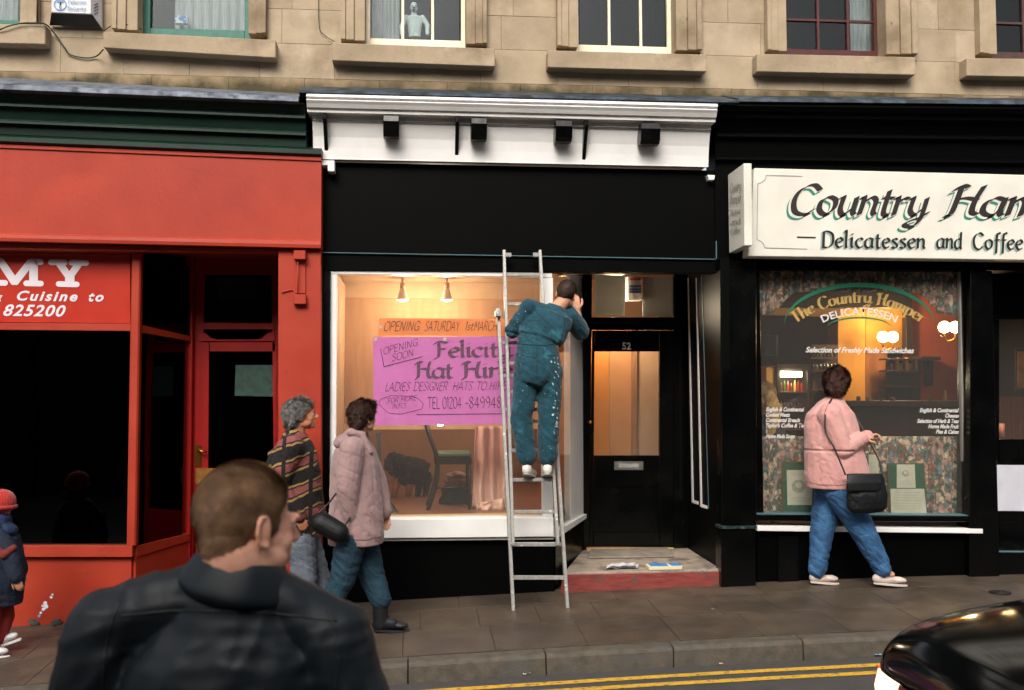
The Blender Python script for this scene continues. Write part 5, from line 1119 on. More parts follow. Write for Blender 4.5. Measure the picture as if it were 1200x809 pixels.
# =================================================================== FIGURES
from mathutils.bvhtree import BVHTree
V = Vector
def frame(fwd, up=(0, 0, 1)):
    f = V(fwd).normalized(); u = V(up); u = (u-f*u.dot(f)).normalized(); r = f.cross(u)
    m = Matrix.Identity(3)
    for i in range(3): m[i][0] = r[i]; m[i][1] = f[i]; m[i][2] = u[i]
    return m
class Sculpt:
    def __init__(s): s.bm = bmesh.new()
    def cap(s, a, ra, b, rb, seg=14):
        a, b = V(a), V(b); t = b-a; L = t.length
        if L < 1e-5: return s.ell(a, (ra,)*3)
        q = t.to_track_quat('Z', 'Y').to_matrix().to_4x4(); sn = max(-.95, min(.95, (ra-rb)/L)); cs = math.sqrt(1-sn*sn)
        rings = []; th0 = math.asin(sn)
        for k in range(6): an = -math.pi/2+(th0+math.pi/2)*k/5; rings.append((ra*math.sin(an), ra*math.cos(an)))
        for k in range(6): an = th0+(math.pi/2-th0)*k/5; rings.append((L+rb*math.sin(an), rb*math.cos(an)))
        prev = None
        for i, (z, r) in enumerate(rings):
            if r < 1e-6: cur = [s.bm.verts.new(a+q.to_3x3() @ V((0, 0, z)))]
            else: cur = [s.bm.verts.new(a+q.to_3x3() @ V((r*math.cos(2*math.pi*k/seg), r*math.sin(2*math.pi*k/seg), z))) for k in range(seg)]
            if prev:
                for k in range(seg):
                    k2 = (k+1) % seg
                    if len(prev) == 1: s.bm.faces.new((prev[0], cur[k2], cur[k]))
                    elif len(cur) == 1: s.bm.faces.new((prev[k], prev[k2], cur[0]))
                    else: s.bm.faces.new((prev[k], prev[k2], cur[k2], cur[k]))
            prev = cur
    def ell(s, c, r, fr=None, sub=3):
        m = Matrix.Translation(c) @ (fr.to_4x4() if fr else Matrix.Identity(4)) @ Matrix.Diagonal((*r, 1))
        bmesh.ops.create_icosphere(s.bm, subdivisions=sub, radius=1, matrix=m)
    def chain(s, pts, rs):
        for i in range(len(pts)-1): s.cap(pts[i], rs[i], pts[i+1], rs[i+1])
    def loft(s, rings, fr, seg=20):      # rings: (centre, half width, half depth), closed with caps
        prev = None; R0, F0 = fr.col[0], fr.col[1]
        for c, a, b in rings:
            cur = [s.bm.verts.new(V(c)+R0*(a*math.cos(2*math.pi*k/seg))+F0*(b*math.sin(2*math.pi*k/seg))) for k in range(seg)]
            if prev:
                for k in range(seg): s.bm.faces.new((prev[k], prev[(k+1) % seg], cur[(k+1) % seg], cur[k]))
            else: first = cur
            prev = cur
        s.bm.faces.new(first[::-1]); s.bm.faces.new(prev)
    def mesh(s, voxel=.01, smooth=4, disp=None, factor=.5):
        bmesh.ops.recalc_face_normals(s.bm, faces=s.bm.faces)
        me = bpy.data.meshes.new('m'); s.bm.to_mesh(me); s.bm.free(); o = bpy.data.objects.new('tmp', me); COL.objects.link(o)
        r = o.modifiers.new('r', 'REMESH'); r.mode = 'VOXEL'; r.voxel_size = voxel; r.adaptivity = 0
        q = o.modifiers.new('s', 'SMOOTH'); q.factor = factor; q.iterations = smooth
        dg = bpy.context.evaluated_depsgraph_get(); dg.update(); m2 = bpy.data.meshes.new_from_object(o.evaluated_get(dg))
        bpy.data.objects.remove(o); bpy.data.meshes.remove(me)
        if disp:
            ns = [v.normal.copy() for v in m2.vertices]
            for v, n in zip(m2.vertices, ns): v.co += n*disp(v.co, n)
        m2.shade_smooth(); return m2
    def build(s, name, m, par, voxel=.01, smooth=4, disp=None): return link(name, s.mesh(voxel, smooth, disp), m, par)
def ridge(p): return 1-abs(noise.noise(p))*2.2
def folds(a, sx=6, sz=14, seed=0, tilt=.6, a2=None):
    a2 = a*.6 if a2 is None else a2
    def f(p, n):
        q = V((p.x*sx+p.z*sz*.15, p.y*sx, p.z*sz+p.x*sz*tilt+seed)); w_ = noise.noise(p*2.5+V((seed, 3, 1)))
        qq = q+V((w_, w_, w_)); g1 = max(0, 1-abs(noise.noise(qq*1.3+V((5, 5, seed))))*7); g2 = max(0, 1-abs(noise.noise(V((p.x*11, p.y*11, p.z*19+p.x*9+seed))))*8)
        return a*ridge(qq)*.55+a2*noise.noise(p*26+V((seed, 0, 0)))*.4-a*.55*g1*g1-a*.4*g2*g2
    return f
def head(S, C, fr, s=1.0, neck=None, nr=.056):
    L = lambda x, y, z: C+fr @ V((x*s, y*s, z*s))
    E = lambda c, r: S.ell(L(*c), (r[0]*s, r[1]*s, r[2]*s), fr)
    E((0, -.015, .035), (.075, .096, .088)); E((0, .03, -.02), (.064, .066, .085)); E((0, .048, -.078), (.038, .040, .032))
    for x in (-1, 1):
        E((x*.037, .050, -.030), (.026, .030, .030)); E((x*.046, .02, -.06), (.022, .045, .03))
        # ear: rim and lobe
        for k in range(8):
            a0, a1 = k*.6-1.9, (k+1)*.6-1.9
            S.cap(L(x*(.078+.006*math.cos(a0)), -.012-.017*math.cos(a0), -.008-.03*math.sin(a0)*-1), .0048*s, L(x*(.078+.006*math.cos(a1)), -.012-.017*math.cos(a1), -.008+.03*math.sin(a1)), .0048*s)
        E((x*.075, -.008, -.008), (.006, .016, .026)); E((x*.077, -.004, -.034), (.006, .009, .010))
        E((x*.026, .086, .020), (.024, .012, .008))
        S.cap(L(x*.020, .083, .011), .006*s, L(x*.044, .078, .010), .005*s)
        S.cap(L(x*.008, .108, -.027), .008*s, L(x*.012, .1, -.027), .007*s)
    S.cap(L(0, .088, .015), .009*s, L(0, .113, -.022), .0115*s)
    S.cap(L(-.018, .088, -.054), .006*s, L(.018, .088, -.054), .006*s); S.cap(L(-.015, .086, -.065), .0075*s, L(.015, .086, -.065), .0075*s)
    E((0, .082, -.06), (.03, .014, .02)); E((0, .075, -.092), (.018, .016, .014))
    if neck is not None: S.cap(L(0, -.022, -.05), nr*s, neck, nr*1.12*s)
    return L
def hand(S, wr, d, nrm, side=1, curl=.5, s=1.0, thumb_in=.3):
    d = V(d).normalized(); n = V(nrm); n = (n-d*n.dot(d)).normalized(); x = d.cross(n)*side
    kn = []
    for i, (o, ln) in enumerate(zip((-.030, -.010, .011, .029), (.066, .076, .071, .055))):
        b = wr+x*(o*s*.55); k = wr+d*(.088*s-(abs(i-1.2))*.005)+x*(o*s)
        S.cap(b, .015*s, k, .0115*s); p = k; a = curl*.55; r = .0098*s
        for j, fr_ in enumerate((.45, .31, .24)):
            q = p+(d*math.cos(a)+n*math.sin(a))*(ln*s*fr_); S.cap(p, r, q, r*.9); p = q; r *= .9; a += curl*.75+.07*i
    t0 = wr+d*.025*s-x*.026*s; t1 = t0+(d*.6-x*.62+n*.35).normalized()*.042*s; t2 = t1+(d*.85-x*.25+n*thumb_in).normalized()*.034*s; t3 = t2+(d*.9+n*thumb_in*1.3).normalized()*.026*s
    S.chain([t0, t1, t2, t3], [.015*s, .0125*s, .0108*s, .009*s])
m_skin = {}
def skin(c1='#b98468', c2='#c9957a'):
    k = 'skin'+c1
    m = mat(k, c1, c2, rough=.55, scale=14, bump=.0006, bscale=180, spec=.4); b = m.node_tree.nodes['Principled BSDF']
    b.inputs['Subsurface Weight'].default_value = .12; b.inputs['Subsurface Radius'].default_value = (.02, .008, .004); b.inputs['Subsurface Scale'].default_value = .4; return m
def body(par, J, fr, hd, sk, sh=.19, build=1.0, hands=True, voxel=.0055, nr=.056):
    """one continuous body: head, neck, trunk, arms with hands, legs and feet"""
    S = Sculpt(); C, hf, hs = hd; L = head(S, C, hf, hs, J['neck'], nr)
    b = build; pel, ch = J['pelvis'], J['chest']; up = (J['neck']-pel).normalized()
    S.loft([(pel-up*.10, .11*b, .09*b), (pel, .165*b, .115*b), (pel.lerp(ch, .45), .14*b, .1*b), (ch, .165*b, .115*b), (ch.lerp(J['neck'], .5), .15*b, .10*b), (J['neck']-up*.02, .07, .06)], fr)
    for s in 'LR':
        S.cap(J['neck']-up*.03, .055*b, J['sh'+s], .058*b); S.chain([J['sh'+s], J['el'+s], J['wr'+s]], [.056*b, .042*b, .029*b])
        S.chain([J['hip'+s], J['kn'+s], J['an'+s]], [.085*b, .056*b, .04*b]); S.cap(J['an'+s], .036, J['an'+s].lerp(J['toe'+s], .5), .026)
        if hands:
            h = J['hand'+s]; hand(S, J['wr'+s], h[0], h[1], h[2], h[3], s=hs*.97)
    return S.build('body', sk, par, voxel=voxel, smooth=3), L
def eyes(par, L, s=1.0, col='#3a2a1c'):
    for x in (-1, 1):
        ball('eye', L(x*.031, .0775, .003), .0120*s, mat('eye_white', '#d8d2c8', rough=.15), par); ball('iris', L(x*.0315, .0872, .003), .0045*s, mat('iris'+col, col, rough=.1), par)
def eyebrow(par, L, col):
    for x in (-1, 1): tube('eyebrow', [L(x*.014, .098, .022), L(x*.03, .099, .028), L(x*.047, .088, .022)], [.003, .004, .002], mat('brow'+col, col, rough=.9), par, 6)
def hair(par, C, fr, s, ells, line, m, n=6000, ln=.02, wd=.0016, flow=(0, -.6, -.8), lift=.35, voxel=.006, seed=1, rough_amp=.006, nscale=30, name='hair', jit=.5):
    S = Sculpt()
    for c, r in ells: S.ell(C+fr @ (V(c)*s), tuple(v*s for v in r), fr)
    inv = fr.transposed()
    def keep(p):
        l = inv @ (p-C)/s; z0 = line[0][1]
        for (ya, za), (yb, zb) in zip(line, line[1:]):
            if l.y >= ya: z0 = za+(zb-za)*min(1, (l.y-ya)/(yb-ya)) if l.y <= yb else zb
        return l.z > z0+.006*noise.noise(p*40)
    me = S.mesh(voxel, 3, lambda p, nn: rough_amp*(noise.noise((p-C)*nscale+V((seed, 0, 0)))+.5*noise.noise((p-C)*nscale*2.3)))
    bm = bmesh.new(); bm.from_mesh(me); bpy.data.meshes.remove(me)
    bmesh.ops.delete(bm, geom=[f for f in bm.faces if not keep(f.calc_center_median())], context='FACES')
    bm.normal_update(); fs = list(bm.faces); ar = [f.calc_area() for f in fs]; rr = random.Random(seed)
    pick = rr.choices(fs, weights=ar, k=n) if fs else []
    data = []
    for f in pick:
        vs = [v.co for v in f.verts]; a, b, c = rr.random(), rr.random(), rr.random(); t = a+b+c; p = (vs[0]*a+vs[1]*b+vs[2 % len(vs)]*c)/t
        data.append((p.copy(), f.normal.copy()))
    for f in bm.faces: f.smooth = True
    fl = fr @ V(flow)
    for p, nn in data:
        tg = fl-nn*fl.dot(nn); w_ = V((noise.noise(p*25), noise.noise(p*25+V((9, 0, 0))), noise.noise(p*25+V((0, 9, 0)))))
        d = (tg+nn*lift+w_*jit+V((rr.uniform(-1, 1), rr.uniform(-1, 1), rr.uniform(-1, 1)))*.22).normalized(); l_ = ln*s*rr.uniform(.6, 1.2)
        sd_ = d.cross(nn); sd_ = sd_.normalized()*wd*.5 if sd_.length > 1e-4 else d.orthogonal()*wd*.5
        mid = p+d*l_*.55+nn*.0; tip = p+d*l_-nn*l_*.12; q0 = p-nn*.001
        v0, v1, v2, v3, v4 = bm.verts.new(q0+sd_), bm.verts.new(q0-sd_), bm.verts.new(mid-sd_*.8), bm.verts.new(mid+sd_*.8), bm.verts.new(tip)
        bm.faces.new((v0, v1, v2, v3)); bm.faces.new((v3, v2, v4))
    me = bpy.data.meshes.new(name); bm.to_mesh(me); bm.free(); return link(name, me, m, par)
def hair_mat(nm, a, b, sc_=60): return mat('hair_'+nm, a, b, rough=.6, scale=sc_, detail=4, contrast=(.3, .7), spec=.3)
def seam(name, obj, pts, r, m, par, n=10, pos=P, Yd=7.0):
    me = obj.data; off = V((0, 0, 0)); q = obj.parent
    while q is not None: off += q.location; q = q.parent
    bv = BVHTree.FromPolygons([v.co+off for v in me.vertices], [p.vertices for p in me.polygons]); out = []
    pp = []
    for a, b in zip(pts, pts[1:]):
        for k in range(n): pp.append((a[0]+(b[0]-a[0])*k/n, a[1]+(b[1]-a[1])*k/n))
    pp.append(pts[-1])
    for x, y in pp:
        d = ray(x, y).normalized(); h = bv.ray_cast(CAM, d)
        if h[0] is not None: out.append(h[0]-d*r*.2)
    if len(out) > 2: return tube(name, out, r, m, par, 6)
def collar(par, c, fr, prof, m, name='collar', seg=40, disp=.002, gap=None):
    # a folded band of cloth round the neck: prof = closed outline of (radius, height)
    bm = bmesh.new(); rings = []
    for k in range(seg):
        a = 2*math.pi*k/seg; ca, sa = math.cos(a), math.sin(a); row = []
        for (r_, z) in prof:
            w_ = 1+disp*8*noise.noise(V((ca*2, sa*2, z*9+c.x)))
            row.append(bm.verts.new(c+fr @ V((r_*ca*w_, r_*.95*sa*w_, z-(.012*max(0, sa) if z > 0 else 0)))))
        rings.append(row)
    n = len(prof)
    for k in range(seg):
        A, B = rings[k], rings[(k+1) % seg]
        for i in range(n): bm.faces.new((A[i], A[(i+1) % n], B[(i+1) % n], B[i]))
    o = fin(name, bm, m, par, smooth=True); sb = o.modifiers.new('s', 'SUBSURF'); sb.levels = 1; sb.render_levels = 1; return o
SHORT = [(-.13, -.072), (-.06, -.072), (-.035, -.05), (-.012, .012), (.018, .015), (.030, .01), (.045, .03), (.058, .062), (.085, .078), (.12, .09)]
def ground_at(p): return gz(p.x, p.y)
def shoe(par, an, toe, col, sole='#d8d4cc', w_=.042, name='shoe', h=.05):
    an, toe = V(an), V(toe); d = (toe-an); d = d.normalized(); S = Sculpt(); up = V((0, 0, 1)); up = (up-d*up.dot(d)).normalized(); fr = frame(d, up)
    c = an+d*.05-up*.01; S.ell(an-d*.015-up*.01, (w_*.82, .05, h*.85), fr); S.cap(an-up*.02, w_*.8, toe-up*.005, w_*.62); S.ell(toe-up*.008, (w_*.95, .055, h*.5), fr)
    o = S.build(name, col, par, voxel=.006, smooth=4)
    bm = bmesh.new(); ring_ = []
    for z in (0, 1):
        row = []
        for k in range(20):
            a = k/20*2*math.pi; L = ((toe-an).length+.12)/2; cx = (an+toe)/2-up*(.058-.018*z)+d*.008
            row.append(bm.verts.new(cx+d*(L*math.cos(a))+fr.col[0]*(w_*(1.0+.12*math.cos(a))*math.sin(a))))
        ring_.append(row)
    for k in range(20): bm.faces.new((ring_[0][k], ring_[0][(k+1) % 20], ring_[1][(k+1) % 20], ring_[1][k]))
    bm.faces.new(ring_[0][::-1]); bm.faces.new(ring_[1]); fin('sole', bm, mat('sole'+sole, sole, rough=.8), o if o.parent is None else par, bev=.003); return o

# ------------------------------------------------------------------ the painter
DPA = ladY(562)-.025-7.87
def PA(x, y, Y): return P(x, y, Y+DPA)
pt = thing('person', 'painter in teal boiler suit standing on the ladder with his back turned, one arm raised', 'person', PA(630, 560, 7.85))
J = dict(neck=PA(651, 363, 7.92), shL=PA(620, 361, 7.86), shR=PA(667, 371, 7.98), elL=PA(601, 388, 7.92), wrL=PA(611, 382, 8.12), elR=PA(681, 389, 8.10), wrR=PA(676, 364, 8.17),
    pelvis=PA(629, 428, 7.80), chest=PA(641, 378, 7.88), hipL=PA(618, 436, 7.80), hipR=PA(644, 436, 7.80), knL=PA(611, 492, 7.80), knR=PA(643, 492, 7.80), anL=PA(617, 546, 7.80), anR=PA(642, 546, 7.80), toeL=PA(621, 551, 7.95), toeR=PA(641, 551, 7.95))
J['handL'] = (V((.25, .9, .3)), V((1, 0, 0)), -1, .9); J['handR'] = (V((-.1, .12, 1)), V((0, 1, 0)), 1, .5)
bf = frame((.12, 1, 0), (J['neck']-J['pelvis']))
hf = frame((.35, 1, -.12), (.22, 0, 1)); HC = PA(663.5, 346, 7.95)
sk = skin(); bo, L = body(pt, J, bf, (HC, hf, .98), sk)
eyes(pt, L)
m_suit = mat('teal_boiler_suit', '#13353f', '#1d4552', rough=.85, scale=9, bump=.0015, bscale=55, spec=.2, sheen=.15, spots=[('#8fb0b4', 55, .70, .03), ('#2f6a76', 5, .58, .15)])
S = Sculpt(); up = (J['neck']-J['pelvis']).normalized(); pel, ch = J['pelvis'], J['chest']; wst = PA(631, 401, 7.84)
S.loft([(pel-up*.16, .10, .10), (pel-up*.08, .165, .135), (pel-up*.01, .188, .148), (pel+up*.06, .186, .145), (wst-up*.02, .178, .138), (wst+up*.01, .174, .135), (wst+up*.05, .192, .148), (ch, .20, .145), (ch+up*.09, .19, .135), (J['neck']-up*.03, .12, .10), (J['neck']+up*.015, .065, .065)], bf)
for s in 'LR':
    S.cap(J['neck']-up*.055, .07, J['sh'+s], .074)
S.chain([J['shL'], J['elL'], J['wrL']], [.076, .066, .052]); S.chain([J['shR'], J['elR'], J['elR'].lerp(J['wrR'], .45)], [.078, .07, .055])
S.chain([J['hipL'], J['knL'], J['anL']+V((0, 0, .075))], [.108, .086, .078]); S.chain([J['hipR'], J['knR'], J['anR']+V((0, 0, .075))], [.108, .086, .078])
fd = folds(.010, 7, 13, 2, .9)
suit = S.build('boiler_suit', m_suit, pt, voxel=.008, smooth=3, disp=lambda p, n: fd(p, n)-.012*max(0, 1-abs((p-wst).dot(up))/.018)+.004*noise.noise(V((p.x*45, p.y*20, p.z*4))))
collar(pt, J['neck']+up*.012, frame(bf.col[1], up), [(.062, -.03), (.060, .018), (.066, .026), (.074, .020), (.10, -.028), (.09, -.035)], m_suit)
m_seam = mat('suit_seam', '#0c2c36', rough=.9)
seam('seam', suit, [(603, 402), (618, 404), (640, 405), (657, 401)], .004, m_seam, pt)
seam('pocket_seam', suit, [(606, 415), (618, 418), (628, 419)], .0028, m_seam, pt); seam('pocket_seam', suit, [(641, 417), (652, 417)], .0028, m_seam, pt)
seam('seam', suit, [(629, 408), (629, 428), (630, 445)], .003, m_seam, pt); seam('seam', suit, [(614, 366), (612, 385), (611, 399)], .003, m_seam, pt); seam('seam', suit, [(662, 373), (661, 385), (657, 399)], .003, m_seam, pt)
m_splash = mat('paint_splash', '#b8c4c4', rough=.6); rs = random.Random(11)
me = suit.data; off = pt.location; bv = BVHTree.FromPolygons([v.co+off for v in me.vertices], [p.vertices for p in me.polygons]); bm = bmesh.new()
for k in range(110):
    if k < 50: x, y = rs.gauss(652.5, 2.6), rs.uniform(418, 515); sz = rs.uniform(.3, 1.2)
    elif k < 75: x, y = rs.gauss(606, 4), rs.uniform(360, 430); sz = rs.uniform(.15, .45)
    else: x, y = rs.uniform(600, 655), rs.uniform(420, 545); sz = rs.uniform(.15, .45)
    h = bv.ray_cast(CAM, ray(x, y).normalized())
    if h[0] is None: continue
    n = h[1]; a = n.orthogonal().normalized(); b = n.cross(a); r_ = sz/150
    bm.faces.new([bm.verts.new(h[0]+n*.003+(a*math.cos(i*math.pi/4)+b*math.sin(i*math.pi/4)*1.5)*r_*rs.uniform(.6, 1.2)) for i in range(8)])
fin('paint_splashes', bm, m_splash, pt)['kind'] = 'stuff'
hair(pt, HC, hf, .98, [((0, -.015, .035), (.080, .101, .093))], SHORT, hair_mat('painter', '#2e221b', '#453329'), n=7000, ln=.010, wd=.0022, rough_amp=.002, seed=3)
m_trn = mat('white_trainer', '#dcd8d0', '#c4beb4', rough=.6, scale=30)
shoe(pt, PA(618, 549, 7.80), PA(623, 553, 7.95), m_trn, '#a8a398', w_=.047, h=.062); shoe(pt, PA(641.5, 549, 7.80), PA(640.5, 553, 7.95), m_trn, '#a8a398', w_=.047, h=.062)
br = thing('paint_brush', 'small paint brush held up in the painter\'s raised hand', 'brush', PA(676, 348, 8.2))
tube('handle', [PA(677, 356, 8.21), PA(673, 340, 8.24)], .006, m_pale, br); tube('bristles', [PA(673, 340, 8.24), PA(671.5, 333, 8.26)], [.010, .013], m_blk, br)

# ------------------------------------------------------------------ woman in pink jacket
DPB = on_ground(965, 685).y-7.6
def PB(x, y, Y): return P(x, y, Y+DPB)
pw = thing('person', 'woman in pink jacket and blue jeans walking past the delicatessen with a black shoulder bag', 'person', on_ground(995, 688))
gy = lambda px, Y: proj((PB(px, 680, Y).x, Y, gz(PB(px, 680, Y).x, Y)))[1]
J = dict(neck=PB(977, 473, 7.50), shL=PB(981, 486, 7.66), shR=PB(972, 487, 7.34), elL=PB(1000, 523, 7.66), wrL=PB(1016, 512, 7.56), elR=PB(987, 526, 7.30), wrR=PB(1010, 514, 7.33),
    pelvis=PB(979, 562, 7.50), chest=PB(976, 505, 7.50), hipL=PB(974, 575, 7.60), hipR=PB(986, 575, 7.40), knL=PB(963, 622, 7.60), knR=PB(1011, 622, 7.40), anL=PB(958, 674, 7.60), anR=PB(1034, 671, 7.42), toeL=PB(972, 680, 7.60), toeR=PB(1056, 676, 7.42))
J['handL'] = (V((1, -.1, .2)), V((0, -.3, -1)), -1, 1.0); J['handR'] = (V((.9, .3, .15)), V((0, .4, -1)), 1, 1.0)
bf = frame((1, .1, 0)); hf = frame((.55, .85, -.25)); HC = PB(981, 452, 7.50)
bo, L = body(pw, J, bf, (HC, hf, .95), sk, build=1.15); eyes(pw, L)
m_pink = mat('pink_jacket_cloth', '#b7847f', '#c5938c', rough=.75, scale=5, bump=.001, bscale=120, sheen=.2, spec=.25)
S = Sculpt(); pel = J['pelvis']; ch = J['chest']
S.loft([(PB(981, 571, 7.5), .24, .26), (PB(981, 558, 7.5), .25, .27), (PB(979, 538, 7.5), .24, .255), (PB(976, 520, 7.5), .22, .235), (PB(974, 500, 7.5), .215, .225), (PB(973, 485, 7.5), .19, .195), (PB(974, 474, 7.5), .13, .125), (PB(977, 466, 7.5), .07, .07)], bf)
for s in 'LR': S.cap(J['neck']-V((0, 0, .04)), .075, J['sh'+s], .095); S.chain([J['sh'+s], J['el'+s], J['wr'+s]], [.098, .088, .056])
fd = folds(.008, 4, 7, 7, 1.2)
jk = S.build('jacket', m_pink, pw, voxel=.0075, smooth=3, disp=lambda p, n: fd(p, n)-.014*max(0, 1-abs(p.z-PB(976, 527, 7.5).z-.0)/.014)*(1 if abs(p.x-J['pelvis'].x+.12) < .17 else 0))
collar(pw, PB(977, 471, 7.5), frame((1, 0, -.15), (.15, 0, 1)), [(.066, -.04), (.062, .022), (.070, .030), (.082, .020), (.115, -.04), (.10, -.05)], m_pink)
m_pseam = mat('pink_seam', '#8a5a55', rough=.9); m_strap = mat('dark_strap', '#241a1c', rough=.5)
seam('seam', jk, [(944, 564), (960, 568), (985, 569), (1005, 565)], .003, m_pseam, pw); seam('seam', jk, [(972, 470), (966, 485), (967, 505), (972, 520)], .003, m_pseam, pw)
m_jean = mat('blue_denim', '#254a70', '#38648e', rough=.85, scale=7, bump=.0012, bscale=90, spots=('#3f7099', 4, .56, .15))
S = Sculpt(); S.ell(PB(982, 572, 7.5), (.17, .17, .12), bf)
S.chain([J['hipL'], J['knL'], J['anL']+V((0, 0, .045))], [.135, .098, .075]); S.chain([J['hipR'], J['knR'], J['anR']+V((0, 0, .035))], [.14, .102, .076])
S.build('jeans', m_jean, pw, voxel=.0075, smooth=3, disp=folds(.011, 6, 14, 4, .8))
hair(pw, HC, hf, 1.0, [((0, -.02, .045), (.104, .122, .106)), ((0, -.06, -.02), (.092, .075, .09))], [(-.14, -.11), (-.05, -.10), (-.0, -.06), (.03, -.02), (.05, .03), (.09, .07), (.12, .08)], hair_mat('dark', '#2c1814', '#4a2c22'), n=16000, ln=.036, wd=.0028, rough_amp=.014, seed=5, lift=.25)
m_ws = mat('cream_shoe', '#c8b8ae', '#b5a59c', rough=.6, scale=20)
pa = PB(957, 678, 7.6); pa.z = gz(pa.x, 8.3)+.066; shoe(pw, pa, pa+V((.135, 0, -.012)), m_ws, '#bfb2a6'); shoe(pw, PB(1031, 677, 7.42), PB(1055, 679, 7.42), m_ws, '#bfb2a6')
for an in (PB(959, 675, 7.6), PB(1034, 674, 7.42)): pass
bg_ = thing('shoulder_bag', 'black shoulder bag hanging at the hip of the woman in pink', 'bag', PB(1014, 580, 7.2))
S = Sculpt(); Yb = 7.18; c = PB(1014, 582, Yb)
S.loft([(PB(1016, 601, Yb), .125, .035), (PB(1016, 596, Yb), .165, .055), (PB(1016, 580, Yb), .172, .062), (PB(1015, 562, Yb), .160, .045), (PB(1013, 556, Yb), .150, .028)], frame((0, 1, 0)))
m_bag = mat('black_leather', '#06080a', '#0c1012', spec=.3, rough=.55, scale=9, bump=.002, bscale=40)
S.build('pouch', m_bag, bg_, voxel=.008, smooth=4, disp=folds(.006, 6, 8, 1))
S = Sculpt(); S.loft([(PB(1012, 576, Yb-.06), .13, .01), (PB(1013, 566, Yb-.055), .15, .014), (PB(1013, 555, Yb-.02), .152, .03)], frame((0, 1, 0))); S.build('flap', m_bag, bg_, voxel=.006)
st = [PB(991, 557, 7.15), PB(984, 540, 7.17), PB(976, 522, 7.19), PB(968, 507, 7.24), PB(967, 490, 7.26), PB(970, 477, 7.33), PB(976, 467, 7.45), PB(985, 468, 7.6), PB(1003, 490, 7.68), PB(1020, 520, 7.5), PB(1030, 540, 7.3), PB(1034, 557, 7.2)]
tube('strap', smooth_pts(st), .007, m_strap, bg_, 6)

# ------------------------------------------------------------------ woman in mauve coat
mw = thing('person', 'woman in mauve hooded coat walking past, head turned to the pink poster', 'person', on_ground(430, 742))
Ym = on_ground(452, 742).y-.04
J = dict(neck=P(419, 512, Ym), shL=P(425, 528, Ym+.15), shR=P(412, 528, Ym-.16), elL=P(441, 566, Ym+.17), wrL=P(449, 600, Ym+.14), elR=P(407, 572, Ym-.19), wrR=P(410, 604, Ym-.15),
    pelvis=P(418, 615, Ym), chest=P(418, 548, Ym), hipL=P(424, 630, Ym+.09), hipR=P(412, 630, Ym-.09), knL=P(437, 678, Ym+.09), knR=P(401, 680, Ym-.09), anL=P(446, 722, Ym+.06), anR=P(385, 728, Ym-.08), toeL=P(461, 733, Ym+.06), toeR=P(398, 738, Ym-.08))
J['handL'] = (V((.3, 0, -1)), V((0, -1, 0)), -1, .45); J['handR'] = (V((.05, 0, -1)), V((1, .3, 0)), 1, 1.2)
bf = frame((1, .12, 0)); hf = frame((.72, .70, .02)); HC = P(426, 490, Ym)
bo, L = body(mw, J, bf, (HC, hf, .95), sk, build=1.0); eyes(mw, L)
m_mauve = mat('mauve_coat_cloth', '#8a6f6e', '#9b7f7c', rough=.85, scale=6, bump=.0012, bscale=90, spec=.2, sheen=.2, spots=('#7a605f', 8, .6, .12))
S = Sculpt()
S.loft([(P(417, 637, Ym), .195, .20), (P(417, 622, Ym), .20, .205), (P(417, 595, Ym), .19, .195), (P(416, 565, Ym), .175, .18), (P(415, 543, Ym), .165, .17), (P(415, 527, Ym), .14, .14), (P(418, 515, Ym), .08, .08)], bf)
for s in 'LR': S.cap(J['neck']-V((0, 0, .04)), .07, J['sh'+s], .085); S.chain([J['sh'+s], J['el'+s], J['wr'+s]], [.090, .084, .062])
fd = folds(.0075, 4, 6, 17, 1.0)
mc = S.build('coat', m_mauve, mw, voxel=.0075, smooth=3, disp=fd)
S = Sculpt(); S.ell(P(404, 517, Ym), (.10, .085, .055), frame((1, 0, .35))); S.ell(P(411, 510, Ym), (.085, .06, .045), frame((1, 0, .5))); S.cap(P(424, 510, Ym-.07), .028, P(433, 530, Ym-.08), .022); S.cap(P(427, 510, Ym+.07), .028, P(435, 530, Ym+.08), .022)
S.cap(P(411, 507, Ym-.08), .03, P(424, 510, Ym-.07), .028)
S.build('hood', m_mauve, mw, voxel=.008, smooth=4, disp=folds(.010, 8, 16, 3))
seam('seam', mc, [(389, 630), (405, 633), (430, 633), (446, 629)], .003, mat('mauve_seam', '#5d4746', rough=.9), mw)
m_tj = mat('teal_jeans', '#092533', '#103646', rough=.85, scale=7, bump=.001, bscale=90)
S = Sculpt(); S.chain([J['hipL'], J['knL'], J['anL']+V((0, 0, .12))], [.115, .092, .078]); S.chain([J['hipR'], J['knR'], J['anR']+V((0, 0, .12))], [.115, .092, .078])
S.build('trousers', m_tj, mw, voxel=.0075, smooth=3, disp=folds(.010, 6, 14, 8))
m_boot = mat('black_boot', '#0b0c0e', '#15171a', rough=.5, scale=12)
for an, dx in ((J['anL'], .15), (J['anR'], .15)):
    an = an.copy(); g_ = gz(an.x, an.y); a2 = V((an.x, an.y, g_+.066)); S = Sculpt(); S.cap(a2+V((0, 0, .0)), .055, an+V((.0, 0, .16)), .062); S.cap(a2+V((0, 0, .012)), .052, a2+V((.085, 0, -.004)), .042); S.build('boot_shaft', m_boot, mw, voxel=.008); shoe(mw, a2, a2+V((dx, 0, -.01)), m_boot, '#0c0c0c', w_=.046, name='boot')
hair(mw, HC, hf, .98, [((0, -.018, .042), (.092, .110, .094)), ((0, -.06, -.01), (.078, .055, .075)), ((0, .05, .09), (.06, .045, .035))], [(-.14, -.085), (-.06, -.085), (-.02, -.03), (.01, .0), (.035, .0), (.05, .04), (.085, .06), (.12, .065)], hair_mat('brown', '#281812', '#44291c'), n=16000, ln=.034, wd=.0028, rough_amp=.010, seed=9, lift=.3)
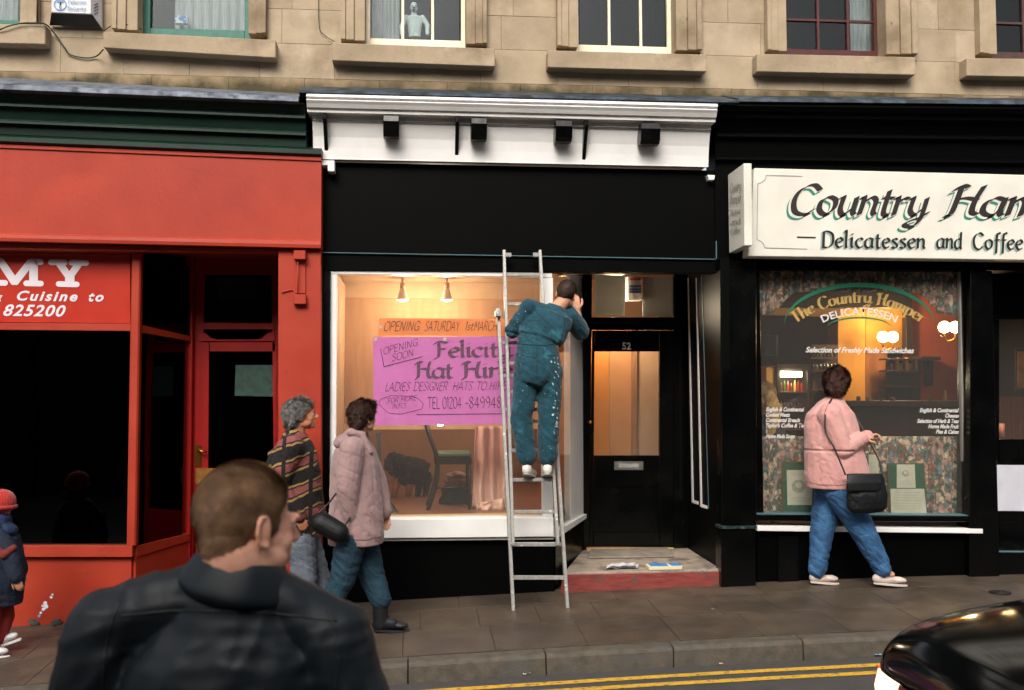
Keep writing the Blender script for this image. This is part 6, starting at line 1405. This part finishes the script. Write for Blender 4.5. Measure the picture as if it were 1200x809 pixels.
hb = thing('handbag', 'black barrel shaped handbag swinging between the couple', 'bag', P(386, 620, Ym-.2))
S = Sculpt(); S.cap(P(377, 613, Ym-.22), .078, P(397, 624, Ym-.24), .072); hbag = S.build('pouch', m_bag, hb, voxel=.007, smooth=3, disp=folds(.0015, 6, 6, 1))
tube('strap', smooth_pts([P(371, 604, Ym-.22), P(385, 590, Ym-.2), P(400, 575, Ym-.22), P(410, 603, Ym-.2), P(404, 616, Ym-.26)]), .007, m_strap, hb, 6)

# ------------------------------------------------------------------ man in patterned jacket
pm = thing('person', 'grey haired man in striped knitted jacket walking in profile before the red pilaster', 'person', on_ground(360, 745))
Yp = Ym+.32
J = dict(neck=P(347, 511, Yp), shL=P(352, 525, Yp+.17), shR=P(340, 525, Yp-.18), elL=P(362, 572, Yp+.19), wrL=P(374, 606, Yp+.17), elR=P(324, 568, Yp-.22), wrR=P(350, 603, Yp-.2),
    pelvis=P(352, 622, Yp), chest=P(348, 550, Yp), hipL=P(358, 632, Yp+.09), hipR=P(352, 632, Yp-.09), knL=P(374, 680, Yp+.09), knR=P(358, 684, Yp-.09), anL=P(384, 728, Yp+.06), anR=P(338, 730, Yp-.08), toeL=P(404, 738, Yp+.06), toeR=P(356, 745, Yp-.08))
J['handL'] = (V((.5, 0, -1)), V((0, -1, 0)), -1, .6); J['handR'] = (V((.4, 0, -1)), V((0, 1, 0)), 1, .6)
bf = frame((1, .1, 0)); hf = frame((1, .12, .10)); HC = P(354, 487, Yp)
sk2 = skin('#a86a4c', '#b97a5a'); bo, L = body(pm, J, bf, (HC, hf, 1.0), sk2); eyes(pm, L); eyebrow(pm, L, '#4a403a')
def striped():
    m = bpy.data.materials.new('striped_knit'); m.use_nodes = True; n = m.node_tree.nodes; L_ = m.node_tree.links; b = n['Principled BSDF']; b.inputs['Roughness'].default_value = .95
    tc = n.new('ShaderNodeTexCoord'); sx = n.new('ShaderNodeSeparateXYZ'); L_.new(tc.outputs['Object'], sx.inputs[0])
    tn = n.new('ShaderNodeTexNoise'); tn.inputs['Scale'].default_value = 5; L_.new(tc.outputs['Object'], tn.inputs['Vector'])
    def ma(op, a, b_): 
        q = n.new('ShaderNodeMath'); q.operation = op
        for i, v in enumerate((a, b_)):
            if isinstance(v, (int, float)): q.inputs[i].default_value = v
            else: L_.new(v, q.inputs[i])
        return q.outputs[0]
    z = ma('ADD', sx.outputs[2], ma('MULTIPLY', sx.outputs[0], -.32)); z = ma('ADD', z, ma('MULTIPLY', tn.outputs[0], .05))
    zz = ma('PINGPONG', ma('MULTIPLY', sx.outputs[0], 14), .5); z = ma('ADD', z, ma('MULTIPLY', zz, .012))
    fz = ma('FRACT', ma('MULTIPLY', z, 5.0), 0); r = n.new('ShaderNodeValToRGB'); r.color_ramp.interpolation = 'CONSTANT'; e = r.color_ramp.elements
    e[0].position = 0; e[0].color = lin('#100c0c'); e[1].position = .26; e[1].color = lin('#8a6a3c')
    for p_, c_ in ((.34, '#140f0e'), (.40, '#7c4340'), (.68, '#130e0d'), (.74, '#8c7040'), (.82, '#0f0b0b')): q = e.new(p_); q.color = lin(c_)
    L_.new(fz, r.inputs[0]); vz = ma('FRACT', ma('MULTIPLY', sx.outputs[0], 5.5), 0); lt_ = ma('LESS_THAN', vz, .16)
    mx = n.new('ShaderNodeMix'); mx.data_type = 'RGBA'; L_.new(lt_, mx.inputs[0]); L_.new(r.outputs[0], mx.inputs[6]); mx.inputs[7].default_value = lin('#15100f'); L_.new(mx.outputs[2], b.inputs['Base Color'])
    t2 = n.new('ShaderNodeTexNoise'); t2.inputs['Scale'].default_value = 160; bp = n.new('ShaderNodeBump'); bp.inputs['Distance'].default_value = .003; L_.new(tc.outputs['Object'], t2.inputs['Vector']); L_.new(t2.outputs[0], bp.inputs['Height']); L_.new(bp.outputs[0], b.inputs['Normal']); return m
m_knit = striped()
S = Sculpt()
S.loft([(P(350, 627, Yp), .19, .19), (P(348, 600, Yp), .20, .205), (P(345, 575, Yp), .205, .21), (P(343, 550, Yp), .20, .205), (P(343, 530, Yp), .175, .18), (P(347, 514, Yp), .10, .095)], bf)
for s in 'LR': S.cap(J['neck']-V((0, 0, .04)), .075, J['sh'+s], .09); S.chain([J['sh'+s], J['el'+s], J['wr'+s]], [.098, .088, .06])
S.build('jacket', m_knit, pm, voxel=.0075, smooth=3, disp=folds(.010, 5, 9, 23, 1.0))
collar(pm, P(348, 510, Yp), frame((1, 0, -.35), (.35, 0, 1)), [(.066, -.05), (.062, .035), (.072, .045), (.086, .034), (.12, -.05), (.10, -.06)], m_knit)
m_gj = mat('grey_jeans', '#4c535c', '#69717b', rough=.85, scale=7, bump=.001, bscale=90)
S = Sculpt(); S.chain([J['hipL'], J['knL'], J['anL']+V((0, 0, .02))], [.11, .088, .078]); S.chain([J['hipR'], J['knR'], J['anR']+V((0, 0, .02))], [.11, .088, .078]); S.build('jeans', m_gj, pm, voxel=.0075, smooth=3, disp=folds(.010, 6, 14, 12))
for an in (J['anL'], J['anR']): a2 = V((an.x, an.y, gz(an.x, an.y)+.066)); shoe(pm, a2, a2+V((.15, 0, -.01)), m_boot, '#0c0c0c', w_=.046)
hair(pm, HC, hf, 1.02, [((0, -.025, .042), (.094, .108, .092)), ((0, -.07, -.015), (.082, .055, .075))], [(-.15, -.095), (-.06, -.09), (-.03, -.03), (.0, .01), (.03, .012), (.05, .05), (.085, .062), (.12, .07)], hair_mat('grey', '#3d3a38', '#8c8882', 35), n=16000, ln=.042, wd=.0028, rough_amp=.012, seed=13, lift=.4, jit=.8)

# ------------------------------------------------------------------ child at the left edge
def PC(x, y, Y): return P(x-6, y, Y)
kid = thing('person', 'small child in round red hat and navy coat walking at the left edge', 'person', on_ground(0, 765))
Yk = on_ground(2, 768).y+.02
J = dict(neck=PC(4, 611, Yk), shL=PC(10, 622, Yk+.11), shR=PC(-4, 622, Yk-.11), elL=PC(22, 645, Yk+.13), wrL=PC(30, 668, Yk+.10), elR=PC(18, 650, Yk-.16), wrR=PC(25, 676, Yk-.16),
    pelvis=PC(2, 680, Yk), chest=PC(3, 638, Yk), hipL=PC(5, 690, Yk+.06), hipR=PC(-1, 690, Yk-.06), knL=PC(12, 722, Yk+.06), knR=PC(-6, 724, Yk-.06), anL=PC(4, 748, Yk+.05), anR=PC(-14, 762, Yk-.06), toeL=PC(14, 752, Yk+.05), toeR=PC(-1, 768, Yk-.06))
J['handL'] = (V((.3, 0, -1)), V((0, -1, 0)), -1, .6); J['handR'] = (V((.3, 0, -1)), V((0, 1, 0)), 1, .6)
bf = frame((1, .15, 0)); hf = frame((.5, .85, 0)); HC = PC(6, 594, Yk)
bo, L = body(kid, J, bf, (HC, hf, .80), sk, build=.72); eyes(kid, L)
m_rh = mat('red_wool', '#98190f', '#a82218', rough=.9, scale=20, bump=.002, bscale=120, sheen=.3)
S = Sculpt(); S.ell(HC+V((.008, 0, .035)), (.100, .10, .092)); S.ell(HC+V((.0, 0, .0)), (.085, .085, .06));
S.build('hat', m_rh, kid, voxel=.006, disp=lambda p, n: .0018*math.sin(math.atan2(p.y-HC.y, p.x-HC.x)*34)+.0012*math.sin(p.z*420))
S = Sculpt()
for k in range(16):
    a0, a1 = k/16*2*math.pi, (k+1)/16*2*math.pi; S.cap(HC+V((.008+.094*math.cos(a0), .094*math.sin(a0), .0)), .016, HC+V((.008+.094*math.cos(a1), .094*math.sin(a1), .0)), .016)
S.build('hat_brim', m_rh, kid, voxel=.006, disp=lambda p, n: .002*math.sin(math.atan2(p.y-HC.y, p.x-HC.x)*44))
m_navy = mat('navy_cloth', '#0b1422', '#132036', rough=.9, scale=9, bump=.001, bscale=80); m_rc = mat('rust_red_cloth', '#5c1c16', '#6c241c', rough=.9, scale=9)
S = Sculpt(); S.loft([(PC(2, 708, Yk), .16, .17), (PC(2, 680, Yk), .18, .19), (PC(3, 650, Yk), .17, .175), (PC(3, 630, Yk), .15, .15), (PC(4, 615, Yk), .08, .08)], bf)
for s in 'LR': S.cap(J['neck']-V((0, 0, .03)), .06, J['sh'+s], .07); S.chain([J['sh'+s], J['el'+s], J['wr'+s]], [.07, .065, .052])
S.build('coat', m_navy, kid, voxel=.0075, disp=folds(.009, 6, 10, 31))
S = Sculpt(); S.chain([PC(-8, 633, Yk-.2), PC(10, 651, Yk-.22), PC(22, 642, Yk-.2)], [.026, .028, .024]); S.build('coat_stripe', m_rc, kid, voxel=.008)
S = Sculpt(); S.ell(PC(3, 609, Yk), (.10, .10, .06)); S.ell(PC(6, 622, Yk-.03), (.12, .11, .06)); S.build('scarf', mat('blue_scarf', '#10203c', '#1a3054', rough=.9, scale=14), kid, voxel=.008, disp=folds(.008, 9, 20, 3))
S = Sculpt(); S.chain([J['hipL'], J['knL'], J['anL']], [.085, .066, .058]); S.chain([J['hipR'], J['knR'], J['anR']], [.085, .066, .058]); S.build('trousers', mat('dull_red_cloth', '#7c1c14', '#8a241a', rough=.9, scale=9), kid, voxel=.0075)
m_ks = mat('white_plimsoll', '#c9c4c4', rough=.6); shoe(kid, PC(6, 749, Yk+.05), PC(18, 745, Yk+.05), m_ks, '#c9c4c4', w_=.036); a2 = PC(-12, 765, Yk-.06); a2.z = gz(a2.x, a2.y)+.06; shoe(kid, a2, a2+V((.11, 0, -.005)), m_ks, '#c9c4c4', w_=.036)

# ------------------------------------------------------------------ man in black leather jacket, close to the camera
D0 = 2.02
fm = thing('person', 'man in black leather jacket with short light brown hair, seen from behind close up', 'person')
def Q(x, y, d=D0): return PD(x, y, d)
fm.location = V((Q(280, 760).x, Q(280, 760).y, gz(-1, 1.9)))
g0 = fm.location.z
J = dict(neck=Q(284, 700), shL=Q(128, 738, 2.03), shR=Q(390, 748, 2.03), elL=Q(80, 925, 2.0), wrL=Q(90, 1050, 2.15), elR=Q(440, 930, 2.0), wrR=Q(425, 1060, 2.15))
x0_, y0_ = Q(270, 800).x, Q(270, 800).y
J.update(pelvis=V((x0_, y0_, g0+.88)), chest=V((x0_+.0, y0_, g0+1.17)), hipL=V((x0_-.10, y0_, g0+.86)), hipR=V((x0_+.10, y0_, g0+.86)), knL=V((x0_-.11, y0_+.05, g0+.46)), knR=V((x0_+.11, y0_+.03, g0+.46)), anL=V((x0_-.12, y0_-.02, g0+.08)), anR=V((x0_+.12, y0_, g0+.08)), toeL=V((x0_-.14, y0_+.13, g0+.04)), toeR=V((x0_+.14, y0_+.15, g0+.04)))
J['handL'] = (V((0, .1, -1)), V((1, 0, 0)), -1, .5); J['handR'] = (V((0, .1, -1)), V((-1, 0, 0)), 1, .5)
bf = frame((.05, 1, 0)); hf = frame((.76, .65, -.08), (0.04, .10, 1)); HC = Q(290, 617)
sk3 = skin('#c98c72', '#d6a28a'); bo, L = body(fm, J, bf, (HC, hf, 1.02), sk3, build=1.05, voxel=.004, nr=.068); eyes(fm, L); eyebrow(fm, L, '#7a5a3c')
HL = [(-.13, -.074), (-.07, -.074), (-.045, -.058), (-.024, .012), (-.006, .030), (.010, .020), (.017, -.015), (.027, -.015), (.034, .03), (.052, .05), (.062, .075), (.085, .082), (.12, .09)]
hair(fm, HC, hf, 1.02, [((0, -.015, .035), (.0785, .0995, .0915)), ((0, -.030, -.01), (.064, .070, .072))], HL, hair_mat('light_brown', '#614530', '#8e6b4c', 28), n=60000, ln=.011, wd=.0011, rough_amp=.0012, seed=21, voxel=.0045, lift=.45, jit=.4)
m_lj = mat('black_leather_jacket', '#050b10', '#091219', rough=.55, scale=3.5, bump=.003, bscale=14, spec=.32, rvar=.08, stretch=(1, 1, .45))
S = Sculpt(); nb = Q(282, 684)
S.loft([(V((x0_, y0_, g0+.72)), .25, .16), (V((x0_, y0_, g0+.95)), .235, .155), (Q(268, 900, 2.03), .235, .15), (Q(266, 810, 2.03), .225, .145), (Q(270, 765, 2.03), .20, .135), (Q(278, 725, 2.03), .14, .11), (nb, .09, .085)], bf)
S.cap(Q(242, 692, 2.02), .060, J['shL'], .078); S.cap(Q(322, 700, 2.02), .058, J['shR'], .078); S.cap(Q(192, 708, 2.02), .066, J['shL'], .078)
for s in 'LR': S.chain([J['sh'+s], J['el'+s], J['wr'+s]], [.082, .078, .055])
def jd(p, n):
    w_ = V((p.x*16+1.3*math.sin(p.z*9), p.y*6, p.z*2.4)); return .006*ridge(w_)*.8+.006*noise.noise(p*7)+.003*ridge(V((p.x*9, p.y*9, p.z*26)))-.001
lj = S.build('leather_jacket', m_lj, fm, voxel=.0075, smooth=4, disp=jd)
collar(fm, Q(283, 663), frame((.25, .97, 0), (.26, .10, 1)), [(.074, -.075), (.070, .010), (.073, .022), (.080, .026), (.088, .020), (.100, -.004), (.114, -.034), (.117, -.048), (.110, -.056), (.09, -.075)], m_lj, seg=56, disp=.006)
m_ls = mat('leather_seam', '#06090b', rough=.6)
seam('yoke_seam', lj, [(140, 722), (200, 716), (260, 716), (320, 719), (395, 728)], .0022, m_ls, fm, 16)
seam('armhole_seam', lj, [(140, 705), (128, 740), (122, 775), (120, 808)], .0022, m_ls, fm, 12); seam('armhole_seam', lj, [(383, 712), (393, 740), (396, 775), (394, 808)], .0022, m_ls, fm, 12)
S = Sculpt(); S.chain([J['hipL'], J['knL'], J['anL']], [.12, .09, .075]); S.chain([J['hipR'], J['knR'], J['anR']], [.12, .09, .075]); S.build('trousers', m_gj, fm, voxel=.012)
for an in (J['anL'], J['anR']): a2 = V((an.x, an.y, gz(an.x, an.y)+.066)); shoe(fm, a2, a2+V((0, .15, -.01)), m_boot, '#0c0c0c', w_=.046)

# ------------------------------------------------------------------ assistant inside the delicatessen
cs = thing('person', 'blonde assistant with a ponytail bending down inside the left of the delicatessen window', 'person', P(905, 520, 9.4))
Yc = 9.35
J = dict(neck=P(902, 484, Yc), shL=P(897, 500, Yc+.12), shR=P(908, 500, Yc-.14), elL=P(893, 530, Yc+.1), wrL=P(889, 552, Yc), elR=P(903, 532, Yc-.16), wrR=P(896, 552, Yc-.1),
    pelvis=P(910, 560, Yc), chest=P(905, 515, Yc), hipL=P(910, 570, Yc+.08), hipR=P(910, 570, Yc-.08), knL=P(910, 612, Yc+.08), knR=P(910, 612, Yc-.08), anL=P(910, 650, Yc+.08), anR=P(910, 650, Yc-.08), toeL=P(900, 652, Yc+.08), toeR=P(900, 652, Yc-.08))
J['handL'] = (V((-.3, 0, -1)), V((0, -1, 0)), -1, .6); J['handR'] = (V((-.3, 0, -1)), V((0, 1, 0)), 1, .6)
bf = frame((-1, .1, 0)); hf = frame((-.9, -.1, -.55)); HC = P(896, 465, Yc)
bo, L = body(cs, J, bf, (HC, hf, .95), sk, voxel=.0075); eyes(cs, L)
hair(cs, HC, hf, 1.0, [((0, -.02, .04), (.09, .108, .094))], SHORT, hair_mat('blonde', '#8a6a3c', '#b8985c', 30), n=3000, ln=.03, wd=.004, seed=2)
S = Sculpt(); S.chain([P(902, 462, Yc-.08), P(906, 478, Yc-.14), P(906, 498, Yc-.16), P(903, 515, Yc-.17)], [.05, .07, .065, .03]); S.build('ponytail', hair_mat('blonde', '#8a6a3c', '#b8985c', 30), cs, voxel=.008, disp=lambda p, n: .010*noise.noise(V((p.x*60, p.y*60, p.z*6))))
S = Sculpt(); S.loft([(P(908, 572, Yc), .17, .15), (P(906, 520, Yc), .17, .14), (P(903, 495, Yc), .14, .11), (P(902, 486, Yc), .07, .07)], bf)
for s in 'LR': S.cap(J['neck']-V((0, 0, .04)), .06, J['sh'+s], .07); S.chain([J['sh'+s], J['el'+s], J['wr'+s]], [.075, .065, .05])
S.build('dark_top', m_navy, cs, voxel=.012)
# ------------------------------------------------------------------ grey figure standing on the sill of the cream window
fg = thing('figurine', 'pale grey figurine of a bald bearded man inside the cream upstairs window', 'figurine', P(488, 41, YW+.26))
Yf = YW+.26; m_fg = mat('grey_plaster', '#c6cace', '#d4d7da', rough=.8, scale=20); m_fg2 = mat('dark_plaster', '#4a4e52', rough=.8)
FC = P(485, 9, Yf); ff = frame((0, -1, 0)); s_ = .45
S = Sculpt(); Lf = head(S, FC, ff, s_*.92, P(485, 19, Yf)); S.loft([(P(486, 44, Yf), .052, .035), (P(486, 32, Yf), .062, .04), (P(486, 21, Yf), .080, .038), (P(485, 18, Yf), .03, .025)], ff)
S.chain([P(476, 21, Yf), P(471, 31, Yf-.01), P(471, 41, Yf-.03)], [.026, .022, .017]); S.chain([P(495, 21, Yf), P(501, 30, Yf-.01), P(501, 40, Yf-.03)], [.026, .022, .017])
S.build('bust', m_fg, fg, voxel=.003, smooth=2, disp=lambda p, n: .002*noise.noise(p*60))
ball('beard', Lf(0, .078, -.085), (.016, .014, .014), m_fg2, fg); tube('moustache', [Lf(-.03, .1, -.045), Lf(0, .112, -.038), Lf(.03, .1, -.045)], .0045, m_fg2, fg, 6)
for x in (-1, 1): ball('eye', Lf(x*.031, .092, .003), .004, m_fg2, fg)
# =================================================================== CAR (its front end, heading left, fills the lower right corner)
CX0, CYc = 2.11, 3.92                         # front of the bumper, centre line
cg = gz(CX0+1.5, CYc)-.045
car = thing('parked_car', 'glossy black saloon car nosing in at the lower right, headlamp lit', 'car', (CX0+2, CYc, cg))
m_cp = mat('black_car_paint', '#030405', rough=.1, coat=0, spec=.22); m_glassd = mat('tinted_glass', '#0a0f0f', rough=.05, spec=.8); m_trim = mat('black_trim', '#0a0a0a', rough=.6)
# stations: u from the front, half width at the shoulder, height of the shoulder, height of the centre line, sill height
ST = [(0.00, .50, .55, .57, .30), (.03, .60, .60, .63, .24), (.08, .68, .65, .685, .20), (.16, .735, .70, .745, .18), (.30, .775, .755, .805, .18), (.55, .80, .80, .86, .18), (.85, .81, .835, .90, .18), (1.15, .815, .87, .94, .18),
      (1.6, .82, .90, .96, .18), (2.4, .82, .91, .97, .18), (3.2, .82, .92, .98, .18), (3.6, .80, .92, .99, .2), (3.95, .76, .90, .97, .24), (4.12, .68, .84, .88, .28)]
def section(u, hw, zs_, zc, zb):
    h = [(0, zc), (hw*.35, zc-.004), (hw*.66, zc-.012), (hw*.84, zs_+.012), (hw*.93, zs_+.002), (hw*.985, zs_-.03), (hw*1.01, zs_-.10), (hw*1.02, zs_-.24), (hw*1.01, zb+.16), (hw*.98, zb+.05), (hw*.90, zb)]
    return [Vector((CX0+u, CYc-y, cg+z)) for y, z in h[::-1]]+[Vector((CX0+u, CYc+y, cg+z)) for y, z in h[1:]]
bm = bmesh.new(); rings = [[bm.verts.new(p) for p in section(*s)] for s in ST]
for A, B in zip(rings, rings[1:]):
    for i in range(len(A)-1): bm.faces.new((A[i], A[i+1], B[i+1], B[i]))
    bm.faces.new((A[-1], A[0], B[0], B[-1]))
bm.faces.new(rings[0][::-1]); bm.faces.new(rings[-1])
o = fin('body', bm, m_cp, car, smooth=True); sb = o.modifiers.new('s', 'SUBSURF'); sb.levels = 2; sb.render_levels = 2
# greenhouse
GH = [(1.12, .70, .93, .935), (1.5, .66, .93, 1.22), (1.85, .60, .93, 1.36), (2.4, .60, .93, 1.39), (3.0, .59, .93, 1.35), (3.45, .64, .93, 1.12), (3.75, .68, .93, .97)]
bm = bmesh.new(); rings = []
for u, hw, z0, z1 in GH:
    rings.append([bm.verts.new((CX0+u, CYc+s*y, cg+z)) for s, y, z in ((-1, .76, z0), (-1, hw+.02, z1-.03), (-1, hw-.08, z1), (1, hw-.08, z1), (1, hw+.02, z1-.03), (1, .76, z0))])
for A, B in zip(rings, rings[1:]):
    for i in range(5): bm.faces.new((A[i], A[i+1], B[i+1], B[i]))
bm.faces.new(rings[0]); bm.faces.new(rings[-1]); fin('windows', bm, m_glassd, car, smooth=False)
prism('roof', [(CX0+1.84, CYc-.50, cg+1.372), (CX0+3.02, CYc-.50, cg+1.362), (CX0+3.02, CYc+.50, cg+1.362), (CX0+1.84, CYc+.50, cg+1.372)], (0, 0, .03), m_cp, car, bev=.012)
for s in (-1, 1):
    for a, b in (((1.10, .74, .95), (1.84, .56, 1.37)), ((3.02, .56, 1.36), (3.72, .72, .99)), ((2.35, .77, .94), (2.38, .60, 1.37))):
        tube('pillar', [(CX0+a[0], CYc+s*a[1], cg+a[2]), (CX0+b[0], CYc+s*b[1], cg+b[2])], .03, m_cp, car)
for s in (-1, 1):                              # wheels
    for u in (.78, 3.28):
        bm = bmesh.new(); bmesh.ops.create_cone(bm, cap_ends=True, segments=36, radius1=.285, radius2=.285, depth=.18, matrix=Matrix.Translation((CX0+u, CYc+s*.745, cg+.285)) @ Matrix.Rotation(R(90), 4, 'X')); wh = fin('wheel', bm, mat('tyre', '#0c0c0c', rough=.9), car, bev=.02)
        bm = bmesh.new(); bmesh.ops.create_cone(bm, cap_ends=True, segments=36, radius1=.18, radius2=.17, depth=.02, matrix=Matrix.Translation((CX0+u, CYc+s*.842, cg+.285)) @ Matrix.Rotation(R(90), 4, 'X')); h_ = fin('hubcap', bm, m_steel, car, bev=.004)
# front end: bumper, grille, lamps, badge
bm = bmesh.new(); pr_ = None
bp_ = [(-.80, .22), (-.76, .08), (-.66, -.005), (-.5, -.045), (0, -.06), (.5, -.045), (.66, -.005), (.76, .08), (.80, .22)]
fr_ = [[bm.verts.new((CX0+u+du, CYc+y, cg+z)) for (du, z) in ((.0, .22), (-.02, .27), (-.02, .37), (.02, .405), (.10, .405), (.10, .22))] for y, u in bp_]
for A, B in zip(fr_, fr_[1:]):
    for i in range(6): bm.faces.new((A[i], A[(i+1) % 6], B[(i+1) % 6], B[i]))
bm.faces.new(fr_[0]); bm.faces.new(fr_[-1]); fin('bumper', bm, m_trim, car, smooth=False, bev=.006)
m_hl = emis('headlamp_glow', '#ffd4a8', 1.1); m_am = emis('amber_lens', '#d8501c', 1.0); m_rl = mat('red_lens', '#5a1810', rough=.15)
def front_u(y):
    y = abs(y); t = [(0, 0), (.50, .0), (.60, .03), (.68, .08), (.735, .16), (.775, .30)]
    for (a, b), (c, d) in zip(t, t[1:]):
        if y <= c: return b+(d-b)*(y-a)/(c-a)
    return .3
def face_patch(name, ys, z0f, z1f, m, off=.012):
    bm = bmesh.new(); n = 10; rows_ = []
    for i in range(n+1):
        y = ys[0]+(ys[1]-ys[0])*i/n; u = front_u(y)-off; t = i/n
        rows_.append([bm.verts.new((CX0+u+dx, CYc+y, cg+z)) for dx, z in ((.03, z0f(t)-.004), (0, z0f(t)), (-.006, (z0f(t)+z1f(t))/2), (.014, z1f(t)), (.045, z1f(t)+.002))])
    for A, B in zip(rows_, rows_[1:]):
        for k in range(4): bm.faces.new((A[k], A[k+1], B[k+1], B[k]))
    return fin(name, bm, m, car, smooth=True)
for s in (-1, 1):
    face_patch('headlamp', (s*.34, s*.60), lambda t: .42, lambda t: .565, m_hl); face_patch('indicator', (s*.605, s*.76), lambda t: .42, lambda t: .575-.02*t, m_am)
    face_patch('inner_lens', (s*.28, s*.335), lambda t: .43, lambda t: .56, m_rl)
face_patch('grille', (-.29, .29), lambda t: .43, lambda t: .53, m_trim)
for k in range(4): face_patch('grille_slat', (-.28, .28), lambda t, k=k: (.44+k*.022), lambda t, k=k: (.448+k*.022), m_blk, .022)
bm = bmesh.new(); p0 = Vector((CX0-.022, CYc+.02, cg+.585)); add_prism(bm, [p0+Vector((0, a, b)) for a, b in ((-.035, -.022), (.035, -.022), (.035, .022), (-.035, .022))], [p0+Vector((.02, a, b)) for a, b in ((-.035, -.022), (.035, -.022), (.035, .022), (-.035, .022))]); bd_ = fin('badge', bm, mat('badge_silver', '#c8ccd2', rough=.3), car, bev=.004)
bm = bmesh.new(); add_prism(bm, [p0+Vector((-.002, a, b)) for a, b in ((-.016, -.010), (.016, -.010), (.016, .010), (-.016, .010))], [p0+Vector((.01, a, b)) for a, b in ((-.016, -.010), (.016, -.010), (.016, .010), (-.016, .010))]); fin('badge_mark', bm, m_blk, car)
seam_pts = [(CX0+.12, CYc-.70, cg+.735), (CX0+.6, CYc-.735, cg+.842), (CX0+1.15, CYc-.75, cg+.90)]
dg = bpy.context.evaluated_depsgraph_get(); dg.update(); bodyo = [c for c in car.children if c.name.startswith('body')][0]; em = bodyo.evaluated_get(dg).to_mesh()
bvc = BVHTree.FromPolygons([v.co+car.location for v in em.vertices], [p.vertices for p in em.polygons])
for s in (-1, 1):
    g_ = []
    for k in range(14):
        h = bvc.ray_cast(Vector((CX0+.10+k*.08, CYc+s*(.60+.10*min(1, k/5)), cg+2)), Vector((0, 0, -1)))
        if h[0] is not None: g_.append(h[0]-Vector((0, 0, .001)))
    if len(g_) > 3: tube('bonnet_gap', g_, .003, m_blk, car, 6)
for s in (-.35, .2): tube('wiper', smooth_pts([(CX0+1.12, CYc+s, cg+.965), (CX0+1.2, CYc+s+.2, cg+1.0), (CX0+1.22, CYc+s+.45, cg+1.01)]), .007, m_trim, car, 6)
